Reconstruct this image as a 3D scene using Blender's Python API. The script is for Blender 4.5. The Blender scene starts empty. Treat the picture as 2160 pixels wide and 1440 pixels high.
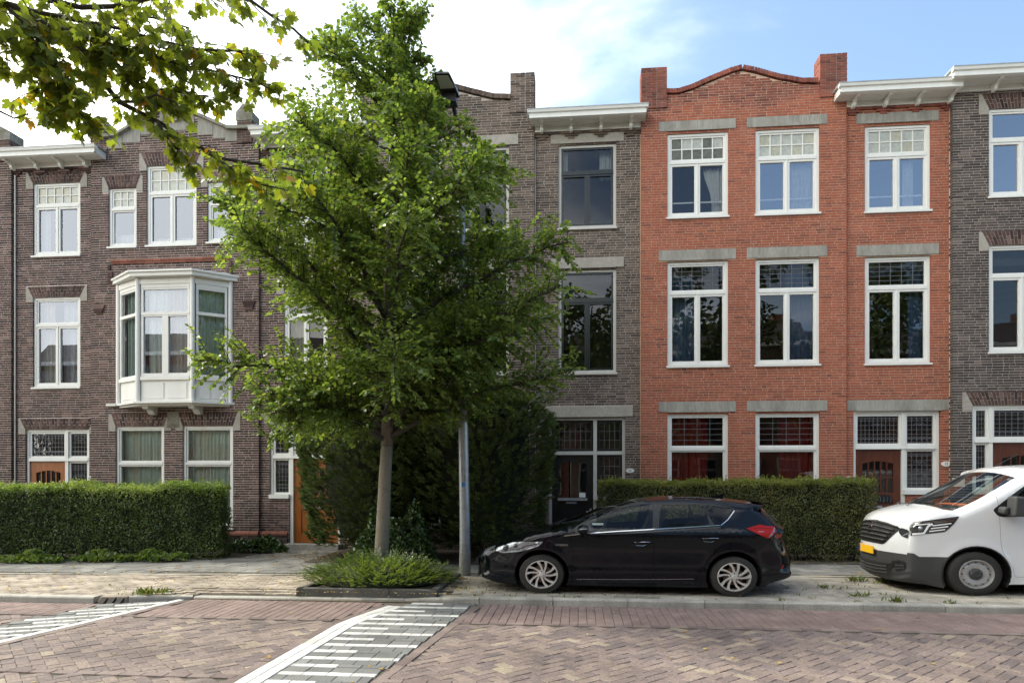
import bpy, bmesh, math, random
import numpy as np
from mathutils import Vector, Matrix, Euler, noise
from mathutils.geometry import delaunay_2d_cdt
R = math.radians
rnd = random.Random(7)
rng = np.random.default_rng(7)
scene = bpy.context.scene
COL = scene.collection

# ---------------------------------------------------------------- camera
YAW, FPX, HZN, CAMH = 5.5, 1440.0, 1005.0, 1.68
cth, sth = math.cos(R(YAW)), math.sin(R(YAW))
cd = bpy.data.cameras.new('camera')
cam = bpy.data.objects.new('camera', cd); COL.objects.link(cam)
cam.location = (0, 0, CAMH)
cam.rotation_euler = (R(90), 0, R(YAW))
cd.sensor_width = 36; cd.lens = 36*FPX/2160
cd.shift_y = (HZN-720)/2160
cd.clip_start = .1; cd.clip_end = 3000
scene.camera = cam

# ---------------------------------------------------------------- light
SUN_EL, SUN_AZ = 44, -76            # azimuth from +Y towards +X
world = bpy.data.worlds.new('World'); scene.world = world; world.use_nodes = True
nt = world.node_tree; nt.nodes.clear()
def WN(t, **k):
    n = nt.nodes.new(t)
    for a, b in k.items(): setattr(n, a, b)
    return n
out = WN('ShaderNodeOutputWorld'); bg = WN('ShaderNodeBackground')
sky = WN('ShaderNodeTexSky', sky_type='NISHITA'); sky.sun_disc = False
sky.sun_elevation = R(SUN_EL); sky.sun_rotation = R(SUN_AZ); sky.air_density = 1.0; sky.dust_density = 2.6; sky.ozone_density = 3.0
tc = WN('ShaderNodeTexCoord')
mp = WN('ShaderNodeMapping'); mp.inputs['Scale'].default_value = (1.0, 1.0, 2.6); mp.inputs['Location'].default_value = (3.3, 1.1, .4)
nz = WN('ShaderNodeTexNoise'); nz.inputs['Scale'].default_value = 1.7; nz.inputs['Detail'].default_value = 9; nz.inputs['Roughness'].default_value = .52; nz.inputs['Distortion'].default_value = .35
sep = WN('ShaderNodeSeparateXYZ')
# a bank of thin bright cloud lies to the left of the street (-X), broken sky elsewhere
mx1 = WN('ShaderNodeMath', operation='MULTIPLY_ADD'); mx1.inputs[1].default_value = -.34; mx1.inputs[2].default_value = .0
ad = WN('ShaderNodeMath', operation='ADD')
rmp = WN('ShaderNodeMapRange', interpolation_type='SMOOTHSTEP'); rmp.inputs['From Min'].default_value = .36; rmp.inputs['From Max'].default_value = .76
cloudc = WN('ShaderNodeRGB'); cloudc.outputs[0].default_value = (11.2, 11.1, 11.0, 1)
mix = WN('ShaderNodeMix', data_type='RGBA')
L = nt.links.new
L(tc.outputs['Generated'], mp.inputs[0]); L(mp.outputs[0], nz.inputs['Vector'])
L(tc.outputs['Generated'], sep.inputs[0]); L(sep.outputs['X'], mx1.inputs[0])
L(nz.outputs['Fac'], ad.inputs[0]); L(mx1.outputs[0], ad.inputs[1]); L(ad.outputs[0], rmp.inputs['Value'])
L(rmp.outputs[0], mix.inputs['Factor']); L(sky.outputs[0], mix.inputs['A']); L(cloudc.outputs[0], mix.inputs['B'])
L(mix.outputs['Result'], bg.inputs['Color']); L(bg.outputs[0], out.inputs[0])
bg.inputs['Strength'].default_value = .085

sl = bpy.data.lights.new('sun', 'SUN'); sl.energy = 1.05; sl.angle = R(11); sl.color = (1, .955, .88)
so = bpy.data.objects.new('sun', sl); COL.objects.link(so)
sd = Vector((math.sin(R(SUN_AZ))*math.cos(R(SUN_EL)), math.cos(R(SUN_AZ))*math.cos(R(SUN_EL)), math.sin(R(SUN_EL))))
so.rotation_euler = sd.to_track_quat('Z', 'Y').to_euler(); so.location = sd*40
scene.view_settings.view_transform = 'Standard'; scene.view_settings.look = 'None'
scene.view_settings.exposure = 2.12;
try:
    scene.view_settings.use_white_balance = True; scene.view_settings.white_balance_temperature = 6900; scene.view_settings.white_balance_tint = 4
except Exception: pass
scene.view_settings.exposure = 2.12; scene.view_settings.gamma = 1; scene.view_settings.use_curve_mapping = False
scene.render.engine = 'CYCLES'
scene.cycles.max_bounces = 8; scene.cycles.transparent_max_bounces = 24; scene.cycles.transmission_bounces = 6

# ---------------------------------------------------------------- measuring
def at(px, py, Y):
    """point of the plane Y seen at a pixel of the photograph: real place -> (X, Z)"""
    t = (px-1080)/FPX; d = Y/(cth+t*sth); u = t*d
    return u*cth-d*sth, CAMH+(HZN-py)*d/FPX
def PX(pts, Y, x0=0, z0=0):
    return [(at(x, y, Y)[0]-x0, at(x, y, Y)[1]-z0) for x, y in pts]
def P3(px, py, Y):
    x, z = at(px, py, Y); return Vector((x, Y, z))

# ---------------------------------------------------------------- materials
MATS = {}
def node_mat(name):
    m = bpy.data.materials.new(name); m.use_nodes = True
    t = m.node_tree; t.nodes.clear()
    o = t.nodes.new('ShaderNodeOutputMaterial'); b = t.nodes.new('ShaderNodeBsdfPrincipled')
    t.links.new(b.outputs[0], o.inputs[0])
    MATS[name] = m
    return m, t, b
def setc(b, **k):
    for a, v in k.items():
        n = {'rough': 'Roughness', 'metal': 'Metallic', 'spec': 'Specular IOR Level', 'coat': 'Coat Weight', 'coatr': 'Coat Roughness', 'trans': 'Transmission Weight', 'ior': 'IOR', 'alpha': 'Alpha'}[a]
        b.inputs[n].default_value = v
def mat(name, col, rough=.6, metal=0, spec=.5, nscale=0, namt=.15, bump=0, bscale=60, coat=0, streak=False, dirt=None, dscale=1.5, dthr=(.5, .75)):
    m, t, b = node_mat(name)
    N, Lk = t.nodes, t.links.new
    setc(b, rough=rough, metal=metal, spec=spec, coat=coat)
    b.inputs['Base Color'].default_value = (*col, 1)
    last = None
    if nscale:
        tcn = N.new('ShaderNodeNewGeometry')
        mpn = N.new('ShaderNodeMapping'); Lk(tcn.outputs['Position'], mpn.inputs[0])
        if streak: mpn.inputs['Scale'].default_value = (1, 1, .18)
        n = N.new('ShaderNodeTexNoise'); n.inputs['Scale'].default_value = nscale; n.inputs['Detail'].default_value = 6; n.inputs['Roughness'].default_value = .65
        Lk(mpn.outputs[0], n.inputs['Vector'])
        mr = N.new('ShaderNodeMapRange'); mr.inputs['From Min'].default_value = .3; mr.inputs['From Max'].default_value = .7
        mr.inputs['To Min'].default_value = 1-namt; mr.inputs['To Max'].default_value = 1+namt
        Lk(n.outputs['Fac'], mr.inputs['Value'])
        vm = N.new('ShaderNodeVectorMath'); vm.operation = 'SCALE'; vm.inputs[0].default_value = col
        Lk(mr.outputs[0], vm.inputs['Scale']); last = vm.outputs[0]
        if dirt:
            n2 = N.new('ShaderNodeTexNoise'); n2.inputs['Scale'].default_value = dscale; n2.inputs['Detail'].default_value = 7; n2.inputs['Roughness'].default_value = .7
            Lk(mpn.outputs[0], n2.inputs['Vector'])
            m2 = N.new('ShaderNodeMapRange'); m2.inputs['From Min'].default_value = dthr[0]; m2.inputs['From Max'].default_value = dthr[1]
            Lk(n2.outputs['Fac'], m2.inputs['Value'])
            mm = N.new('ShaderNodeMix'); mm.data_type = 'RGBA'; mm.inputs['B'].default_value = (*dirt, 1)
            Lk(m2.outputs[0], mm.inputs['Factor']); Lk(last, mm.inputs['A']); last = mm.outputs['Result']
        Lk(last, b.inputs['Base Color'])
    if bump:
        n = N.new('ShaderNodeTexNoise'); n.inputs['Scale'].default_value = bscale; n.inputs['Detail'].default_value = 4
        tcn = N.new('ShaderNodeNewGeometry'); Lk(tcn.outputs['Position'], n.inputs['Vector'])
        bp = N.new('ShaderNodeBump'); bp.inputs['Strength'].default_value = bump; bp.inputs['Distance'].default_value = .01
        Lk(n.outputs['Fac'], bp.inputs['Height']); Lk(bp.outputs[0], b.inputs['Normal'])
    return m
def tone_mat(name, cols, rough=.85, spec=.3, grime=.25, gscale=1.2, fine=.18, fscale=55, bump=.3, bscale=90, eff=None, effthr=(.62, .8)):
    """pieces that vary one by one: a tone per piece (attribute on joined pieces, object random on single ones)"""
    m, t, b = node_mat(name); N, Lk = t.nodes, t.links.new
    setc(b, rough=rough, spec=spec)
    a = N.new('ShaderNodeAttribute'); a.attribute_name = 'tone'
    oi = N.new('ShaderNodeObjectInfo')
    add = N.new('ShaderNodeMath'); add.operation = 'ADD'; Lk(a.outputs['Fac'], add.inputs[0]); Lk(oi.outputs['Random'], add.inputs[1])
    fr = N.new('ShaderNodeMath'); fr.operation = 'FRACT'; Lk(add.outputs[0], fr.inputs[0])
    cr = N.new('ShaderNodeValToRGB'); cr.color_ramp.interpolation = 'LINEAR'
    e = cr.color_ramp.elements
    while len(e) < len(cols): e.new(.5)
    for i, (p, c) in enumerate(cols): e[i].position = p; e[i].color = (*c, 1)
    Lk(fr.outputs[0], cr.inputs[0])
    g = N.new('ShaderNodeNewGeometry')
    n1 = N.new('ShaderNodeTexNoise'); n1.inputs['Scale'].default_value = gscale; n1.inputs['Detail'].default_value = 6; Lk(g.outputs['Position'], n1.inputs['Vector'])
    n2 = N.new('ShaderNodeTexNoise'); n2.inputs['Scale'].default_value = fscale; n2.inputs['Detail'].default_value = 3; Lk(g.outputs['Position'], n2.inputs['Vector'])
    def mr(src, amt):
        x = N.new('ShaderNodeMapRange'); x.inputs['From Min'].default_value = .3; x.inputs['From Max'].default_value = .7
        x.inputs['To Min'].default_value = 1-amt; x.inputs['To Max'].default_value = 1+amt; Lk(src, x.inputs['Value']); return x.outputs[0]
    mps = N.new('ShaderNodeMapping'); mps.inputs['Scale'].default_value = (2.2, 2.2, .22); Lk(g.outputs['Position'], mps.inputs[0])
    n4 = N.new('ShaderNodeTexNoise'); n4.inputs['Scale'].default_value = 1.6; n4.inputs['Detail'].default_value = 7; n4.inputs['Roughness'].default_value = .68; Lk(mps.outputs[0], n4.inputs['Vector'])
    mu0 = N.new('ShaderNodeMath'); mu0.operation = 'MULTIPLY'; Lk(mr(n1.outputs['Fac'], grime), mu0.inputs[0]); Lk(mr(n4.outputs['Fac'], grime*.8), mu0.inputs[1])
    mu = N.new('ShaderNodeMath'); mu.operation = 'MULTIPLY'; Lk(mu0.outputs[0], mu.inputs[0]); Lk(mr(n2.outputs['Fac'], fine), mu.inputs[1])
    vm = N.new('ShaderNodeVectorMath'); vm.operation = 'SCALE'; Lk(cr.outputs['Color'], vm.inputs[0]); Lk(mu.outputs[0], vm.inputs['Scale'])
    last = vm.outputs[0]
    if eff:
        n3 = N.new('ShaderNodeTexNoise'); n3.inputs['Scale'].default_value = .55; n3.inputs['Detail'].default_value = 8; n3.inputs['Roughness'].default_value = .7; Lk(g.outputs['Position'], n3.inputs['Vector'])
        m3 = N.new('ShaderNodeMapRange'); m3.inputs['From Min'].default_value = effthr[0]; m3.inputs['From Max'].default_value = effthr[1]; m3.inputs['To Max'].default_value = .6; Lk(n3.outputs['Fac'], m3.inputs['Value'])
        mm = N.new('ShaderNodeMix'); mm.data_type = 'RGBA'; mm.inputs['B'].default_value = (*eff, 1); Lk(m3.outputs[0], mm.inputs['Factor']); Lk(last, mm.inputs['A']); last = mm.outputs['Result']
    Lk(last, b.inputs['Base Color'])
    if bump:
        bp = N.new('ShaderNodeBump'); bp.inputs['Strength'].default_value = bump; bp.inputs['Distance'].default_value = .006
        nb = N.new('ShaderNodeTexNoise'); nb.inputs['Scale'].default_value = bscale; nb.inputs['Detail'].default_value = 4; Lk(g.outputs['Position'], nb.inputs['Vector'])
        Lk(nb.outputs['Fac'], bp.inputs['Height']); Lk(bp.outputs[0], b.inputs['Normal'])
    return m
def glass_mat(name, tint=(.8, .85, .84), refl=.12, rough=.0, wav=.0, scale=3.0, mul=1.4, gcol=(.95, .94, .98)):
    m = bpy.data.materials.new(name); m.use_nodes = True; t = m.node_tree; t.nodes.clear(); N, Lk = t.nodes, t.links.new
    o = N.new('ShaderNodeOutputMaterial'); mxs = N.new('ShaderNodeMixShader'); tr = N.new('ShaderNodeBsdfTransparent'); gl = N.new('ShaderNodeBsdfGlossy')
    tr.inputs[0].default_value = (*tint, 1); gl.inputs['Roughness'].default_value = rough; gl.inputs[0].default_value = (*gcol, 1)
    f = N.new('ShaderNodeFresnel'); f.inputs[0].default_value = 1.5
    ma = N.new('ShaderNodeMath'); ma.operation = 'MULTIPLY_ADD'; ma.inputs[1].default_value = mul; ma.inputs[2].default_value = refl; ma.use_clamp = True
    Lk(f.outputs[0], ma.inputs[0]); Lk(ma.outputs[0], mxs.inputs[0]); Lk(tr.outputs[0], mxs.inputs[1]); Lk(gl.outputs[0], mxs.inputs[2]); Lk(mxs.outputs[0], o.inputs[0])
    if wav:
        g = N.new('ShaderNodeNewGeometry'); n = N.new('ShaderNodeTexNoise'); n.inputs['Scale'].default_value = scale; n.inputs['Detail'].default_value = 1
        Lk(g.outputs['Position'], n.inputs['Vector'])
        bp = N.new('ShaderNodeBump'); bp.inputs['Strength'].default_value = wav; bp.inputs['Distance'].default_value = .02
        Lk(n.outputs['Fac'], bp.inputs['Height']); Lk(bp.outputs[0], gl.inputs['Normal'])
    MATS[name] = m; return m
def leaf_mat(name, cols, trans=.45, rough=.42, spec=.45, tcol=1.6, shift=1.0):
    m = bpy.data.materials.new(name); m.use_nodes = True; t = m.node_tree; t.nodes.clear(); N, Lk = t.nodes, t.links.new
    o = N.new('ShaderNodeOutputMaterial'); b = N.new('ShaderNodeBsdfPrincipled'); tl = N.new('ShaderNodeBsdfTranslucent'); mxs = N.new('ShaderNodeMixShader')
    a = N.new('ShaderNodeAttribute'); a.attribute_name = 'tone'
    oi = N.new('ShaderNodeObjectInfo'); add = N.new('ShaderNodeMath'); add.operation = 'MULTIPLY_ADD'; add.inputs[1].default_value = shift; Lk(oi.outputs['Random'], add.inputs[0]); Lk(a.outputs['Fac'], add.inputs[2])
    fr = N.new('ShaderNodeMath'); fr.operation = 'FRACT'; Lk(add.outputs[0], fr.inputs[0])
    cr = N.new('ShaderNodeValToRGB'); e = cr.color_ramp.elements
    while len(e) < len(cols): e.new(.5)
    for i, (p, c) in enumerate(cols): e[i].position = p; e[i].color = (*c, 1)
    Lk(fr.outputs[0], cr.inputs[0]); Lk(cr.outputs['Color'], b.inputs['Base Color'])
    setc(b, rough=rough, spec=spec)
    vm = N.new('ShaderNodeVectorMath'); vm.operation = 'MULTIPLY'; vm.inputs[1].default_value = (tcol*1.05, tcol, tcol*.45); Lk(cr.outputs['Color'], vm.inputs[0]); Lk(vm.outputs[0], tl.inputs[0])
    mxs.inputs[0].default_value = trans; Lk(b.outputs[0], mxs.inputs[1]); Lk(tl.outputs[0], mxs.inputs[2]); Lk(mxs.outputs[0], o.inputs[0])
    MATS[name] = m; return m

# bricks
tone_mat('brick_red', [(0, (.19, .062, .044)), (.10, (.27, .088, .058)), (.5, (.32, .093, .054)), (.85, (.355, .109, .063)), (1, (.31, .115, .075))], grime=.10, eff=None)
tone_mat('brick_red_weathered', [(0, (.13, .045, .035)), (.3, (.22, .07, .05)), (.7, (.27, .085, .06)), (1, (.2, .08, .06))], grime=.3)
tone_mat('brick_purple', [(0, (.042, .026, .024)), (.3, (.072, .042, .037)), (.65, (.098, .056, .048)), (.9, (.13, .075, .064)), (1, (.18, .12, .105))], grime=.2, eff=(.3, .24, .22), effthr=(.66, .9))
tone_mat('brick_brown', [(0, (.062, .045, .038)), (.3, (.095, .068, .056)), (.7, (.13, .094, .076)), (1, (.175, .13, .105))], grime=.2, eff=(.27, .24, .2), effthr=(.66, .9))
tone_mat('brick_dark', [(0, (.045, .036, .034)), (.4, (.07, .055, .05)), (.8, (.095, .073, .066)), (1, (.15, .115, .10))], grime=.18)
tone_mat('terracotta', [(0, (.20, .08, .055)), (1, (.28, .115, .08))], grime=.3)
mat('mortar_red', (.54, .38, .28), .95, nscale=9, namt=.25, spec=.2)
mat('mortar_light', (.62, .55, .50), .95, nscale=7, namt=.25, spec=.2)
mat('mortar_mid', (.46, .415, .37), .95, nscale=7, namt=.25, spec=.2)
mat('mortar_dark', (.34, .29, .25), .95, nscale=7, namt=.25, spec=.2)
mat('stone', (.33, .315, .28), .9, nscale=30, namt=.2, bump=.25, spec=.3, dirt=(.19, .18, .155), dscale=4, dthr=(.42, .72), streak=True)
mat('stone_warm', (.36, .33, .29), .9, nscale=25, namt=.18, bump=.25, spec=.3, dirt=(.24, .22, .2), dscale=4, dthr=(.5, .8))
mat('stone_mossy', (.25, .235, .205), .95, nscale=14, namt=.35, bump=.5, spec=.2, dirt=(.13, .125, .08), dscale=4, dthr=(.45, .7))
mat('white_paint', (.74, .735, .70), .42, nscale=5, namt=.05, spec=.45, dirt=(.45, .43, .38), dscale=3, dthr=(.62, .9), streak=True)
mat('grey_paint', (.52, .50, .46), .5, nscale=5, namt=.08, spec=.4, dirt=(.4, .37, .32), dscale=3, dthr=(.55, .9), streak=True)
mat('black_paint', (.009, .013, .014), .25, nscale=6, namt=.2, spec=.5)
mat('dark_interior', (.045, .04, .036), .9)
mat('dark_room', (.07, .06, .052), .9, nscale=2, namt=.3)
mat('zinc', (.34, .35, .36), .45, metal=.3, nscale=8, namt=.2)
mat('lead', (.17, .175, .19), .5, metal=.2)
mat('roof_felt', (.06, .06, .062), .95, nscale=4, namt=.3)
mat('varnished_orange', (.30, .095, .022), .3, nscale=14, namt=.25, streak=True, spec=.5)
mat('varnished_brown', (.10, .028, .014), .3, nscale=14, namt=.3, streak=True, spec=.5)
mat('enamel', (.80, .79, .76), .2, nscale=20, namt=.04)
mat('ink', (.05, .05, .06), .5)
mat('ink_blue', (.05, .06, .2), .5)
mat('paper', (.8, .8, .78), .8)
for n, c in dict(curtain_white=(.5, .5, .48), curtain_green=(.6, .67, .58), curtain_teal=(.28, .36, .34), curtain_blue=(.045, .085, .17), curtain_red=(.22, .022, .018), curtain_cream=(.5, .47, .38), curtain_olive=(.2, .2, .08)).items():
    mat(n, c, .95, nscale=12, namt=.1, spec=.1)
glass_mat('pane_clear', tint=(.93, .96, .95), refl=.02, wav=.06, scale=1.3)
glass_mat('pane_sky', tint=(.92, .94, .96), refl=.27, wav=.03, scale=1.1)
glass_mat('pane_cloud', tint=(.93, .95, .97), gcol=(.78, .84, 1), refl=.11, wav=.03, scale=1.1)
glass_mat('pane_old', refl=.0, wav=.04, scale=2)
glass_mat('pane_lead', tint=(.6, .66, .6), refl=.03, wav=.15, scale=9)
glass_mat('pane_car', tint=(.84, .9, .87), refl=.0, mul=.65)
glass_mat('pane_windscreen', tint=(.78, .86, .82), refl=.0, mul=.4)
mat('figured_glass', (.42, .43, .38), .12, nscale=14, namt=.2, bump=.6, bscale=40, spec=.6)
mat('figured_glass_yellow', (.42, .405, .31), .12, nscale=14, namt=.2, bump=.6, bscale=40, spec=.6)
mat('figured_glass_dark', (.10, .10, .07), .1, nscale=14, namt=.4, bump=.8, bscale=40, spec=.7)

# ---------------------------------------------------------------- mesh builder
class MB:
    def __init__(s): s.v = []; s.f = []; s.t = []; s.mi = []; s.pb = []
    def quad(s, a, b, c, d, t=0, mi=0):
        n = len(s.v); s.v += [tuple(a), tuple(b), tuple(c), tuple(d)]; s.f.append((n, n+1, n+2, n+3)); s.t.append(t); s.mi.append(mi)
    def box(s, x0, x1, y0, y1, z0, z1, t=0, mi=0, back=True):
        n = len(s.v); s.pb.append(n)
        s.v += [(x0, y0, z0), (x1, y0, z0), (x1, y1, z0), (x0, y1, z0), (x0, y0, z1), (x1, y0, z1), (x1, y1, z1), (x0, y1, z1)]
        fs = [(0, 1, 5, 4), (1, 2, 6, 5), (3, 0, 4, 7), (4, 5, 6, 7), (0, 3, 2, 1)]
        if back: fs.append((2, 3, 7, 6))
        for f in fs: s.f.append(tuple(n+i for i in f)); s.t.append(t); s.mi.append(mi)
    def hexa(s, P, t=0, mi=0):
        n = len(s.v); s.pb.append(n); s.v += [tuple(p) for p in P]
        for f in [(0, 1, 5, 4), (1, 2, 6, 5), (3, 0, 4, 7), (4, 5, 6, 7), (0, 3, 2, 1), (2, 3, 7, 6)]:
            s.f.append(tuple(n+i for i in f)); s.t.append(t); s.mi.append(mi)
    def prism(s, poly, y0, y1, t=0, mi=0, axis='y'):
        """poly of (a,b) extruded; axis y -> (a,y,b); axis z -> (a,b,z); axis x -> (x,a,b)"""
        n = len(s.v); k = len(poly); s.pb.append(n)
        def P(a, b, c): return (a, c, b) if axis == 'y' else ((a, b, c) if axis == 'z' else (c, a, b))
        s.v += [P(a, b, y0) for a, b in poly]+[P(a, b, y1) for a, b in poly]
        s.f.append(tuple(range(n, n+k))); s.f.append(tuple(range(n+2*k-1, n+k-1, -1)))
        for i in range(k):
            j = (i+1) % k; s.f.append((n+i, n+k+i, n+k+j, n+j))
        s.t += [t]*(k+2); s.mi += [mi]*(k+2)
    def tube(s, pts, rad, seg=8, t=0, cap=True, mi=0):
        pts = [Vector(p) for p in pts]; n0 = len(s.v); m = len(pts)
        rad = rad if hasattr(rad, '__len__') else [rad]*m
        prev = None
        for i, p in enumerate(pts):
            d = (pts[min(i+1, m-1)]-pts[max(i-1, 0)]).normalized()
            if prev is None:
                u = d.orthogonal().normalized()
            else:
                u = prev-d*prev.dot(d); u = u.normalized() if u.length > 1e-6 else d.orthogonal().normalized()
            prev = u; w = d.cross(u)
            for k in range(seg):
                a = 2*math.pi*k/seg; s.v.append(tuple(p+(u*math.cos(a)+w*math.sin(a))*rad[i]))
        for i in range(m-1):
            for k in range(seg):
                a = n0+i*seg+k; b = n0+i*seg+(k+1) % seg
                s.f.append((a, b, b+seg, a+seg)); s.t.append(t); s.mi.append(mi)
        if cap:
            s.f.append(tuple(n0+k for k in range(seg-1, -1, -1))); s.f.append(tuple(n0+(m-1)*seg+k for k in range(seg))); s.t += [t, t]; s.mi += [mi, mi]
    def lathe(s, prof, seg=32, axis='y', c=(0, 0, 0), t=0, mi=0):
        """prof: (r, h) along the axis"""
        n0 = len(s.v); m = len(prof)
        for k in range(seg):
            a = 2*math.pi*k/seg; ca, sa = math.cos(a), math.sin(a)
            for r, h in prof:
                s.v.append((c[0]+r*ca, c[1]+h, c[2]+r*sa) if axis == 'y' else (c[0]+r*ca, c[1]+r*sa, c[2]+h))
        for k in range(seg):
            for i in range(m-1):
                a = n0+k*m+i; b = n0+((k+1) % seg)*m+i
                s.f.append((a, a+1, b+1, b)); s.t.append(t); s.mi.append(mi)
    def build_each(s, name, m, parent=None):
        """every separate piece as an object of its own"""
        i = 0
        for mn, nx in zip(s.pb, s.pb[1:]+[len(s.v)]):
            j = i; mx = nx-1
            while j < len(s.f) and min(s.f[j]) < nx: j += 1
            c = Vector(s.v[mn]); me = bpy.data.meshes.new(name); me.from_pydata([tuple(Vector(v)-c) for v in s.v[mn:mx+1]], [], [tuple(q-mn for q in f) for f in s.f[i:j]]); me.materials.append(MATS[m])
            o = bpy.data.objects.new(name, me); COL.objects.link(o); o.parent = parent; o.location = c
            i = j
    def build(s, name, m, parent=None, smooth=False, tone=False, loc=None, recalc=False):
        me = bpy.data.meshes.new(name); me.from_pydata(s.v, [], s.f); me.update()
        for q in (m if isinstance(m, (list, tuple)) else [m]): me.materials.append(MATS[q] if isinstance(q, str) else q)
        if any(s.mi): me.polygons.foreach_set('material_index', s.mi)
        if tone:
            at_ = me.attributes.new('tone', 'FLOAT', 'FACE'); at_.data.foreach_set('value', s.t)
        if recalc:
            bm = bmesh.new(); bm.from_mesh(me); bmesh.ops.remove_doubles(bm, verts=bm.verts, dist=1e-4); bmesh.ops.recalc_face_normals(bm, faces=bm.faces); bm.to_mesh(me); bm.free()
        if smooth: me.polygons.foreach_set('use_smooth', [True]*len(me.polygons))
        o = bpy.data.objects.new(name, me); COL.objects.link(o); o.parent = parent
        if loc: o.location = loc
        return o
def smooth_angle(o, ang=35):
    me = o.data
    me.polygons.foreach_set('use_smooth', [True]*len(me.polygons))
    try: me.set_sharp_from_angle(angle=R(ang))
    except Exception: pass
def tag(o, label=None, cat=None, group=None, kind=None):
    if label: o['label'] = label
    if cat: o['category'] = cat
    if group: o['group'] = group
    if kind: o['kind'] = kind
    return o
def thing(name, label, cat, loc=(0, 0, 0), rz=0, group=None):
    o = bpy.data.objects.new(name, None); COL.objects.link(o); o.location = loc; o.rotation_euler.z = rz
    o.empty_display_size = .2
    return tag(o, label, cat, group)
def inst(name, mesh, parent, loc, rot=None, scale=None):
    o = bpy.data.objects.new(name, mesh); COL.objects.link(o); o.parent = parent; o.location = loc
    if rot: o.rotation_euler = rot
    if scale: o.scale = scale
    return o
def text_obj(txt, size, m, parent, loc, rot=(R(90), 0, 0), name='lettering', ext=.001, shear=0, sx=1):
    cu = bpy.data.curves.new(name, 'FONT'); cu.body = txt; cu.size = size; cu.align_x = 'CENTER'; cu.align_y = 'CENTER'; cu.extrude = ext; cu.shear = shear; cu.resolution_u = 2
    tmp = bpy.data.objects.new('tmp', cu); COL.objects.link(tmp)
    dg = bpy.context.evaluated_depsgraph_get(); me = bpy.data.meshes.new_from_object(tmp.evaluated_get(dg))
    bpy.data.objects.remove(tmp); bpy.data.curves.remove(cu)
    me.materials.clear(); me.materials.append(MATS[m]); me.name = name
    o = bpy.data.objects.new(name, me); COL.objects.link(o); o.parent = parent; o.location = loc; o.rotation_euler = rot; o.scale = (sx, 1, 1)
    return o
# ================================================================ HOUSES
YF = 14.64; CH = .0535; JT = .0108; JV = .0075; GZ = .10
def xb(px, Y=YF): return at(px, 800, Y)[0]
def zz(px, py, Y=YF): return at(px, py, Y)[1]
SINGLE = {}
def unit_brick(m, L, D=.06):
    k = (m, L)
    if k not in SINGLE:
        b = MB(); b.box(0, L, 0, D, 0, CH-JT, back=False)
        me = bpy.data.meshes.new('brick'); me.from_pydata(b.v, [], b.f); me.materials.append(MATS[m]); SINGLE[k] = me
    return SINGLE[k]

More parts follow.
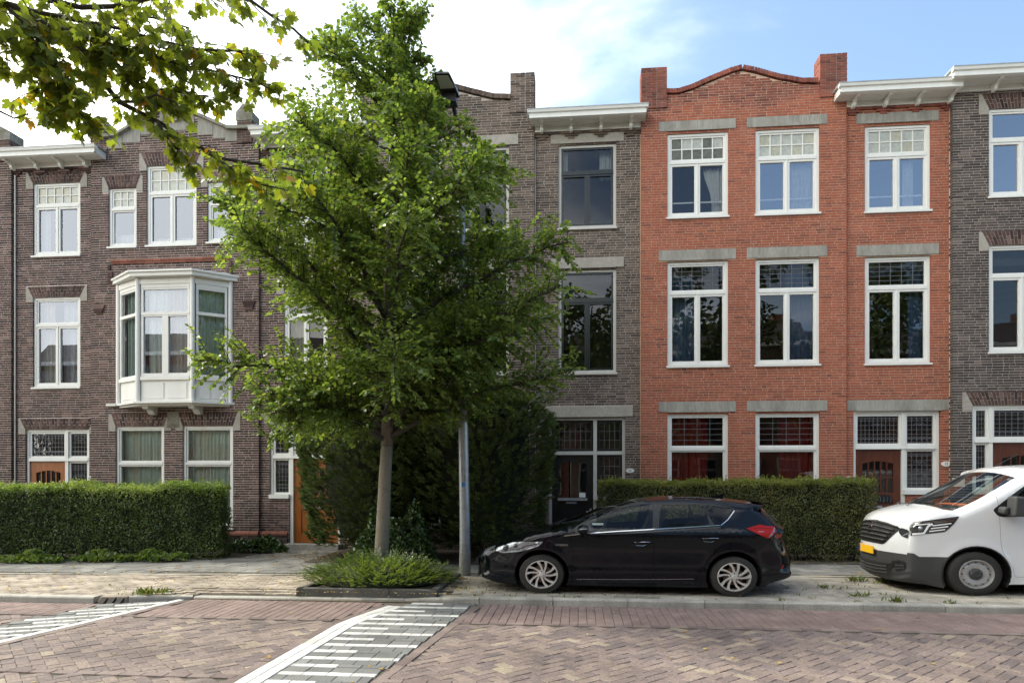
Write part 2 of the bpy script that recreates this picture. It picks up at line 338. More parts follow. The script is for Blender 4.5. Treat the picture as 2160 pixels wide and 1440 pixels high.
class Bay:
    def __init__(s, X0, X1, Y, ztop, brick, mortar, topfn=None, endL=False, endR=False, top_brick=None):
        s.X0, s.X1, s.Y, s.ztop, s.brick, s.mortar, s.topfn, s.endL, s.endR = X0, X1, Y, ztop, brick, mortar, topfn, endL, endR
        s.holes = []; s.reveals = []; s.top_brick = top_brick
def lay_bricks(root, bays, nsingle=300, zmin=1.9):
    """walls of single bricks: raked mortar sheet behind, each brick its own block; the nearest ones are objects, the rest one mesh"""
    for b in bays:
        stuff = {}; cands = []
        zmax = b.ztop if not b.topfn else max(b.topfn(b.X0+(b.X1-b.X0)*i/60) for i in range(61))
        nrow = int((zmax-GZ)/CH)+1
        for r in range(nrow):
            z0 = GZ+r*CH; z1 = z0+CH-JT; zc = (z0+z1)/2
            blocked = sorted((h[0], h[1]) for h in b.holes if h[2] < zc < h[3])
            segs = []; x = b.X0
            for h0, h1 in blocked:
                if h0 > x: segs.append((x, min(h0, b.X1)))
                x = max(x, h1)
            if x < b.X1: segs.append((x, b.X1))
            off = [0, .1575][r % 2]+.02*math.sin(r*2.3)*.3
            x = b.X0-off*rnd.random()*1.3; k = r % 2; last = 0; row_cuts = []
            while x < b.X1:
                hd_ = (rnd.random() < .42 and last < 2); last = last+1 if hd_ else 0; Ln = .1 if hd_ else .207; k += 1
                a0, a1 = max(x, b.X0), min(x+Ln, b.X1); x += Ln+JV
                row_cuts.append((a0, a1, k))
            for s0, s1 in segs:
                pcs = [[max(a, s0), min(c, s1), kk] for a, c, kk in row_cuts if min(c, s1)-max(a, s0) > .03]
                if not pcs: continue
                if pcs[0][0]-s0 < .05: pcs[0][0] = s0
                if s1-pcs[-1][1] < .05: pcs[-1][1] = s1
                for c0, c1, kk in pcs:
                    zt = z1
                    if b.topfn:
                        tt = min(b.topfn(c0), b.topfn(c1))
                        if tt < z0+.015: continue
                        zt = min(z1, tt)
                    elif z0 > b.ztop: continue
                    bm_ = b.brick
                    if b.top_brick and zt > b.top_brick[1]+.12*math.sin(c0*3): bm_ = b.top_brick[0]
                    full = (.2 < c1-c0 < .21 and zt == z1)
                    dep = .06
                    if (b.endL and c0 < b.X0+.01) or (b.endR and c1 > b.X1-.01): dep = .1 if kk % 2 else .2; full = False
                    if full and zc > zmin:
                        cands.append((c0*c0+(zc-2.5)**2*1.5, c0, z0, bm_, rnd.random()))
                    else: stuff.setdefault(bm_, MB()).box(c0, c1, b.Y+rnd.uniform(-.0015, .0015), b.Y+dep, z0, zt, rnd.random(), back=False)
        b._c, b._s = cands, stuff
    allc = sorted((c+(i,) for i, b in enumerate(bays) for c in b._c), key=lambda c: c[0])
    for j, c in enumerate(allc):
        b = bays[c[5]]
        if j < nsingle: inst('brick', unit_brick(c[3], .205), root, (c[1], b.Y+rnd.uniform(-.0015, .0015), c[2]))
        else: b._s.setdefault(c[3], MB()).box(c[1], c[1]+.205, b.Y+rnd.uniform(-.0015, .0015), b.Y+.06, c[2], c[2]+CH-JT, c[4], back=False)
    for b in bays:
        for k, m_ in b._s.items():
            tag(m_.build('brickwork', k, root, tone=True), kind='stuff')
        # mortar sheet, reveals
        m_ = MB(); ym = b.Y+.004
        x0 = b.X0+(.006 if b.endL else 0); x1 = b.X1-(.006 if b.endR else 0)
        xs = sorted({x0, x1}|{v for h in b.holes for v in h[:2] if x0 < v < x1})
        zs = sorted({0, b.ztop}|{v for h in b.holes for v in h[2:] if 0 < v < b.ztop})
        for i in range(len(xs)-1):
            for j in range(len(zs)-1):
                cx, cz = (xs[i]+xs[i+1])/2, (zs[j]+zs[j+1])/2
                if any(h[0] < cx < h[1] and h[2] < cz < h[3] for h in b.reveals): continue
                m_.quad((xs[i], ym, zs[j]), (xs[i+1], ym, zs[j]), (xs[i+1], ym, zs[j+1]), (xs[i], ym, zs[j+1]))
        if b.topfn:
            n = 60
            for i in range(n):
                a, c = x0+(x1-x0)*i/n, x0+(x1-x0)*(i+1)/n
                za, zc = max(b.topfn(a), b.ztop), max(b.topfn(c), b.ztop)
                m_.quad((a, ym, b.ztop), (c, ym, b.ztop), (c, ym, zc), (a, ym, za))
        for xe, on in ((x0, b.endL), (x1, b.endR)):
            if on: m_.quad((xe, ym, 0), (xe, ym+.5, 0), (xe, ym+.5, b.ztop), (xe, ym, b.ztop))
        m_.build('mortar', b.mortar, root)
        rv = MB()
        for h in b.reveals:
            ya, yb_ = b.Y+.055, b.Y+.2
            rv.quad((h[0], ya, h[2]), (h[0], yb_, h[2]), (h[0], yb_, h[3]), (h[0], ya, h[3]), .4)
            rv.quad((h[1], ya, h[2]), (h[1], yb_, h[2]), (h[1], yb_, h[3]), (h[1], ya, h[3]), .4)
            rv.quad((h[0], ya, h[3]), (h[1], ya, h[3]), (h[1], yb_, h[3]), (h[0], yb_, h[3]), .4)
            rv.quad((h[0], ya, h[2]), (h[1], ya, h[2]), (h[1], yb_, h[2]), (h[0], yb_, h[2]), .4)
        if rv.v: rv.build('reveal', b.brick, root, tone=True)

def curtain(parent, x0, x1, z0, z1, Y, m, amp=.022, pitch=.085, seed=0, gather=0):
    r_ = random.Random(seed); n = max(4, int((x1-x0)/.013)); v = []; f = []
    ph = r_.uniform(0, 6); nzr = 6
    for j in range(nzr+1):
        z = z0+(z1-z0)*j/nzr
        for i in range(n+1):
            x = x0+(x1-x0)*i/n
            if gather: 
                q = (j/nzr); x = x1-(x1-x)*(1-gather*(math.sin(math.pi*(1-q)*.62))**1.5)
            xx = x*2*math.pi/pitch
            y = Y+amp*(math.sin(xx+ph)+.5*math.sin(xx*.43+ph*2)+.35*math.sin(xx*1.7+1.3*math.sin(z*.9)))
            v.append((x, y, z))
    for j in range(nzr):
        for i in range(n):
            a = j*(n+1)+i; f.append((a, a+1, a+n+2, a+n+1))
    me = bpy.data.meshes.new('curtain'); me.from_pydata(v, [], f); me.materials.append(MATS[m]); me.polygons.foreach_set('use_smooth', [True]*len(f))
    o = bpy.data.objects.new('curtain', me); COL.objects.link(o); o.parent = parent; return o

def frame_rect(b, x0, x1, z0, z1, y0, y1, w, wt=None, wb=None):
    wt = wt or w; wb = wb or w
    b.box(x0, x0+w, y0, y1, z0, z1); b.box(x1-w, x1, y0, y1, z0, z1)
    b.box(x0+w, x1-w, y0, y1, z1-wt, z1); b.box(x0+w, x1-w, y0, y1, z0, z0+wb)
def pane(parent, x0, x1, z0, z1, y, m):
    b = MB(); b.quad((x0, y, z0), (x1, y, z0), (x1, y, z1), (x0, y, z1)); return b.build('pane', m, parent)
def lead_grid(parent, x0, x1, z0, z1, y, nx, nz_, deco=False, w=.007):
    b = MB(); e = .004
    for i in range(nx+1):
        x = x0+(x1-x0)*i/nx; b.box(x-w/2, x+w/2, y-e, y+e, z0, z1)
    for j in range(nz_+1):
        z = z0+(z1-z0)*j/nz_; b.box(x0, x1, y-e-.001, y+e+.001, z-w/2, z+w/2)
    if deco:
        H = z1-z0; px_ = (x1-x0)/nx
        for zf in (.05, .22, .93): b.box(x0, x1, y-e-.002, y+e+.002, z0+H*zf-w/2, z0+H*zf+w/2)
        for i in range(nx):           # little scallops under the head and at the foot
            for zf, s in ((.84, 1), (.10, 1)):
                xc = x0+px_*(i+.5); pts = [(xc+px_*.48*math.cos(a), y, z0+H*zf+px_*.55*math.sin(a)) for a in [math.pi*k/6 for k in range(7)]]
                b.tube(pts, w*.55, 4, cap=False)
        xm = (x0+x1)/2; zm = z0+H*.69
        for s in (-1, 1):
            b.tube([(xm+s*.02, y, zm), (xm+s*.07, y, zm+.025), (xm+s*.12, y, zm-.005), (xm+s*.09, y, zm-.03)], w*.6, 4, cap=False)
        b.tube([(xm+.025*math.cos(a), y, zm+.025*math.sin(a)) for a in [k*math.pi/4 for k in range(9)]], w*.6, 4, cap=False)
    return b.build('leading', 'lead', parent)

def window(root, bay, x0, x1, z0, z1, tf=.33, top='grid', low='double', glass='pane_clear', topglass=None, curt=(), fm='white_paint', sm=None, sill=True, gridn=(5, 2), leadn=(5, 5), hbar=None, fw=.06, rec=.035, tint=('figured_glass',), seed=1, hole=True, zcur=(0, 1)):
    Y = bay.Y+rec; sm = sm or fm
    if hole:
        bay.holes.append((x0, x1, z0, z1)); bay.reveals.append((x0, x1, z0, z1))
    f = MB(); frame_rect(f, x0, x1, z0, z1, Y, Y+.11, fw, fw*.85, fw*.8)
    zt = z1-(z1-z0)*tf
    if top and sm == fm: f.box(x0+fw, x1-fw, Y-.006, Y+.1, zt-.03, zt+.03)
    w = f.build('window', fm, root)
    if top and sm != fm: f = MB(); f.box(x0+fw, x1-fw, Y-.006, Y+.1, zt-.035, zt+.035); f.build('transom', sm, w)
    a0, a1, c0, c1 = x0+fw, x1-fw, z0+fw*.8, z1-fw*.85
    if top:
        s = MB(); sw = .038; frame_rect(s, a0, a1, zt+.03, c1, Y+.02, Y+.07, sw); s.build('sash', sm, w)
        gx0, gx1, gz0, gz1 = a0+sw, a1-sw, zt+.03+sw, c1-sw
        if top == 'grid':
            nx, nz_ = gridn; bw = .022; b = MB()
            for i in range(1, nx):
                x = gx0+(gx1-gx0)*i/nx; b.box(x-bw/2, x+bw/2, Y+.025, Y+.06, gz0, gz1)
            for j in range(1, nz_):
                z = gz0+(gz1-gz0)*j/nz_; b.box(gx0, gx1, Y+.027, Y+.058, z-bw/2, z+bw/2)
            b.build('glazing_bar', sm, w)
            rr = random.Random(seed)
            for i in range(nx):
                for j in range(nz_):
                    xa, xc = gx0+(gx1-gx0)*i/nx, gx0+(gx1-gx0)*(i+1)/nx; za, zc = gz0+(gz1-gz0)*j/nz_, gz0+(gz1-gz0)*(j+1)/nz_
                    mm = rr.choice(tint)
                    p = MB(); p.box(xa+.004, xc-.004, Y+.042, Y+.047, za+.004, zc-.004); p.build('pane', mm, w)
        elif top == 'lead':
            pane(w, gx0, gx1, gz0, gz1, Y+.045, topglass or 'pane_lead'); lead_grid(w, gx0, gx1, gz0, gz1, Y+.04, *leadn)
        elif top == 'deco':
            pane(w, gx0, gx1, gz0, gz1, Y+.045, topglass or 'pane_lead'); lead_grid(w, gx0, gx1, gz0, gz1, Y+.04, *leadn, deco=True)
        else: pane(w, gx0, gx1, gz0, gz1, Y+.045, topglass or glass)
        low1 = zt-.03
    else: low1 = c1
    if low == 'double':
        xm = (a0+a1)/2; sw = .046
        for q0, q1 in ((a0, xm-.012), (xm+.012, a1)):
            s = MB(); frame_rect(s, q0, q1, c0, low1, Y+.01, Y+.07, sw)
            pane(w, q0+sw, q1-sw, c0+sw, low1-sw, Y+.045, glass)
            if hbar:
                z = c0+(low1-c0)*hbar; s.box(q0+sw, q1-sw, Y+.1, Y+.12, z-.015, z+.015)
            s.build('sash', sm, w)
        s = MB(); s.box(xm-.012, xm+.012, Y-.004, Y+.06, c0, low1); s.build('mullion', sm, w)
    elif low == 'lead' or low == 'decolead':
        s = MB(); sw = .05; frame_rect(s, a0, a1, c0, low1, Y+.01, Y+.07, sw); s.build('sash', sm, w)
        pane(w, a0+sw, a1-sw, c0+sw, low1-sw, Y+.045, 'pane_lead'); lead_grid(w, a0+sw, a1-sw, c0+sw, low1-sw, Y+.04, *leadn, deco=(low == 'decolead'))
    else:
        s = MB(); sw = .036; frame_rect(s, a0, a1, c0, low1, Y+.02, Y+.07, sw); s.build('sash', sm, w)
        pane(w, a0+sw, a1-sw, c0+sw, low1-sw, Y+.045, glass)
    if sill:
        s = MB(); s.prism([(bay.Y-.045, z0-.05), (Y+.12, z0-.05), (Y+.12, z0+.008), (bay.Y-.045, z0-.012)], x0-.02, x1+.02, axis='x'); s.build('sill', fm, w)
    for k, cu in enumerate(curt):
        q0, q1, m = cu[:3]; zz0, zz1 = (cu[3], cu[4]) if len(cu) > 4 else (0, 1); ga = cu[5] if len(cu) > 5 else 0
        curtain(w, x0+(x1-x0)*q0, x0+(x1-x0)*q1, z0+(z1-z0)*zz0, z0+(z1-z0)*zz1, Y+.2+.03*k, m, seed=seed*7+k, gather=ga)
    return w

def stone_lintel(root, bay, x0, x1, z0, z1, lip=.17, m='stone'):
    b = MB(); b.box(x0, x1, bay.Y-.012, bay.Y+.09, z0, z1)
    b.prism([(x0+lip, z0-.012), (x1-lip, z0-.012), (x1-lip, z0+.02), (x1-lip-.05, z0+.045), (x0+lip+.05, z0+.045), (x0+lip, z0+.02)], bay.Y-.034, bay.Y-.0125)
    b.build('stone_lintel', m, root); bay.holes.append((x0, x1, z0, z1))
def arch_lintel(root, bay, x0, x1, z0, z1, qw=.17, m='stone_warm', brick=None, splay=.13):
    """flat brick arch between two stone springers"""
    H = z1-z0; y0, y1 = bay.Y-.008, bay.Y+.1
    for s in (-1, 1):
        e = x0 if s < 0 else x1
        inner = e-s*0
        poly = [(inner, z0-.11), (inner+s*qw, z0-.11), (inner+s*qw, z1), (inner+s*splay*1.0, z1), (inner, z0)]
        if s > 0: poly = poly[::-1]
        b = MB(); b.prism(poly, y0, y1); b.build('springer_stone', m, root)
        bay.holes.append((min(inner, inner+s*qw), max(inner, inner+s*qw), z0-.11, z1))
    bay.holes.append((x0, x1, z0, z1))
    n = max(6, round((x1-x0)/.062)); r_ = random.Random(int(x0*100))
    mor = MB(); mor.prism([(x0, z0), (x1, z0), (x1+splay, z1), (x0-splay, z1)], bay.Y+.006, bay.Y+.05); mor.build('arch_mortar', bay.mortar, root)
    for i in range(n):
        def xx(k, top): return (x0-splay*top)+((x1-x0)+2*splay*top)*k/n
        g = .006; cut = .36 if i % 2 else .64
        for a, c in ((0, cut-.02), (cut+.02, 1)):
            za, zc = z0+H*a, z0+H*c
            b = MB(); xl0, xr0 = xx(i, a)+g, xx(i+1, a)-g; xl1, xr1 = xx(i, c)+g, xx(i+1, c)-g; yy = bay.Y-.004
            b.hexa([(xl0, yy, za), (xr0, yy, za), (xr0, yy+.05, za), (xl0, yy+.05, za), (xl1, yy, zc), (xr1, yy, zc), (xr1, yy+.05, zc), (xl1, yy+.05, zc)])
            b.build('arch_brick', brick or bay.brick, root)

def cornice(root, x0, x1, zt, Yw, proj=.44, nbr=4, capL=True, capR=True, brick=None, bx=None):
    c = MB()
    yf = Yw-proj
    c.box(x0, x1, yf, yf+.035, zt-.155, zt-.012)
    c.prism([(yf-.035, zt-.05), (yf+.05, zt-.07), (yf+.05, zt), (yf-.05, zt)], x0-.04, x1+.04, axis='x')
    c.prism([(yf-.006, zt-.155), (yf+.06, zt-.175), (yf+.06, zt-.13), (yf-.006, zt-.13)], x0, x1, axis='x')
    n = 5                                             # soffit boards, each a little apart
    for i in range(n):
        ya = yf+.04+(proj-.05)*i/n; c.box(x0+.01, x1-.01, ya, ya+(proj-.05)/n-.006, zt-.150, zt-.135)
    for e, on, s in ((x0, capL, 1), (x1, capR, -1)):
        c.box(min(e, e+s*.03), max(e, e+s*.03), yf+.036, Yw, zt-.155, zt-.012)
    c.box(x0+.04, x1-.04, Yw-.045, Yw+.02, zt-.255, zt-.151)
    c.box(x0+.04, x1-.04, Yw-.06, Yw-.046, zt-.262, zt-.24)
    o = c.build('cornice', 'white_paint', root)
    g = MB(); g.box(x0-.045, x1+.045, yf-.055, Yw+.3, zt+.001, zt+.022); g.build('gutter', 'zinc', o)
    bm_ = MB()
    prof = [(0, 0), (-.36, 0), (-.37, -.04), (-.33, -.07), (-.20, -.085), (-.14, -.13), (-.13, -.20), (-.09, -.25), (-.05, -.26), (0, -.26)]
    bm_.prism([(a*.9, b_*.6) for a, b_ in prof][::-1], -.032, .032, axis='x')
    me0 = None
    b0, b1 = bx or (x0+.22, x1-.22)
    for i in range(nbr):
        x = b0+(b1-b0)*i/(nbr-1)
        if me0 is None: o2 = bm_.build('bracket', 'white_paint', o, loc=(x, Yw-.047, zt-.152)); me0 = o2.data
        else: inst('bracket', me0, o, (x, Yw-.047, zt-.152))
    if brick:
        k = MB(); r_ = random.Random(3)
        for i in range(nbr):
            x = b0+(b1-b0)*i/(nbr-1)
            for j, wd in enumerate((.22, .14, .07)): k.box(x-wd, x+wd, Yw-.05+.012*j, Yw+.03, zt-.262-.05*(j+1), zt-.262-.05*j-.006, r_.random())
        k.box(x0+.06, x1-.06, Yw-.03, Yw+.02, zt-.309, zt-.267, .5)
        k.build_each('corbel_brick', brick, root)
    return o

def door(root, x0, x1, z0, z1, Y, m, kind='arched', glass='pane_clear'):
    """panelled front door leaf: stiles and rails, a light with bars, a panel below"""
    W, H = x1-x0, z1-z0; d = MB(); y0, y1 = Y, Y+.045
    lx0, lx1 = x0+W*.16, x1-W*.16; lz0, lz1 = z0+H*.56, z1-H*.13
    if kind == 'black': lz0, lz1 = z0+H*.52, z1-H*.09
    d.box(x0, lx0, y0, y1, z0, z1); d.box(lx1, x1, y0, y1, z0, z1)
    d.box(lx0, lx1, y0, y1, z0, z0+H*.1); d.box(lx0, lx1, y0, y1, lz0-H*.045, lz0)
    if kind != 'black': d.box(lx0, lx1, y0, y1, z0+H*.40, z0+H*.44)
    # top rail with arched underside
    arc = [(lx0, z1), (lx0, lz1-.03)]+[(lx0+(lx1-lx0)*k/10, lz1-.03+.05*math.sin(math.pi*k/10)) for k in range(1, 10)]+[(lx1, lz1-.03), (lx1, z1)]
    d.prism(arc[::-1], y0, y1)
    d.box(lx0, lx1, y0+.02, y0+.03, z0+H*.1, lz0-H*.045)
    d.box(lx0+.06, lx1-.06, y0+.006, y0+.02, z0+H*.15, (z0+H*.36) if kind != 'black' else z0+H*.42)
    if kind != 'black': d.box(lx0+.03, lx1-.03, y0-.012, y0+.0, lz0-.035, lz0-.01)
    o = d.build('door', m, root)
    pane(o, lx0, lx1, lz0, lz1+.03, y0+.03, glass)
    if kind == 'arched':
        b = MB()
        for i in range(1, 5):
            x = lx0+(lx1-lx0)*i/5; b.box(x-.011, x+.011, y0+.008, y0+.038, lz0, lz1+.015)
        zm = (lz0+lz1)/2; b.box(lx0, lx1, y0+.01, y0+.036, zm-.011, zm+.011)
        b.build('glazing_bar', m, o)
        g = MB()                                         # small grille above the letter slot
        gz = z0+H*.46; g.box(lx0+.1, lx1-.03, y0-.006, y0, gz, gz+H*.075, mi=0)
        g.build('door_grille', 'black_paint', o)
        q = MB()
        for i in range(7):
            xx = lx0+.13+(lx1-lx0-.19)*i/6; q.tube([(xx, y0-.01, gz+.015), (xx+.02, y0-.012, gz+H*.037), (xx, y0-.01, gz+H*.075-.015)], .004, 5)
        q.build('grille_bars', 'lead', o)
        q = MB(); q.box(lx0+.05, lx1-.22, y0-.01, y0, z0+H*.405, z0+H*.43); q.build('letter_slot', 'zinc', o)
    else:
        b = MB(); b.box(lx0-.02, lx1+.02, y0-.03, y0, lz0-.03, lz0+.005); b.box(lx0-.01, lx1+.01, y0-.036, y0-.01, lz0-.05, lz0-.03); b.build('weather_bar', 'zinc', o)
        b = MB(); b.box(lx0+(lx1-lx0)*.74, lx0+(lx1-lx0)*.96, y0+.018, y0+.022, lz0+.02, lz0+.12); b.build('notice', 'paper', o)
        b = MB(); b.box(x0+W*.34, x0+W*.6, y0-.008, y0, z0+H*.46, z0+H*.48); b.build('letter_slot', 'zinc', o)
    h = MB(); hx = x1-W*.06; hz = z0+H*.42 if kind != 'black' else z0+H*.36
    h.box(hx-.02, hx+.02, y0-.012, y0, hz-.09, hz+.09); h.tube([(hx, y0-.01, hz+.03), (hx, y0-.05, hz+.03), (hx-.09, y0-.05, hz+.03)], .009, 8)
    h.build('handle', 'zinc', o)
    return o

def doorset(root, bay, px, Y=None, side='R', dm='varnished_brown', fm='white_paint', kind='arched', sm=None, leads=((9, 5), (5, 5), (5, 7)), deco=True, sidesill=None, x_m=None, ztr=None, x0=None, x1=None, ztop=None, zbase=.2):
    """framed entrance: door with transom light, side lights above each other"""
    Yd = bay.Y+.045; fw = .06; w_ = .075
    bay.holes.append((x0, x1, 0, ztop)); bay.reveals.append((x0, x1, zbase-.1, ztop))
    f = MB(); fr_y = Yd; xm = x_m
    f.box(x0, x0+fw, fr_y, fr_y+.12, zbase if side == 'R' or not sidesill else sidesill, ztop); f.box(x1-fw, x1, fr_y, fr_y+.12, zbase if side == 'L' or not sidesill else sidesill, ztop)
    f.box(x0+fw, x1-fw, fr_y, fr_y+.12, ztop-.055, ztop)
    f.box(xm-w_/2, xm+w_/2, fr_y-.015, fr_y+.12, zbase, ztop-.055)
    f.box(x0+fw, xm-w_/2, fr_y-.008, fr_y+.11, ztr-.045, ztr+.03); f.box(xm+w_/2, x1-fw, fr_y-.008, fr_y+.11, ztr-.045, ztr+.03)
    f.box(x0+fw, x1-fw, fr_y-.03, fr_y-.016, ztr-.045, ztr-.02) if kind != 'black' else None
    fo = f.build('door_frame', fm, root)
    sm = sm or fm
    dx0, dx1 = (x0+fw, xm-w_/2) if side == 'R' else (xm+w_/2, x1-fw)
    sx0, sx1 = (xm+w_/2, x1-fw) if side == 'R' else (x0+fw, xm-w_/2)
    def light(a0, a1, c0, c1, n):
        s = MB(); sw = .045; frame_rect(s, a0, a1, c0, c1, Yd+.02, Yd+.08, sw); s.build('sash', sm, fo)
        pane(fo, a0+sw, a1-sw, c0+sw, c1-sw, Yd+.055, 'pane_lead'); lead_grid(fo, a0+sw, a1-sw, c0+sw, c1-sw, Yd+.05, *n, deco=deco)
    light(dx0, dx1, ztr+.03, ztop-.055, leads[0]); light(sx0, sx1, ztr+.03, ztop-.055, leads[1])
    ssz = sidesill if sidesill else 1.0
    light(sx0, sx1, ssz+.04, ztr-.045, leads[2])
    door(root, dx0+.004, dx1-.004, zbase+.01, ztr-.045, Yd+.03, dm, kind)
    if sidesill:
        s = MB(); s.box(sx0-.06, sx1+.09 if side == 'R' else sx1, bay.Y-.05, Yd+.1, ssz-.05, ssz+.04); s.build('sill', fm, root)
        # brick apron under the side light
        r_ = random.Random(5); a = MB(); z = zbase-.1
        ax0, ax1 = sx0-.01, sx1+.06 if side == 'R' else sx1
        if side == 'L': ax0 = x0
        m2 = MB(); m2.box(ax0, ax1, bay.Y+.007, bay.Y+.08, 0, ssz-.05); m2.build('mortar', bay.mortar, root)
        row = 0
        while z < ssz-.06:
            x = ax0-(.1 if row % 2 else 0)
            while x < ax1:
                p, q = max(x, ax0), min(x+.205, ax1); x += .2155
                if q-p > .02: a.box(p, q, bay.Y, bay.Y+.05, z, z+CH-JT, r_.random(), back=False)
            z += CH; row += 1
        tag(a.build('brickwork', bay.brick, root, tone=True), kind='stuff')
    s = MB(); s.box(dx0-.12, dx1+.12, bay.Y-.28, Yd+.12, .06, zbase); s.build('doorstep', 'stone', root)
    return fo

def plate(root, px, py, Y, txt, w=.10, h=.055, ink='ink', shear=0):
    x, z = at(px, py, Y-.02); b = MB()
    pts = [(x+w*math.cos(a), z+h*math.sin(a)) for a in [2*math.pi*k/20 for k in range(20)]]
    b.prism(pts, Y-.022, Y-.004); o = b.build('number_plate', 'enamel', root)
    text_obj(txt, h*1.25, ink, o, (x, Y-.0235, z), shear=shear)
    return o
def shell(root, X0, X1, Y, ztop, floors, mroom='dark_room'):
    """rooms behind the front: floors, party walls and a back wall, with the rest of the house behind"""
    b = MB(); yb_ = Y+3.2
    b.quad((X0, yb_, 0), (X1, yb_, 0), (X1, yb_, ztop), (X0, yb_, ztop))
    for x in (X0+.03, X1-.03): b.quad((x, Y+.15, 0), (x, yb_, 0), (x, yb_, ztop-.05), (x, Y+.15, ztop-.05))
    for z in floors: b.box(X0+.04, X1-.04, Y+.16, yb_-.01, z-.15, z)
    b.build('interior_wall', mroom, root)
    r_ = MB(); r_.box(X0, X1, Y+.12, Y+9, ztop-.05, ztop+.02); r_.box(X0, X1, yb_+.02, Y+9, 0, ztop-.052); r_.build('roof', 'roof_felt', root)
def coping_bricks(root, pts, Y, m, th=.1, over=.05, dep=.3):
    """a coping of bricks on edge following the gable line"""
    P = [Vector((x, 0, z)) for x, z in pts]; seg = []; b = MB(); r_ = random.Random(9)
    tot = sum((P[i+1]-P[i]).length for i in range(len(P)-1)); n = int(tot/.058); 
    def pos(s):
        for i in range(len(P)-1):
            l = (P[i+1]-P[i]).length
            if s <= l or i == len(P)-2: return P[i]+(P[i+1]-P[i])*(s/l), (P[i+1]-P[i]).normalized()
            s -= l
    for k in range(n):
        p, d = pos((k+.5)*tot/n); nn = Vector((-d.z, 0, d.x)); hw = tot/n/2-.0025; j = r_.uniform(-.002, .002)
        a, c = p-d*hw+nn*j, p+d*hw+nn*j; a2, c2 = a+nn*th, c+nn*th; y0 = Y-over; y1 = Y+dep
        b.hexa([(a.x, y0, a.z), (c.x, y0, c.z), (c.x, y1, c.z), (a.x, y1, a.z), (a2.x, y0, a2.z), (c2.x, y0, c2.z), (c2.x, y1, c2.z), (a2.x, y1, a2.z)], r_.random())
    return b.build_each('coping_brick', m, root)
def interp(pts):
    xs = [p[0] for p in pts]; zs = [p[1] for p in pts]
    return lambda x: float(np.interp(x, xs, zs))
def pier(root, x0, x1, z0, z1, Y, m, dep=.34, proud=.03, cap=None, side_m=None):
    """brick pier above the gable, laid in courses"""
    b = MB(); r_ = random.Random(int(x0*10)); z = z0; row = 0
    core = MB(); core.box(x0+.006, x1-.006, Y-proud+.007, Y+dep-.005, z0, z1-.01); core.build('mortar', side_m or 'mortar_dark', root)
    while z < z1-.02:
        h = min(CH-JT, z1-z); x = x0; L1 = [.205, .1, .205, .1] if row % 2 else [.1, .205, .1, .205]; k = 0
        while x < x1-.01:
            q = min(x+L1[k % 4], x1)
            if q-x > .015: b.box(x, q, Y-proud+r_.uniform(-.003, .003), Y-proud+.1, z, z+h, r_.random())
            x = q+JT; k += 1
        y = Y-proud+.1
        while y < Y+dep:
            q = min(y+.2, Y+dep); b.box(x0, x1, y+JT, q, z, z+h, r_.random()); y = q
        z += CH; row += 1
    b.build_each('pier_brick', m, root)
    if cap == 'stone':
        c = MB(); xm = (x0+x1)/2; c.prism([(x0-.015, z1), (x1+.015, z1), (x1+.015, z1+.19), (xm+.03, z1+.37), (xm-.03, z1+.37), (x0-.015, z1+.19)], Y-proud-.015, Y+dep+.01)
        c.build('pier_cap', 'stone_mossy', root)

ALLH = []
# ---------------------------------------------------------------- A0: house at the left edge (only its entrance bay and a corner of its gable show)
def zz2(px, py): return zz(px, py)
def house_A0():
    H = thing('row_house', 'dark purple brick house cut off by the left edge, orange door behind the tall hedge', 'house', (0, 0, 0), group='row of brick town houses')
    Xg = xb(28); X0, X1 = xb(30), xb(195)
    zc = zz(100, 312, YF-.4); 
    gb = Bay(-17.4, Xg, YF-.06, zc-.05, 'brick_purple', 'mortar_light', endR=True)
    b = Bay(X0, X1, YF+.02, zc-.17, 'brick_purple', 'mortar_light')
    wx0, wx1 = xb(68), xb(168)
    z = lambda y, x=118: zz(x, y)
    window(H, b, wx0, wx1, z(537), z(385), tf=.31, gridn=(5, 2), glass='pane_cloud', tint=('figured_glass', 'figured_glass', 'figured_glass_yellow'), curt=((.0, .2, 'curtain_white'), (.8, 1, 'curtain_white')), seed=3)
    arch_lintel(H, b, wx0, wx1, z(385)+.005, z(361))
    window(H, b, wx0, wx1, z(815), z(626), tf=.31, top='plain', glass='pane_cloud', curt=((0, .32, 'curtain_cream'), (.5, 1, 'curtain_white')), seed=4)
    arch_lintel(H, b, wx0, wx1, z(626)+.005, z(603))
    doorset(H, b, None, side='R', dm='varnished_orange', x0=xb(52), x1=xb(187), x_m=xb(137), ztop=z(905), ztr=z(968), zbase=.22, leads=((10, 5), (5, 5), (5, 6)))
    arch_lintel(H, b, xb(52), xb(187), z(905)+.005, z(882))
    plate(H, 190, 1008, b.Y, '59', .075, .045)
    lay_bricks(H, [b, gb], 300, 1.7)
    cornice(H, xb(-8, YF-.4), xb(197, YF-.45), zc, b.Y, brick='brick_purple', bx=(xb(33), xb(186)))
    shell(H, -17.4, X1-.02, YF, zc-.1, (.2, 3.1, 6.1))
    pier(H, Xg-.7, Xg, zc-.1, zz(10, 300), YF-.06, 'brick_purple', cap='stone')
    dp = MB(); xd = X0+.03; dp.tube([(xd, b.Y-.03, .1), (xd, b.Y-.03, zc-.4)], .018, 6); dp.build('cable_conduit', 'grey_paint', H)
    return H
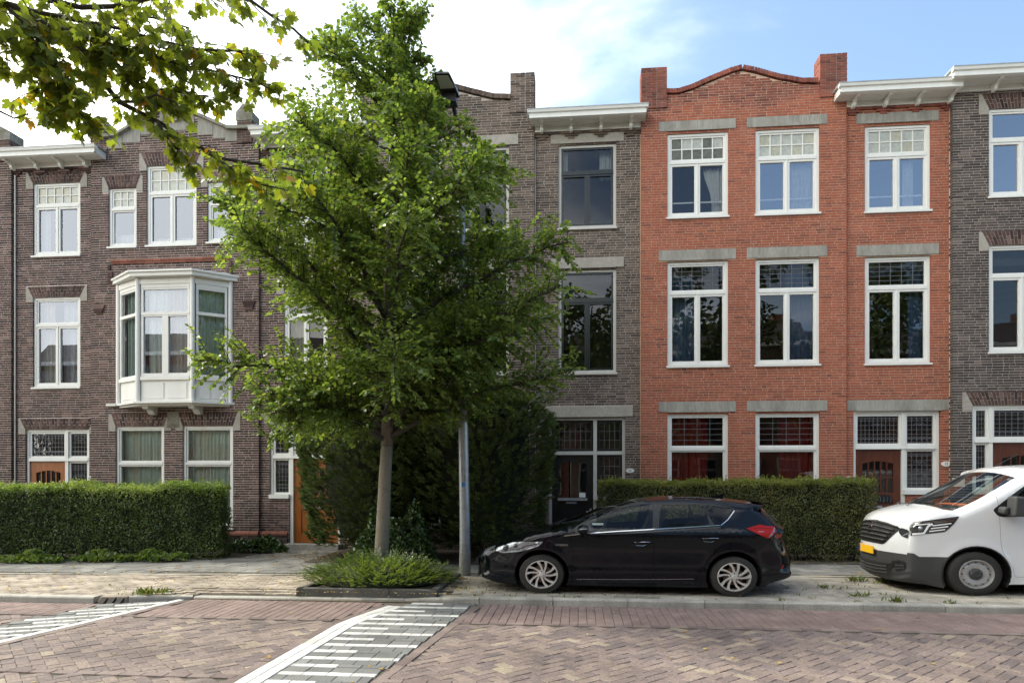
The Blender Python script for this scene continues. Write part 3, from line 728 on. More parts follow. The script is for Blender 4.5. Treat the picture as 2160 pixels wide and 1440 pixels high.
# ---------------------------------------------------------------- A1: purple brick house with bay window
def house_A1():
    H = thing('row_house', 'purple brick house with the white bay window and stone topped gable', 'house', (0, 0, 0), group='row of brick town houses')
    X0, X1 = xb(195), xb(548); Xd1 = xb(762)
    gl = [(230, 292), (246, 290), (287, 266), (342, 236), (360, 228), (376, 228), (408, 242), (483, 275), (504, 275)]
    gp = PX(gl, YF-.05); gp = [(X0, gp[0][1])]+gp+[(X1, gp[-1][1])]
    top = interp(gp)
    g = Bay(X0, X1, YF-.05, gp[0][1]-.25, 'brick_purple', 'mortar_light', topfn=lambda x: top(x)-.02, endR=True, endL=False)
    z = lambda y, x=365: zz(x, y)
    g0, g1 = xb(312), xb(417)
    window(H, g, g0, g1, z(517), z(350), tf=.345, gridn=(5, 2), glass='pane_cloud', tint=('figured_glass', 'figured_glass', 'figured_glass', 'figured_glass_yellow'), curt=((0, 1, 'curtain_white', 0, .12),), seed=5)
    arch_lintel(H, g, g0, g1, z(350)+.005, z(323))
    for a, b_ in ((232, 291), (440, 501)):
        q0, q1 = xb(a), xb(b_); xc = (a+b_)/2; yo = 397-(xc-261)*.055; yb2 = 521-(xc-261)*.05
        window(H, g, q0, q1, zz(xc, yb2), zz(xc, yo), tf=.36, gridn=(3, 2), low='single', glass='pane_cloud', curt=((0, 1, 'curtain_white', 0, .25),), seed=a)
        arch_lintel(H, g, q0, q1, zz(xc, yo)+.005, zz(xc, yo-23), qw=.15, splay=.1)
    # ground floor windows
    gf0, gf1 = (xb(247), xb(349)), (xb(388), xb(494))
    for k, (q0, q1) in enumerate((gf0, gf1)):
        window(H, g, q0, q1, .55, z(899), tf=.37, top='plain', low='single', glass='pane_clear', curt=((0, 1, 'curtain_green'),), seed=20+k)
        arch_lintel(H, g, q0, q1, z(899)+.005, z(872), splay=.1)
    # recess panel behind the bay window, terracotta string over it
    bz0, bz1 = z(862), z(592)
    g.holes.append((xb(258), xb(486), z(800), bz1)); g.reveals.append((xb(268), xb(478), z(796), bz1-.08))
    t = MB(); xa, xc2 = xb(240), xb(486); zt = z(551); r_ = random.Random(2); x = xa
    while x < xc2:
        q = min(x+.2, xc2); t.box(x, q-.006, g.Y-.05, g.Y+.03, zt, zt+.045, r_.random()); t.box(x, q-.006, g.Y-.03, g.Y+.03, zt-.045, zt-.003, r_.random()); x += .2
    t.build_each('terracotta_brick', 'terracotta', H)
    t = MB()                                             # corbelled brick steps beside the recess
    for sx, s in ((xb(232), 1), (xb(492), -1)):
        for j in range(3): t.box(min(sx, sx+s*(.06+.05*j)), max(sx, sx+s*(.06+.05*j)), g.Y-.03, g.Y+.04, zt-.18-.16*j, zt-.05-.16*j, .3)
    for sx in (xb(212), xb(528)):
        for j in range(4): t.box(sx-.09-.02*(3-j), sx+.09+.02*(3-j), g.Y-.035, g.Y+.03, z(640)-.05*j-.045, z(640)-.05*j, .2+.1*j)
    t.build_each('corbel_brick', 'brick_purple', H)
    # bay window
    YB = YF-.50; A = (xb(253), YF-.05); B = (xb(291, YB), YB); C_ = (xb(406, YB), YB); D_ = (xb(489), YF-.05)
    zb = lambda y: zz(350, y, YB)
    bw = MB(); z_s, z_h, z_t, z_p = zb(796), zb(603), zb(660), zb(846)
    segs = [(A, B), (B, C_), (C_, D_)]
    def strip(mb, P, Q, u0, u1, za, zc, off, th):
        P, Q = Vector((P[0], P[1], 0)), Vector((Q[0], Q[1], 0)); d = (Q-P); Ld = d.length; d.normalize(); n = Vector((d.y, -d.x, 0))
        a = P+d*(u0 if u0 >= 0 else Ld+u0)+n*off; b = P+d*(u1 if u1 > 0 else Ld+u1)+n*off; a2, b2 = a-n*th, b-n*th
        mb.hexa([(a.x, a.y, za), (b.x, b.y, za), (b2.x, b2.y, za), (a2.x, a2.y, za), (a.x, a.y, zc), (b.x, b.y, zc), (b2.x, b2.y, zc), (a2.x, a2.y, zc)])
    for P, Q in segs:
        Ld = math.dist(P, Q)
        strip(bw, P, Q, 0.07, -.07, z_s-.05, z_s+.03, .03, .12)
        strip(bw, P, Q, 0.07, -.07, z_h-.03, z_h+.19, .0, .10)
        strip(bw, P, Q, 0.02, -.02, z_h+.05, z_h+.16, .018, .02)
        strip(bw, P, Q, .07, -.07, z_t-.035, z_t+.03, .005, .1)
        for u in (.07, -.12): strip(bw, P, Q, u, u+.05 if u > 0 else -.07, z_s+.03, z_h-.03, -.005, .08)
        strip(bw, P, Q, .12, -.12, z_s+.03, z_s+.07, -.01, .06); strip(bw, P, Q, .12, -.12, z_h-.07, z_h-.03, -.01, .06)
    for P in (A, B, C_, D_):
        bw.tube([(P[0], P[1], z_p), (P[0], P[1], z_h+.19)], .052, 10)
    wroot = bw.build('bay_window', 'white_paint', H)
    for i, (P, Q) in enumerate(segs):
        Ld = math.dist(P, Q)
        pn = MB(); strip(pn, P, Q, .06, -.06, z_p, z_s-.05, -.02, .04)
        nn = 2 if i != 0 else 1
        for k in range(nn):
            u0 = .1+(Ld-.2)*k/nn+.04; u1 = .1+(Ld-.2)*(k+1)/nn-.04
            strip(pn, P, Q, u0, u1, z_p+.07, z_s-.11, -.006, .014)
        pn.build('panel', 'white_paint', wroot)
        for za, zc in ((z_s+.07, z_t-.035), (z_t+.03, z_h-.07)):
            if i == 1 and za < z_t:
                mm = MB(); strip(mm, P, Q, Ld/2-.07, Ld/2+.07, za, zc, .0, .07); strip(mm, P, Q, .12, -.12, zc-.035, zc, -.008, .05); strip(mm, P, Q, .12, -.12, za, za+.03, -.008, .05); mm.build('sash', 'white_paint', wroot)
            gq = MB(); Pv, Qv = Vector((P[0], P[1], 0)), Vector((Q[0], Q[1], 0)); d = (Qv-Pv).normalized(); n = Vector((d.y, -d.x, 0))
            a = Pv+d*.12-n*.04; b2 = Qv-d*.12-n*.04
            gq.quad((a.x, a.y, za), (b2.x, b2.y, za), (b2.x, b2.y, zc), (a.x, a.y, zc)); gq.build('pane', 'pane_cloud' if i == 1 else 'pane_clear', wroot)
    def cur(P, Q, u0, u1, m, sd_):
        Pv, Qv = Vector((P[0], P[1], 0)), Vector((Q[0], Q[1], 0)); d = (Qv-Pv); Ld = d.length; d.normalize(); n = Vector((d.y, -d.x, 0)); v = []; f = []; N_ = int((u1-u0)*Ld/.012)
        for i in range(N_+1):
            u = (u0+(u1-u0)*i/N_)*Ld; w = .02*math.sin(u*70+sd_)+.012*math.sin(u*31+sd_); p = Pv+d*u-n*(.17+w); v += [(p.x, p.y, z_s), (p.x, p.y, z_h)]
        f = [(2*i, 2*i+2, 2*i+3, 2*i+1) for i in range(N_)]
        me = bpy.data.meshes.new('curtain'); me.from_pydata(v, [], f); me.materials.append(MATS[m]); me.polygons.foreach_set('use_smooth', [True]*len(f)); o = bpy.data.objects.new('curtain', me); COL.objects.link(o); o.parent = wroot
    cur(A, B, .15, .85, 'curtain_teal', 1); cur(B, C_, .12, .5, 'curtain_green', 2); cur(B, C_, .5, .9, 'curtain_cream', 3); cur(C_, D_, .1, .95, 'curtain_green', 4)
    r2 = MB()                                            # roof, fascia, base board
    def plan(e, zv): return [(A[0]-e, A[1]), (B[0]-e*.5, B[1]-e), (C_[0]+e*.5, C_[1]-e), (D_[0]+e, D_[1])]
    r2.prism([(p[0], p[1]) for p in plan(.16, 0)], z_h+.19, z_h+.29, axis='z')
    r2.prism([(p[0], p[1]) for p in plan(.20, 0)], z_h+.27, z_h+.31, axis='z')
    r2.prism([(p[0], p[1]) for p in plan(.02, 0)], z_h+.312, z_h+.36, axis='z')
    r2.build('bay_roof', 'white_paint', wroot)
    r2 = MB(); r2.prism(plan(.09, 0), z_p-.045, z_p, axis='z'); r2.prism(plan(-.02, 0), z_p-.09, z_p-.047, axis='z'); r2.box(A[0]-.25, A[0]-.02, g.Y-.08, g.Y+.02, z_p-.05, z_p)
    r2.build('base_board', 'white_paint', wroot)
    for xx in (B[0]+.1, C_[0]-.08):
        r2 = MB(); r2.prism([(g.Y+.0, z_p-.09), (YB+.08, z_p-.09), (YB+.1, z_p-.14), (g.Y-.2, z_p-.17), (g.Y-.12, z_p-.25), (g.Y, z_p-.26)], xx-.07, xx+.07, axis='x'); r2.build('bracket', 'white_paint', wroot)
    # entrance bay, right of the gable
    zc = zz(620, 266, YF-.4)
    d = Bay(X1, Xd1, YF+.02, zc-.17, 'brick_purple', 'mortar_light')
    w0, w1 = xb(598), xb(690)
    window(H, d, w0, w1, zz(645, 512), zz(645, 357), tf=.31, gridn=(5, 2), glass='pane_cloud', curt=((0, 1, 'curtain_white'),), seed=31)
    stone_lintel(H, d, w0-.17, w1+.17, zz(645, 357), zz(645, 330), m='stone_warm')
    window(H, d, w0, w1, zz(645, 795), zz(645, 608), tf=.31, top='plain', glass='pane_old', curt=((0, .4, 'curtain_cream'),), seed=32)
    arch_lintel(H, d, w0, w1, zz(645, 608), zz(645, 583))
    doorset(H, d, None, side='L', dm='varnished_orange', x0=xb(568), x1=xb(716), x_m=xb(613), ztop=zz(640, 893), ztr=zz(640, 962), zbase=.2, sidesill=zz(590, 1046), leads=((8, 5), (3, 5), (4, 8)))
    stone_lintel(H, d, xb(556), xb(730), zz(640, 893), zz(640, 867), m='stone_warm')
    lay_bricks(H, [g, d], 300, 1.75)
    cornice(H, xb(527, YF-.45), xb(770, YF-.4), zc, d.Y, brick='brick_purple', bx=(xb(560), xb(750)))
    # terracotta plinth course and dark plinth
    for (a, c, yy) in ((X0, X1, g.Y), (X1, xb(606), d.Y)):
        t = MB(); x = a; z0 = zz(550, 1128)
        while x < c: q = min(x+.2, c); t.prism([(yy-.05, z0), (yy+.02, z0), (yy+.02, z0+.09), (yy-.01, z0+.09), (yy-.05, z0+.045)], x, q-.006, axis='x', t=rnd.random()); x += .2
        t.build_each('terracotta_brick', 'terracotta', H)
        t = MB(); x = a; r_ = random.Random(8); zq = .06; row = 0
        while zq < z0-.02:
            x = a-(.1 if row % 2 else 0)
            while x < c:
                p, q = max(a, x), min(x+.205, c); x += .2155
                if q-p > .02: t.box(p, q, yy-.035, yy+.02, zq, zq+CH-JT, r_.random())
            zq += CH; row += 1
        tag(t.build('plinth_brickwork', 'brick_dark', H, tone=True), kind='stuff')
    # gable stonework
    s = MB(); P = gp; n = len(P)
    for i in range(n-1):
        (a, za), (c, zc2) = P[i], P[i+1]
        if c-a < .01: continue
        s.hexa([(a, g.Y-.10, za), (c, g.Y-.10, zc2), (c, g.Y+.3, zc2), (a, g.Y+.3, za), (a, g.Y-.085, za+.075), (c, g.Y-.085, zc2+.075), (c, g.Y+.3, zc2+.075), (a, g.Y+.3, za+.075)])
    s.build('coping', 'stone_mossy', H)
    s = MB()
    for a, c, dz in ((230, 262, .24), (262, 300, .21), (300, 330, .26), (420, 452, .26), (452, 478, .21), (478, 505, .24)):
        xa, xc3 = xb(a), xb(c)-.008; s.hexa([(xa, g.Y-.012, min(top(xa), top(xc3))-dz), (xc3, g.Y-.012, min(top(xa), top(xc3))-dz), (xc3, g.Y+.1, min(top(xa), top(xc3))-dz), (xa, g.Y+.1, min(top(xa), top(xc3))-dz), (xa, g.Y-.012, top(xa)), (xc3, g.Y-.012, top(xc3)), (xc3, g.Y+.1, top(xc3)), (xa, g.Y+.1, top(xa))])
    xa, xc3 = xb(343), xb(386); zc3 = zz(365, 232)
    s.hexa([(xa-.3, g.Y-.012, zc3-.5), (xc3+.3, g.Y-.012, zc3-.5), (xc3+.3, g.Y+.1, zc3-.5), (xa-.3, g.Y+.1, zc3-.5), (xa-.3, g.Y-.012, top(xa-.3)), (xc3+.3, g.Y-.012, top(xc3+.3)), (xc3+.3, g.Y+.1, top(xc3+.3)), (xa-.3, g.Y+.1, top(xa-.3))])
    s.build('gable_stone', 'stone', H)
    s = MB(); s.box(xa, xc3, g.Y-.06, g.Y+.3, zc3-.3, zz(365, 206)); s.prism([(xa-.02, zz(365, 206)), (xc3+.02, zz(365, 206)), (xc3+.02, zz(365, 199)), (xc3-.1, zz(365, 192)), (xa+.1, zz(365, 192)), (xa-.02, zz(365, 199))], g.Y-.08, g.Y+.32)
    s.build('gable_finial', 'stone_mossy', H)
    pier(H, X0, xb(231), gp[0][1]-.3, zz(212, 283), YF-.05, 'brick_purple', cap='stone', dep=.3)
    pier(H, xb(503), xb(535), gp[-1][1]-.3, zz(520, 258), YF-.05, 'brick_purple', cap='stone', dep=.3)
    par = MB(); par.prism([(X0+.02, gp[0][1]-.6)]+[(X1-.02, gp[0][1]-.6)]+[(x, zv-.01) for x, zv in gp[::-1] if X0+.02 < x < X1-.02], g.Y+.09, g.Y+.3); par.build('parapet', 'brick_dark', H)
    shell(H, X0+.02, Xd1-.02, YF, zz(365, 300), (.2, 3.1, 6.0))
    v = MB(); v.box(gf0[1]+.08, gf1[0]-.08, g.Y-.014, g.Y-.002, z(900)-.02, z(868)); v.build('repair_patch', 'stone_mossy', H)
    return H
# ---------------------------------------------------------------- C: brown brick house behind the young tree
def house_C():
    H = thing('row_house', 'brown brick house with black framed windows and black door behind the tree', 'house', (0, 0, 0), group='row of brick town houses')
    X0, X1, Xd = xb(762), xb(1128), xb(1352)
    gl = [(815, 208), (850, 206), (895, 196), (945, 185), (990, 197), (1040, 209), (1077, 210)]
    gp = PX(gl, YF-.05); gp = [(X0, gp[0][1])]+gp+[(X1, gp[-1][1])]; top = interp(gp)
    g = Bay(X0, X1, YF-.05, gp[0][1]-.2, 'brick_brown', 'mortar_mid', topfn=lambda x: top(x)-.02, endL=True, endR=True)
    rows = [((1239, 304), (1239, 479)), ((1239, 568), (1239, 785)), ((1239, 886), None)]
    Z = [(zz(*a), zz(*b_) if b_ else .6) for a, b_ in rows]
    LT = [(zz(1239, 300), zz(1239, 279)), (zz(1239, 564), zz(1239, 543)), (zz(1239, 878), zz(1239, 857))]
    for a, c in ((820, 932), (962, 1074)):
        x0, x1 = xb(a), xb(c)
        for k in range(3):
            window(H, g, x0, x1, Z[k][1], Z[k][0], tf=.31, top='plain', low='double' if k < 2 else 'single', glass='pane_old', fm='grey_paint', sm='black_paint', curt=((.0, .3, 'curtain_white'),) if k == 0 else (), seed=a+k)
            stone_lintel(H, g, x0-.2, x1+.2, LT[k][0], LT[k][1], m='stone_warm')
    zc = zz(1240, 226, YF-.45)
    d = Bay(X1, Xd, YF+.02, zc-.17, 'brick_brown', 'mortar_mid')
    x0, x1 = xb(1178), xb(1300)
    window(H, d, x0, x1, Z[0][1], Z[0][0], tf=.335, top='plain', glass='pane_old', fm='grey_paint', sm='black_paint', curt=((.0, .16, 'curtain_white', .62, 1), (.72, .95, 'curtain_white', .62, 1)), seed=41)
    window(H, d, x0, x1, Z[1][1], Z[1][0], tf=.30, top='plain', glass='pane_old', fm='grey_paint', sm='black_paint', seed=42)
    stone_lintel(H, d, xb(1162), xb(1316), LT[0][0], LT[0][1], m='stone_warm'); stone_lintel(H, d, xb(1162), xb(1316), LT[1][0], LT[1][1], m='stone_warm')
    stone_lintel(H, d, xb(1150), xb(1335), LT[2][0], LT[2][1], m='stone_warm')
    doorset(H, d, None, side='R', dm='black_paint', fm='grey_paint', sm='black_paint', kind='black', x0=xb(1158), x1=xb(1319), x_m=xb(1255.5), ztop=zz(1239, 880), ztr=zz(1239, 954), zbase=.2, sidesill=zz(1285, 1050), leads=((7, 3), (4, 3), (4, 4)), deco=False)
    plate(H, 1329, 992, d.Y, '63', .088, .048)
    lay_bricks(H, [g, d], 300, 1.0)
    cornice(H, xb(1116, YF-.45), xb(1364, YF-.45), zc, d.Y, brick='brick_brown', bx=(xb(1143), xb(1330)))
    coping_bricks(H, gp[1:-1], g.Y, 'brick_brown')
    pier(H, xb(1077), X1, gp[-1][1]-.3, zz(1103, 158), YF-.05, 'brick_brown', side_m='mortar_light'); pier(H, X0, xb(814), gp[0][1]-.3, zz(790, 168), YF-.05, 'brick_brown', side_m='mortar_light')
    par = MB(); par.prism([(X0+.02, gp[0][1]-.6)]+[(X1-.02, gp[0][1]-.6)]+[(x, zv-.01) for x, zv in gp[::-1] if X0+.02 < x < X1-.02], g.Y+.09, g.Y+.25); par.build('parapet', 'brick_dark', H)
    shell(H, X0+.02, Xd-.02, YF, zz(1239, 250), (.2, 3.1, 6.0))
    jt = MB(); jt.box(Xd-.018, Xd-.004, YF-.004, YF+.03, .1, zc-.4); jt.build('party_joint', 'mortar_red', H)
    for a, c in ((X1+.0, 0),): 
        dp = MB(); dp.box(a+.006, a+.02, YF-.012, YF+.018, .1, zc-.4); dp.build('cable_conduit', 'mortar_light', H)
    return H
# ---------------------------------------------------------------- D: red brick house
def house_D():
    H = thing('row_house', 'bright red brick house with white windows and curved gable between brick piers', 'house', (0, 0, 0), group='row of brick town houses')
    X0, X1, Xd = xb(1352), xb(1784), xb(2010)
    gl = [(1405, 198), (1430, 198), (1460, 189), (1500, 171), (1545, 153), (1564, 148), (1590, 153), (1640, 167), (1690, 176), (1725, 176)]
    gp = PX(gl, YF-.05); gp = [(X0, gp[0][1])]+gp+[(X1, gp[-1][1])]; top = interp(gp)
    g = Bay(X0, X1, YF-.05, gp[0][1]-.2, 'brick_red', 'mortar_red', topfn=lambda x: top(x)-.02, endR=True, top_brick=('brick_red_weathered', zz(1500, 222)))
    s = lambda y: zz(1470, y)
    T3, S3, T2, S2, T1 = s(283), s(458), s(553), s(771), s(872)
    LT = [(s(277), s(256.5)), (s(549.5), s(528)), (s(868.5), s(847))]
    cols = [(xb(1407), xb(1535)), (xb(1592), xb(1727))]; lint = [(xb(1389), xb(1551)), (xb(1574), xb(1743))]
    for k in range(2):
        x0, x1 = cols[k]
        window(H, g, x0, x1, S3, T3, tf=.34, gridn=(5, 2), glass='pane_clear' if k == 0 else 'pane_sky', tint=('figured_glass_dark', 'figured_glass_dark', 'figured_glass') if k == 0 else ('figured_glass', 'figured_glass', 'figured_glass_yellow'), hbar=.27,
               curt=((.62, .95, 'curtain_white', 0, .62, .45),) if k == 0 else ((.6, .95, 'curtain_white'),), seed=50+k)
        window(H, g, x0, x1, S2, T2, tf=.30, top='lead', leadn=(5, 5), glass='pane_clear', topglass='pane_old', curt=((.06, .46, 'curtain_blue'),) if k == 0 else ((.52, .95, 'curtain_blue'),), seed=52+k)
        window(H, g, x0, x1, .45, T1, tf=.29, top='lead', leadn=(4, 5), low='single', glass='pane_clear', topglass='pane_old', curt=((.06, .7, 'curtain_red'),) if k == 0 else ((.42, .95, 'curtain_red'),), seed=54+k)
        for a in range(3): stone_lintel(H, g, lint[k][0], lint[k][1], LT[a][0], LT[a][1])
    zc = zz(1900, 170, YF-.45)
    d = Bay(X1, Xd, YF+.02, zc-.17, 'brick_red', 'mortar_red')
    x0, x1 = xb(1825), xb(1964)
    window(H, d, x0, x1, S3, T3, tf=.34, gridn=(5, 2), glass='pane_sky', tint=('figured_glass', 'figured_glass', 'figured_glass', 'figured_glass_yellow'), hbar=.27, curt=((.66, .82, 'curtain_white'),), seed=60)
    window(H, d, x0, x1, S2, T2, tf=.29, top='lead', leadn=(5, 5), glass='pane_clear', topglass='pane_old', curt=((.74, .95, 'curtain_blue'),), seed=61)
    stone_lintel(H, d, xb(1807), xb(1981), LT[0][0], LT[0][1]); stone_lintel(H, d, xb(1807), xb(1981), LT[1][0], LT[1][1]); stone_lintel(H, d, xb(1787), xb(2006), LT[2][0], LT[2][1])
    doorset(H, d, None, side='R', dm='varnished_brown', x0=xb(1801), x1=xb(1984), x_m=xb(1908.5), ztop=zz(1890, 866), ztr=zz(1890, 942), zbase=.2, sidesill=zz(1945, 1037), leads=((10, 6), (5, 6), (5, 8)))
    plate(H, 1790, 1008, d.Y, '71', .06, .04, 'ink_blue', .3); plate(H, 1996, 978, d.Y, '73', .092, .055)
    lay_bricks(H, [g, d], 300, 1.7)
    cornice(H, xb(1775, YF-.45), xb(2034, YF-.45), zc, d.Y, brick='brick_red_weathered', bx=(xb(1797), xb(2000)))
    coping_bricks(H, gp[1:-1], g.Y, 'brick_red_weathered', th=.09)
    pier(H, X0, xb(1406), gp[0][1]-.3, zz(1378, 146), YF-.05, 'brick_red_weathered'); pier(H, xb(1727), X1, gp[-1][1]-.3, zz(1755, 118), YF-.05, 'brick_red_weathered')
    par = MB(); par.prism([(X0+.02, gp[0][1]-.6)]+[(X1-.02, gp[0][1]-.6)]+[(x, zv-.01) for x, zv in gp[::-1] if X0+.02 < x < X1-.02], g.Y+.09, g.Y+.25); par.build('parapet', 'brick_red_weathered', H)
    shell(H, X0+.02, Xd-.02, YF, zz(1500, 240), (.2, 3.1, 6.1))
    jt = MB(); jt.box(Xd-.02, Xd-.004, YF-.004, YF+.03, .1, zc-.4); jt.build('party_joint', 'mortar_light', H)
    for k, (x0, x1) in enumerate(cols[:1]):                    # a tall stand glimpsed in one window
        pass
    return H
# ---------------------------------------------------------------- E: dark brick house at the right edge
def house_E():
    H = thing('row_house', 'dark brick house at the right edge behind the white van, highest white cornice', 'house', (0, 0, 0), group='row of brick town houses')
    X0 = xb(2009, YF-.12); X1 = 13.6
    zc = zz(2090, 138, YF-.6)
    g = Bay(X0, X1, YF-.13, zc-.17, 'brick_dark', 'mortar_mid', endL=True)
    z = lambda y, x=2110: zz(x, y, YF-.13)
    x0 = at(2086, 800, YF-.13)[0]; x1 = x0+1.28
    window(H, g, x0, x1, z(413), z(229), tf=.36, top='plain', glass='pane_sky', seed=70); arch_lintel(H, g, x0, x1, z(229)+.005, z(198), qw=.19, brick='brick_purple')
    window(H, g, x0, x1, z(741), z(517), tf=.29, top='plain', glass='pane_old', seed=71); arch_lintel(H, g, x0, x1, z(517)+.005, z(488), qw=.19, brick='brick_purple')
    a0 = at(2051, 800, YF-.13)[0]
    xm = at(2092, 800, YF-.13)[0]
    doorset(H, g, None, side='L', dm='varnished_brown', x0=a0, x1=xm+1.35, x_m=xm, ztop=z(854), ztr=z(928), zbase=.2, sidesill=z(1036), leads=((10, 6), (3, 6), (3, 7)))
    arch_lintel(H, g, a0, xm+1.35, z(854)+.005, z(826), qw=.19, brick='brick_purple')
    xq = xm+2.6
    window(H, g, xq, xq+1.2, z(741), z(517), tf=.29, top='plain', glass='pane_old', seed=72); window(H, g, xq, xq+1.2, z(413), z(229), tf=.36, top='plain', glass='pane_sky', seed=73)
    window(H, g, xq, xq+1.2, .5, z(854), tf=.3, top='plain', low='single', glass='pane_clear', seed=74)
    lay_bricks(H, [g], 300, 1.8)
    cornice(H, at(2016, 800, YF-.6)[0], X1, zc, g.Y, nbr=9, bx=(at(2102, 800, YF-.3)[0], X1-.5))
    shell(H, X0+.02, X1, YF-.05, zc-.1, (.2, 3.1, 6.1))
    mb = MB(); x_, z_ = at(2024, 1013, YF-.2); mb.box(x_-.1, x_+.1, YF-.2, YF-.13, z_-.12, z_+.05); mb.build('letterbox', 'enamel', H)
    return H
for f_ in (house_A0, house_A1, house_C, house_D, house_E): ALLH.append(f_())
# ================================================================ GROUND
tone_mat('paver_field', [(0, (.13, .104, .101)), (.3, (.17, .131, .121)), (.62, (.193, .149, .133)), (.9, (.22, .17, .145)), (.97, (.27, .225, .17)), (1, (.155, .125, .126))], rough=.75, grime=.24, gscale=.9, fine=.28, fscale=40)
tone_mat('paver_red', [(0, (.185, .132, .122)), (.5, (.205, .147, .134)), (1, (.225, .163, .148))], rough=.78, grime=.2)
tone_mat('paver_brown', [(0, (.14, .105, .098)), (.6, (.18, .14, .128)), (1, (.22, .17, .15))], rough=.78, grime=.2)
tone_mat('paver_grey', [(0, (.13, .13, .128)), (.6, (.165, .165, .16)), (1, (.2, .2, .195))], rough=.8, grime=.14, fine=.3, fscale=120)
tone_mat('paver_white', [(0, (.48, .47, .45)), (.6, (.56, .55, .53)), (1, (.61, .60, .575))], rough=.75, grime=.2, gscale=3, fine=.22)
tone_mat('paver_beige', [(0, (.24, .20, .165)), (.5, (.31, .265, .215)), (1, (.36, .30, .25))], rough=.85, grime=.3, gscale=2)
tone_mat('slab_bay', [(0, (.24, .22, .19)), (.5, (.30, .275, .235)), (1, (.34, .31, .27))], rough=.85, grime=.28, gscale=1.6, eff=(.11, .095, .065), effthr=(.56, .74))
tone_mat('slab_pavement', [(0, (.14, .135, .13)), (.5, (.185, .18, .17)), (1, (.225, .215, .20))], rough=.85, grime=.28, gscale=1.5, eff=(.12, .1, .08), effthr=(.58, .8))
tone_mat('kerb_concrete', [(0, (.27, .26, .235)), (.5, (.33, .315, .285)), (1, (.37, .355, .32))], rough=.9, grime=.25, fine=.45, fscale=170, bump=.6, bscale=200)
tone_mat('kerb_dark', [(0, (.085, .08, .075)), (1, (.12, .115, .105))], rough=.9, grime=.25, fine=.4, fscale=150, bump=.4)
mat('joint_sand', (.11, .09, .075), .95, nscale=20, namt=.35, dirt=(.06, .075, .025), dscale=6, dthr=(.5, .7))
mat('soil', (.07, .055, .04), .98, nscale=18, namt=.4, bump=.6, bscale=30)
mat('far_ground', (.16, .15, .13), .95, nscale=.4, namt=.2)

def proj(x, y, z):
    d = -x*sth+y*cth
    if d < .5: return None
    return 1080+FPX*(x*cth+y*sth)/d, HZN-FPX*(z-CAMH)/d
def plane(name, x0, x1, y0, y1, z, m, kind='structure'):
    b = MB(); b.quad((x0, y0, z), (x1, y0, z), (x1, y1, z), (x0, y1, z)); o = b.build(name, m); 
    if kind: o['kind'] = kind
    return o
plane('ground', -400, 400, -300, 400, -.05, 'far_ground')
road = plane('road', -60, 60, -3.4, 9.2, -.012, 'joint_sand')
UNITP = {}
def frustum(b, cx, cy, z, L, W, a, t, h=.03, ch=.0035, dz=(0, 0)):
    ca, sa = math.cos(a), math.sin(a); n = len(b.v)
    for l, w, zz_ in ((L/2, W/2, z-ch*1.2), (L/2-ch, W/2-ch, z)):
        for p, q in ((-1, -1), (1, -1), (1, 1), (-1, 1)):
            b.v.append((cx+p*l*ca-q*w*sa, cy+p*l*sa+q*w*ca, zz_+dz[0]*p+dz[1]*q))
    for p, q in ((-1, -1), (1, -1), (1, 1), (-1, 1)):
        b.v.append((cx+p*L/2*ca-q*W/2*sa, cy+p*L/2*sa+q*W/2*ca, z-h))
    b.f.append((n+4, n+5, n+6, n+7)); b.t.append(t); b.mi.append(0)
    for k in range(4):
        j = (k+1) % 4
        b.f.append((n+k, n+j, n+4+j, n+4+k)); b.f.append((n+8+k, n+8+j, n+j, n+k)); b.t += [t, t]; b.mi += [0, 0]
def unit_paver(m, L, W, name):
    k = (m, round(L, 3), round(W, 3))
    if k not in UNITP:
        b = MB(); frustum(b, 0, 0, 0, L, W, 0, 0)
        me = bpy.data.meshes.new(name); me.from_pydata(b.v, [], b.f); me.materials.append(MATS[m]); UNITP[k] = me
    return UNITP[k]
def pave(parent, name, pieces, z, m, nsingle=300, var=.0022):
    """pieces: (x, y, angle, L, W, dz); the nearest 300 in view are objects of their own"""
    sc_ = []
    for p in pieces:
        q = proj(p[0], p[1], z)
        vis = q and -20 < q[0] < 2180 and q[1] < 1450
        sc_.append((0 if vis else 1, math.hypot(p[0], p[1]), p))
    sc_.sort(key=lambda s: s[:2])
    b = MB()
    for i, (v, d, p) in enumerate(sc_):
        x, y, a, Lp, Wp, dz = p; zj = z+dz+rnd.uniform(-var, var)
        if v == 0 and i < nsingle:
            o = inst(name, unit_paver(m, Lp, Wp, name), parent, (x, y, zj), (rnd.uniform(-.01, .01), rnd.uniform(-.01, .01), a))
        else: frustum(b, x, y, zj, Lp, Wp, a, rnd.random(), dz=(rnd.uniform(-.0008, .0008), rnd.uniform(-.0008, .0008)))
    if b.v: tag(b.build(name+'_field', m, parent, tone=True), kind='stuff')
def xl_mark(y): return float(np.interp(y, [3, 5.31, 7.7, 9.05], [-2.83, -2.80, -2.74, -2.38]))     # outer edge of white line
def xr_mark(y): return float(np.interp(y, [3, 5.43, 8.61, 9.05], [-1.98, -1.69, -1.37, -1.30]))
def xl2(y): return float(np.interp(y, [3, 4.9, 6.38, 8.94], [-6.45, -6.1, -5.82, -5.33]))           # left marking, its white line
def xl2o(y): return float(np.interp(y, [3, 5.2, 7.0, 8.5], [-7.3, -6.95, -6.55, -6.2]))
YG, YM = 7.76, 5.50
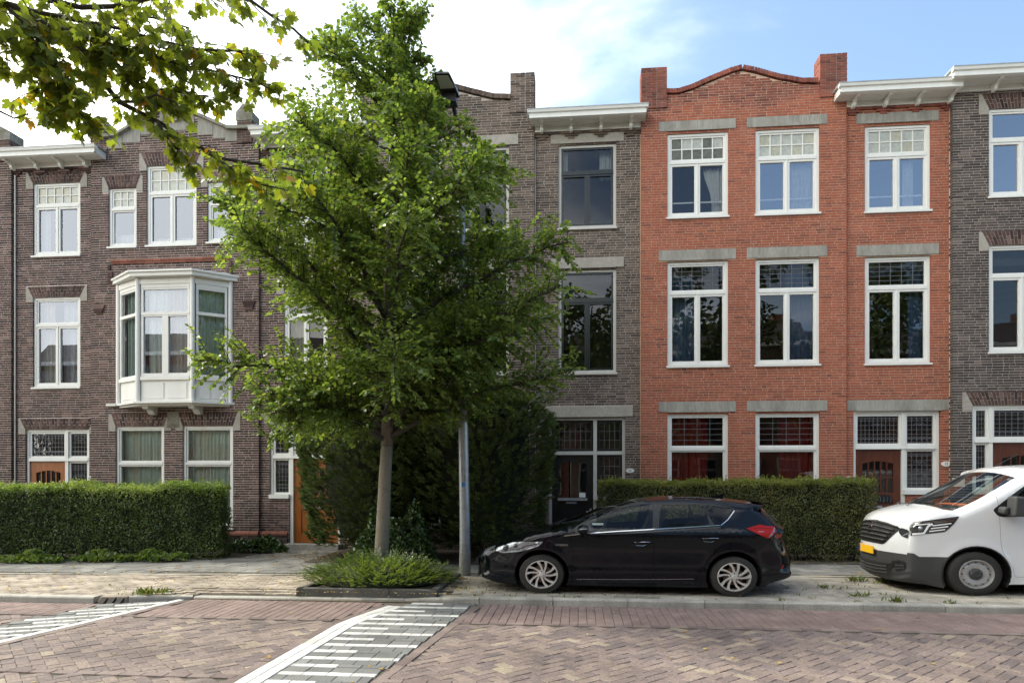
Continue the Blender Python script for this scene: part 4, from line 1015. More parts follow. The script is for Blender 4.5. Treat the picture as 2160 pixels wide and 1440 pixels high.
# herringbone fields
s2 = math.sqrt(.5); field = []
for k in range(-140, 140):
    for m_ in range(-70, 70):
        for typ in (0, 1):
            u, v = (k+2*m_)*.1035, (k-2*m_+typ)*.1035
            if typ == 0: cu, cv, a = u+.1035, v+.05175, 0
            else: cu, cv, a = u+.05175, v+.1035, R(90)
            x, y = (cu-cv)*s2-2.0, (cu+cv)*s2+5.0
            if not (-12.5 < x < 10.5 and 3.5 < y < YG-.02): continue
            if x > xl_mark(y)-.02 and x < xr_mark(y)+.09: continue
            if x < xl2(y)+.01 and x > xl2o(y)-.03: continue
            if abs(y-YM) < .03: continue
            field.append((x, y, a+R(45), .2, .1, -.004))
pave(road, 'road_paver', field, 0, 'paver_field', var=.003)
rows = []
for yy in (YG+.03, YM):
    x = -12.5
    while x < 10.5:
        if not (xl_mark(yy)-.12 < x+.1 < xr_mark(yy)+.08) and not (xl2o(yy) < x+.1 < xl2(yy)+.02): rows.append((x+.1, yy, 0, .2, .1, .002))
        x += .205
    # every field meets a course along the road
gut = []
def course(poly, off, width, Lp, out, dz=.001, gap=.005):
    P = [Vector((p[0], p[1])) for p in poly]; 
    for i in range(len(P)-1):
        d = P[i+1]-P[i]; l = d.length; d.normalize(); n = Vector((-d.y, d.x)); k = max(1, round(l/Lp)); st = l/k
        for j in range(k):
            c = P[i]+d*(st*(j+.5))+n*off; out.append((c.x, c.y, math.atan2(d.y, d.x), st-gap, width-gap*.7, dz))
ymark = [3.5+.45*i for i in range(12)]+[8.72]
course([(xr_mark(y), y) for y in ymark], -.055, .105, .205, rows)
course([(xl_mark(y), y) for y in ymark], .055, .105, .205, rows)
course([(xl2(y), y) for y in [3.5, 4.9, 6.38, 7.6, 8.8]], -.055, .105, .205, rows)
pave(road, 'border_paver', rows, 0, 'paver_brown')
x = -14
gi = 0
while x < 11:
    yk = 8.47 if x < -6.0 else (8.92 if x < -2.3 or x > -1.4 else 8.95)
    y = YG+.09-(.1 if gi % 2 else 0)
    while y < yk:
        c0, c1 = max(y, YG+.085), min(y+.2, yk); y += .205
        if c1-c0 < .04: continue
        yc = (c0+c1)/2
        if xl_mark(yc)-.13 < x+.05 < xr_mark(yc)+.12: continue
        if xl2o(yc)-.02 < x+.05 < xl2(yc)+.13 and yc < 8.9: continue
        gut.append((x+.05, yc, R(90), c1-c0, .098, 0))
    x += .103; gi += 1
pave(road, 'gutter_paver', gut, 0, 'paver_red', var=.0015)
# hatched ramp markings, white and grey concrete blocks
wh, gr = [], []
course([(xl_mark(y), y) for y in ymark], -.055, .112, .30, wh, .003, .004)
course([(xl_mark(y), y) for y in ymark], -.168, .108, .30, wh, .003, .004)
y = 3.6; i = 0
while y < 8.95:
    xa, xe = xl_mark(y)+.235, xr_mark(y)-.008
    if y > 8.6: xe = min(xe, xa+.9)
    half = i % 2
    xw = xe if not half else xa+(xe-xa)*.52
    x = xa
    while x < xe-.03:
        q = min(x+.215, xe); 
        (wh if q <= xw+.05 else gr).append(((x+q)/2, y+.045, 0, q-x-.004, .086, .002)); x = q
    x = xa-(.1 if half else 0)
    while x < xe-.03:
        p, q = max(x, xa), min(x+.215, xe); x += .215
        if q-p > .03: gr.append(((p+q)/2, y+.17, 0, q-p-.004, .155, 0))
    y += .25; i += 1
# the second marking at the left edge of the view
course([(xl2(y), y) for y in [3.5, 4.9, 6.38, 7.6, 8.86]], .055, .11, .3, wh, .003, .004)
ang = R(26)
for i in range(20):
    yc = 3.9+i*.27
    xa, xe = xl2o(yc), xl2(yc+.28)-.1
    if yc > 8.35: xa = xl2(yc)-.35
    xw0 = xa+(xe-xa)*(.0 if i % 2 else .35)
    n_ = 4
    for k in range(n_):
        p, q = xw0+(xe-xw0)*k/n_, xw0+(xe-xw0)*(k+1)/n_
        cx = (p+q)/2; cy = yc+(cx-xa)*math.tan(ang)
        if cy < 8.7: wh.append((cx, cy, ang, (q-p)/math.cos(ang)-.004, .072, .004))
    for k in range(4):
        p, q = xa+(xe-xa)*k/4, xa+(xe-xa)*(k+1)/4; cx = (p+q)/2; cy = yc+.135+(cx-xa)*math.tan(ang)
        if cy < 8.75: gr.append((cx, cy, ang, (q-p)/math.cos(ang)-.004, .175, 0))
pave(road, 'white_block', wh, 0, 'paver_white', var=.001)
pave(road, 'grey_block', gr, 0, 'paver_grey', var=.001)
# kerbs
kerb = MB(); kerb.box(-17, -6.42, 8.56, 8.6, -.1, .0); kb = kerb.build('kerb', 'joint_sand'); kb['kind'] = 'structure'
def kerbline(poly, heights, Ls=1.0, m='kerb_concrete', parent=None, width=.13, name='kerbstone', depth=.1, chf=.02):
    for i in range(len(poly)-1):
        P, Q = Vector((*poly[i], 0)), Vector((*poly[i+1], 0)); d = Q-P; l = d.length; d.normalize(); n = Vector((-d.y, d.x, 0)); k = max(1, round(l/Ls))
        for j in range(k):
            a = P+d*(l*j/k+.004); b_ = P+d*(l*(j+1)/k-.004); ha = heights[i]+(heights[i+1]-heights[i])*j/k; hb = heights[i]+(heights[i+1]-heights[i])*(j+1)/k
            b = MB(); o_ = rnd.uniform(-.004, .004)
            def sec(p, h): return [p+n*o_+Vector((0, 0, -depth)), p+n*o_+Vector((0, 0, h-chf)), p+n*(o_+chf*.4)+Vector((0, 0, h-chf*.3)), p+n*(o_+chf*1.2)+Vector((0, 0, h)), p+n*width+Vector((0, 0, h)), p+n*width+Vector((0, 0, -depth))]
            A, B = sec(a, ha), sec(b_, hb); n0 = len(b.v); b.v += [tuple(v) for v in A+B]
            for q in range(6): r_ = (q+1) % 6; b.f.append((n0+q, n0+6+q, n0+6+r_, n0+r_)); b.t.append(0); b.mi.append(0)
            b.f.append((0, 1, 2, 3, 4, 5)); b.f.append((11, 10, 9, 8, 7, 6)); b.t += [0, 0]; b.mi += [0, 0]
            b.build(name, m, parent or kb)
kerbline([(-17, 8.52), (-6.42, 8.52)], [.08, .08])
kerbline([(-5.98, 8.60), (-5.3, 8.98)], [.08, .03], .7)
kerbline([(-5.3, 8.98), (-2.35, 9.06)], [.02, .02])
kerbline([(-2.35, 9.06), (-1.3, 8.97)], [.02, .078], .55)
kerbline([(-1.3, 8.97), (14.3, 8.97)], [.08, .08], 1.0)
# raised surfaces
def ypav(x): return 11.2+.075*x
def zap(x, y):
    k = max(0, min(1, (x+5.9)/.6))*max(0, min(1, (-1.35-x)/.5)); return -.062*k*max(0, min(1, 1-(y-9.05)/.4))
b = MB(); b.quad((-6.0, 8.95, .0), (-1.3, 8.98, .0), (-1.3, 9.7, .062), (-6.0, 9.7, .062)); b.build('dropped_edge', 'joint_sand')['kind'] = 'structure'
apron = MB(); apron.prism([(-20, 8.66), (-6.42, 8.66), (-5.95, 8.8), (-5.6, 9.6), (-1.9, 9.6), (-1.9, ypav(-1.9)), (-20, ypav(-20))], -.04, .0655, axis='z'); apron = apron.build('apron', 'joint_sand'); apron['kind'] = 'structure'
pcs = []
yy = 8.72; r_i = 0
while yy < 11.2:
    x = -13.5-(.1 if r_i % 2 else 0)
    while x < -1.95:
        ya = 8.64 if x < -6.45 else (8.78+.5*(x+6.0) if x < -5.3 else 9.1)
        if yy-.05 > ya and yy+.05 < ypav(x)-.1 and not (-3.86 < x+.1 < -1.93 and 9.12 < yy < 10.9): pcs.append((x+.1, yy, 0, .2, .1, zap(x+.1, yy)))
        x += .205
    yy += .104; r_i += 1
pave(apron, 'apron_paver', pcs, .08, 'paver_beige', var=.0035)
edge = []
course([(-13.5, ypav(-13.5)-.05), (-1.9, ypav(-1.9)-.05)], 0, .1, .6, edge); pave(apron, 'edging_block', edge, .082, 'slab_bay', 60)
bayo = MB(); bayo.prism([(-1.9, 9.5), (-1.35, 9.5), (-1.3, 9.08), (20, 9.08), (20, ypav(20)), (-1.9, ypav(-1.9))], -.04, .0655, axis='z'); bayo = bayo.build('parking_bay', 'joint_sand'); bayo['kind'] = 'structure'
pcs = []; yy = 9.1+.1; r_i = 0
while yy < 12.3:
    x = -1.88-(.148 if r_i % 2 else 0)
    while x < 10:
        if yy < ypav(x)-.15 and x > -1.9: pcs.append((x+.148, yy, 0, .292, .196, zap(x+.1, yy)))
        x += .2965
    yy += .2; r_i += 1
course([(-1.8, ypav(-1.8)-.06), (10, ypav(10)-.06)], 0, .12, .5, pcs)
pave(bayo, 'paving_slab', pcs, .08, 'slab_bay', var=.003)
pav = MB(); pav.prism([(-20, ypav(-20)), (20, ypav(20)), (20, 14.8), (-20, 14.8)], -.04, .072, axis='z'); pav = pav.build('pavement', 'joint_sand'); pav['kind'] = 'structure'
pcs = []; r_i = 0; yy = 9.9
while yy < 14.5:
    x = -14-(.15 if r_i % 2 else 0)
    while x < 10:
        if yy-.14 > ypav(x): pcs.append((x+.15, yy, 0, .294, .294, 0))
        x += .2985
    yy += .2985; r_i += 1
pave(pav, 'pavement_tile', pcs, .087, 'slab_pavement', var=.003)
for a in ((1.0, 9, 12.95, 14.75), (-5.1, -.5, 12.3, 14.75), (-13, -6.6, 12.9, 14.75)):
    o = plane('garden_soil', a[0], a[1], a[2], a[3], .095, 'soil')
# pavement on the camera's side of the street
ops = plane('near_pavement', -60, 60, -9, -3.4, .09, 'slab_pavement')
kk = MB(); kk.box(-60, 60, -3.52, -3.4, -.05, .1); k2 = kk.build('near_kerb', 'kerb_concrete'); k2['kind'] = 'structure'

# storm drain set in the kerb
dr = thing('storm_drain', 'cast iron kerb drain with three slots, mossy, where the left kerb turns', 'drain', (-6.2, 8.5, 0))
b = MB(); b.hexa([(-.2, .0, -.1), (.2, .03, -.1), (.22, .2, -.1), (-.2, .2, -.1), (-.17, .075, .075), (.19, .10, .075), (.22, .2, .085), (-.15, .2, .085)])
b.build('cover', 'paver_beige', dr)
for k in range(3):
    b = MB(); x = -.115+k*.115; b.hexa([(x-.035, -.003, .0), (x+.04, -.001, .0), (x+.05, .06, .0), (x-.03, .06, .0), (x-.01, .055, .066), (x+.06, .06, .066), (x+.062, .09, .066), (x-.01, .085, .066)]); b.build('slot', 'dark_interior', dr)

# planter kerb round the tree
pk = thing('tree_planter', 'low dark concrete edging around the street tree and its ground cover', 'planter', (-2.9, 9.2, .05))
kerbline([(-1.0, -.04), (.98, -.04)], [.085, .085], .66, 'kerb_dark', pk, .09, 'edging_block', .1, .01)
kerbline([(.98, -.04), (1.03, 1.65)], [.085, .085], .85, 'kerb_dark', pk, .09, 'edging_block', .1, .01)
kerbline([(1.03, 1.65), (-.9, 1.65)], [.085, .085], .65, 'kerb_dark', pk, .09, 'edging_block', .1, .01)
kerbline([(-.9, 1.65), (-1.0, -.04)], [.085, .085], .85, 'kerb_dark', pk, .09, 'edging_block', .1, .01)
b = MB(); b.quad((-.95, .02, .04), (.97, .02, .04), (.97, 1.6, .04), (-.9, 1.6, .04)); b.build('soil', 'soil', pk)

# street lamp
mat('galvanised', (.36, .38, .41), .38, metal=.55, nscale=25, namt=.18, dirt=(.26, .26, .25), dscale=7, dthr=(.5, .75))
mat('galvanised_base', (.22, .215, .20), .8, metal=.1, nscale=20, namt=.25)
mat('lamp_black', (.02, .02, .022), .4)
mat('lamp_glass', (.55, .56, .55), .2, spec=.6)
mat('sticker_blue', (.02, .2, .55), .4)
lp = thing('street_lamp', 'tall galvanised street lamp post standing before the dark yew, head over the road', 'street lamp', (-1.83, 11.0, .08))
def zp(py, Y=11.0): return zz(985, py, Y)-.08
b = MB(); b.tube([(0, 0, 0), (0, 0, .36), (0, 0, .37)], [.093, .092, .088], 20); b.build('base_sleeve', 'galvanised_base', lp)
b = MB(); b.tube([(0, 0, .37), (-.005, 0, 1.0), (-.03, 0, zp(890)), (-.03, 0, zp(889))], [.088, .086, .08, .07], 20); b.tube([(-.03, 0, zp(889)), (-.04, 0, zp(600)), (-.045, 0, zp(420))], [.064, .056, .05], 18)
o = b.build('pole', 'galvanised', lp); smooth_angle(o, 40)
b = MB(); b.tube([(-.045, 0, zp(425)), (-.06, -.02, zp(340)), (-.10, -.12, zp(270)), (-.16, -.35, zp(225)), (-.22, -.6, zp(200))], [.04, .04, .038, .036, .034], 12); o = b.build('arm', 'lamp_black', lp); smooth_angle(o, 60)
hz_ = zz(938, 178, 10.2)-.08
b = MB(); b.hexa([(-.30, -1.02, hz_+.04), (-.06, -1.02, hz_+.03), (.0, -.5, hz_-.05), (-.27, -.5, hz_-.05), (-.28, -1.0, hz_+.08), (-.08, -1.0, hz_+.07), (-.03, -.5, hz_+.09), (-.25, -.5, hz_+.09)])
b.box(-.24, -.04, -.62, -.42, hz_-.16, hz_-.02)
hd = b.build('lamp_head', 'lamp_black', lp)
b = MB(); b.hexa([(-.27, -.98, hz_+.026), (-.09, -.98, hz_+.018), (-.04, -.72, hz_-.02), (-.26, -.72, hz_-.02), (-.27, -.98, hz_+.03), (-.09, -.98, hz_+.022), (-.04, -.72, hz_-.015), (-.26, -.72, hz_-.015)]); b.build('diffuser', 'lamp_glass', hd)
def arcpatch(b, z0, z1, a0, a1, r, cx=0, n=8):
    for k in range(n):
        p, q = a0+(a1-a0)*k/n, a0+(a1-a0)*(k+1)/n
        b.quad((cx+r*math.cos(p), r*math.sin(p), z0), (cx+r*math.cos(q), r*math.sin(q), z0), (cx+r*math.cos(q), r*math.sin(q), z1), (cx+r*math.cos(p), r*math.sin(p), z1))
b = MB(); arcpatch(b, zp(1026), zp(1017), R(-108), R(-72), .0885, -.012); b.build('sticker', 'sticker_blue', lp)
b = MB()
for pts in ([(-112, 988), (-104, 984), (-98, 990), (-92, 987)], [(-110, 990), (-106, 998), (-100, 1002)], [(-80, 1002), (-76, 1008), (-80, 1012), (-74, 1014)]):
    b.tube([(-.012+.089*math.cos(R(a)), .089*math.sin(R(a)), zp(y_)) for a, y_ in pts], .003, 4)
b.build('scribble', 'lamp_black', lp)
# plastic waste post box etc: white downpipe beside the orange door
# ================================================================ VEHICLES
mat('paint_black', (.003, .004, .007), .06, spec=.38)
mat('paint_white', (.62, .63, .65), .22, coat=.8, nscale=2, namt=.02)
mat('trim_black', (.014, .014, .015), .42)
mat('trim_grey', (.035, .036, .038), .6, nscale=60, namt=.12)
mat('chrome', (.62, .62, .63), .14, metal=1)
mat('alloy', (.66, .65, .63), .3, metal=.5)
mat('steel_wheel', (.42, .42, .42), .4, metal=.5, nscale=18, namt=.12)
mat('tyre', (.022, .021, .020), .85, nscale=30, namt=.2, bump=.3, bscale=90, dirt=(.05, .045, .04), dscale=9, dthr=(.5, .9))
mat('lamp_red', (.34, .008, .006), .3, spec=.3)
mat('lamp_clear', (.30, .32, .35), .12, metal=.5, nscale=30, namt=.6)
mat('lamp_dark', (.03, .032, .035), .08, coat=1, spec=.8)
mat('led_white', (.8, .82, .85), .15, coat=1)
mat('underbody', (.008, .008, .008), .95)
mat('seat_fabric', (.025, .026, .028), .9)
mat('disc_rust', (.16, .10, .07), .6, metal=.4)
mat('plate_yellow', (.75, .42, .02), .4)
mat('plate_blue', (.02, .05, .35), .4)
mat('orange_plastic', (.75, .14, .02), .4)

def pinp(p, poly):
    x, y = p; c = False; j = len(poly)-1
    for i in range(len(poly)):
        xi, yi = poly[i]; xj, yj = poly[j]
        if (yi > y) != (yj > y) and x < (xj-xi)*(y-yi)/(yj-yi)+xi: c = not c
        j = i
    return c
def resample(pts, step, closed=False):
    P = [Vector(p) for p in pts]; 
    if closed: P.append(P[0])
    o = []
    for i in range(len(P)-1):
        l = (P[i+1]-P[i]).length; k = max(1, round(l/step))
        for j in range(k): o.append(P[i].lerp(P[i+1], j/k))
    if not closed: o.append(P[-1])
    return o
def catmull(pts, n=4):
    P = [Vector(p) for p in pts]; o = []
    for i in range(len(P)-1):
        p0, p1, p2, p3 = P[max(i-1, 0)], P[i], P[i+1], P[min(i+2, len(P)-1)]
        for j in range(n):
            t = j/n; o.append(.5*((2*p1)+(-p0+p2)*t+(2*p0-5*p1+4*p2-p3)*t*t+(-p0+3*p1-3*p2+p3)*t**3))
    o.append(P[-1]); return o
def rounded(poly, r=.02, n=3):
    P = [Vector(p) for p in poly]; o = []
    for i in range(len(P)):
        a, b, c = P[i-1], P[i], P[(i+1) % len(P)]; la, lc = (a-b).length, (c-b).length; q = min(r, la*.45, lc*.45)
        u, v = b+(a-b)/la*q, b+(c-b)/lc*q
        for k in range(n+1): t = k/n; o.append(u*(1-t)**2+b*2*t*(1-t)+v*t*t)
    return o

class Shell:
    """car body: outline (centre line, from the front foot over the roof to the rear foot), plan width w(x, z); side skin cut into panels"""
    def __init__(s, root, center, drop, w, sill, arches, grid=.05):
        s.root, s.w, s.arches = root, w, arches
        s.C = [Vector(p) for p in center]; n = len(s.C); s.S = []
        for i in range(n):
            d = (s.C[min(i+1, n-1)]-s.C[max(i-1, 0)]).normalized(); nr = Vector((-d.y, d.x))      # outward for front->rear over the top
            s.S.append(s.C[i]-nr*drop(s.C[i], nr))
        s.sill = sill; s.grid = grid
    def dist_edge(s, p):
        m = 9
        for i in range(len(s.S)-1):
            a, b = s.S[i], s.S[i+1]; ab = b-a; t = max(0, min(1, (p-a).dot(ab)/max(1e-9, ab.length_squared))); m = min(m, (a+ab*t-p).length)
        return m
    def W(s, p):
        d = s.dist_edge(p); r = .07; q = (1-d/r) if d < r else 0
        return s.w(p.x, p.y)-.03*q*q
    def side(s, regions, lines=(), default='paint'):
        """regions: list of (name, polygon, material, inset); returns {name: [objects]}"""
        outline = list(s.S)+[Vector(p) for p in s.sill]
        V = []; Eg = []
        def addloop(pts, closed=True):
            n0 = len(V); V.extend(pts); k = len(pts)
            for i in range(k if closed else k-1): Eg.append((n0+i, n0+(i+1) % k))
        addloop(outline)
        for a in s.arches: addloop([Vector(p) for p in a])
        for r in regions: addloop(resample(r[1], .06, True))
        xs = [p.x for p in outline]; zs = [p.y for p in outline]; g = s.grid; inner = []
        x = min(xs); k = 0
        while x < max(xs):
            z = min(zs)+(g/2 if k % 2 else 0)
            while z < max(zs):
                p = Vector((x, z))
                if pinp(p, outline) and s.dist_edge(p) > g*.4: inner.append(p)
                z += g
            x += g*.9; k += 1
        for dd in (.015, .035, .06):                       # rings that carry the rounding of the edge
            n = len(s.S)
            for i in range(0, n):
                d = (s.S[min(i+1, n-1)]-s.S[max(i-1, 0)]).normalized(); p = s.S[i]-Vector((-d.y, d.x))*dd
                if pinp(p, outline) and s.dist_edge(p) > dd*.7: inner.append(p)
        V += inner
        vs, es, fs, *_ = delaunay_2d_cdt(V, Eg, [], 0, 1e-5, False)
        out = {}
        groups = {}
        for f in fs:
            c = (vs[f[0]]+vs[f[1]]+vs[f[2]])/3
            if not pinp(c, outline) or any(pinp(c, a) for a in s.arches): continue
            key = 'body'
            for r in regions:
                if pinp(c, r[1]): key = r[0]; break
            groups.setdefault(key, []).append(f)
        wv = [s.W(v) for v in vs]
        s.groups, s.vs, s.wv = groups, vs, wv
        return groups
    def emit(s, key, m, name, parent, off=0, sides=(-1, 1), smooth=True):
        os_ = []
        for sg in sides:
            b = MB(); mp_ = {}
            for f in s.groups.get(key, []):
                ix = []
                for i in f:
                    if i not in mp_: mp_[i] = len(b.v); b.v.append((s.vs[i].x, sg*(s.wv[i]+off), s.vs[i].y))
                    ix.append(mp_[i])
                if sg < 0: pass
                else: ix = ix[::-1]
                b.f.append(tuple(ix)); b.t.append(0); b.mi.append(0)
            if b.f: os_.append(b.build(name, m, parent, smooth=smooth))
        return os_
    def loft(s, segs, m_of, M=16, power=2.3):
        """skin across the car along the outline; segs gives the material key per outline piece and |v|"""
        n = len(s.C); grid = []
        vsamp = [-1+2*k/M for k in range(M+1)]; vsamp = [math.copysign(abs(v)**.8, v) for v in vsamp]
        for i in range(n):
            w = s.W(s.S[i]); row = []
            for v in vsamp:
                q = abs(v)**power; p = s.C[i].lerp(s.S[i], q); row.append((p.x, v*w, p.y))
            grid.append(row)
        mbs = {}
        for i in range(n-1):
            for k in range(M):
                vm = abs(vsamp[k]+vsamp[k+1])/2; key = segs(i, (s.C[i]+s.C[i+1])/2, vm)
                b, mp_ = mbs.setdefault(key, (MB(), {}))
                ix = []
                for (a, c) in ((i, k), (i+1, k), (i+1, k+1), (i, k+1)):
                    if (a, c) not in mp_: mp_[(a, c)] = len(b.v); b.v.append(grid[a][c])
                    ix.append(mp_[(a, c)])
                b.f.append(tuple(ix[::-1])); b.t.append(0); b.mi.append(0)
        return mbs, grid
def merge_body(root, sh, loft_mb, m, name='body', parent=None):
    b = MB(); 
    for sg in (-1, 1):
        mp_ = {}
        for f in sh.groups.get('body', []):
            ix = []
            for i in f:
                if i not in mp_: mp_[i] = len(b.v); b.v.append((sh.vs[i].x, sg*sh.wv[i], sh.vs[i].y))
                ix.append(mp_[i])
            b.f.append(tuple(ix)); b.t.append(0); b.mi.append(0)
    n0 = len(b.v); b.v += loft_mb.v; b.f += [tuple(n0+i for i in f) for f in loft_mb.f]; b.t += loft_mb.t; b.mi += loft_mb.mi
    o = b.build(name, m, parent or root, smooth=True, recalc=True)
    smooth_angle(o, 42); return o
def wheel(root, x, z, y, Rt, W, kind, sq):
    """wheel facing -Y (outer face at y); sq flattens it to the height it has beside the body"""
    s_ = -1 if y < 0 else 1
    w = MB(); rr = Rt; ri = Rt*(.715 if kind == 'alloy' else .66)
    prof = [(ri, 0), (ri+.012, -.006), (rr*.80, .002), (rr*.93, .006), (rr*.985, .025), (rr, .05), (rr, W-.05), (rr*.985, W-.025), (rr*.93, W), (ri, W)]
    w.lathe([(a, h) for a, h in prof], 48)
    for k in range(60):
        a = 2*math.pi*k/60
    t = w.build('tyre', 'tyre', None, smooth=True); smooth_angle(t, 40)
    wh = bpy.data.objects.new('wheel', None); COL.objects.link(wh); wh.parent = root; wh.location = (x, y, z); wh.scale = (1, 1, sq)
    if s_ > 0: wh.rotation_euler.z = math.pi
    t.parent = wh
    r_ = MB()
    if kind == 'alloy':
        r_.lathe([(ri, .0), (ri-.004, -.004), (ri-.014, -.004), (ri-.018, .012), (ri-.02, .14)], 48)
        for k in range(10):
            a0 = 2*math.pi*k/10+.2; tw = .42
            secs = []
            for j, (rad, wd, h) in enumerate(((.035, .018, .006), (.08, .014, .010), (.14, .014, .006), (ri-.012, .024, .000))):
                a = a0+tw*(rad/ri)**1.3+(.1 if k % 2 else 0); cx, cz = rad*math.cos(a), rad*math.sin(a); tx, tz = -math.sin(a), math.cos(a)
                secs.append([(cx-tx*wd, h, cz-tz*wd), (cx+tx*wd*.7, h-.002, cz+tz*wd*.7), (cx+tx*wd, h+.035, cz+tz*wd), (cx-tx*wd, h+.035, cz-tz*wd)])
            for j in range(3):
                A, B = secs[j], secs[j+1]; n0 = len(r_.v); r_.v += A+B
                for q in range(4): e = (q+1) % 4; r_.f.append((n0+q, n0+e, n0+4+e, n0+4+q)); r_.t.append(0); r_.mi.append(0)
        r_.lathe([(0, -.004), (.028, -.004), (.034, .004), (.062, .008), (.066, .04)], 24)
        o = r_.build('rim', 'alloy', wh, smooth=True); smooth_angle(o, 38)
        n_ = MB()
        for k in range(5):
            a = 2*math.pi*k/5+.3; n_.lathe([(0, .001), (.009, .001), (.011, .02)], 8, c=(.052*math.cos(a), 0, .052*math.sin(a)))
        n_.build('wheel_nut', 'trim_black', wh)
        d = MB(); d.lathe([(.02, .07), (.135, .07), (.137, .08)], 32); d.box(-.05, .05, .055, .1, .06, .15); d.build('brake_disc', 'disc_rust', wh)
        d = MB(); d.lathe([(0, .16), (ri-.015, .16)], 24); d.build('wheel_well_back', 'underbody', wh)
    else:
        r_.lathe([(ri, .0), (ri-.004, -.008), (ri-.014, -.008), (ri-.02, .02), (ri-.028, .035), (ri-.045, .03), (ri-.06, .018), (ri-.085, .012), (ri-.1, .016), (.07, .03), (.0, .03)], 56)
        o = r_.build('rim', 'steel_wheel', wh, smooth=True); smooth_angle(o, 50)
        h_ = MB()
        for k in range(12):
            a = 2*math.pi*k/12; rad = ri-.052; c, s2_ = math.cos(a), math.sin(a)
            pts = [(rad*c+.012*math.cos(q)*(-s2_)+.008*math.sin(q)*c, rad*s2_+.012*math.cos(q)*c+.008*math.sin(q)*s2_) for q in [2*math.pi*j/8 for j in range(8)]]
            h_.prism(pts, .015, .024)
        h_.build('rim_hole', 'underbody', wh)
        h_ = MB(); h_.lathe([(0, -.006), (.03, -.006), (.034, -.012), (.05, -.01), (.078, .0), (.086, .012), (.088, .03)], 32); o = h_.build('hub_cap', 'trim_grey', wh, smooth=True); smooth_angle(o, 40)
    return wh
def archpts(cx, cz, rx, rz, z0, n=22):
    a0 = math.asin(max(-1, min(1, (z0-cz)/rz)))
    return [Vector((cx+rx*math.cos(a0+(math.pi-2*a0)*k/n), cz+rz*math.sin(a0+(math.pi-2*a0)*k/n))) for k in range(n+1)]+[Vector((cx-rx*math.cos(a0), -.3)), Vector((cx+rx*math.cos(a0), -.3))]
def strip_line(root, sh, pts, wd, m, name, off=.003, sides=(-1, 1), th=.004):
    for sg in sides:
        b = MB(); P = resample(pts, .05); A = []
        for i, p in enumerate(P):
            d = (P[min(i+1, len(P)-1)]-P[max(i-1, 0)]).normalized(); n = Vector((-d.y, d.x)); row = []
            for e in (-wd/2, wd/2): q = p+n*e; row.append((q.x, sg*(sh.W(q)+off), q.y))
            A.append(row)
        poly_ = list(sh.S)+[Vector(q) for q in sh.sill]
        for i in range(len(A)-1):
            if pinp((P[i].x, P[i].y), poly_) and pinp((P[i+1].x, P[i+1].y), poly_): b.quad(A[i][0], A[i+1][0], A[i+1][1], A[i][1])
        if b.f: b.build(name, m, root)

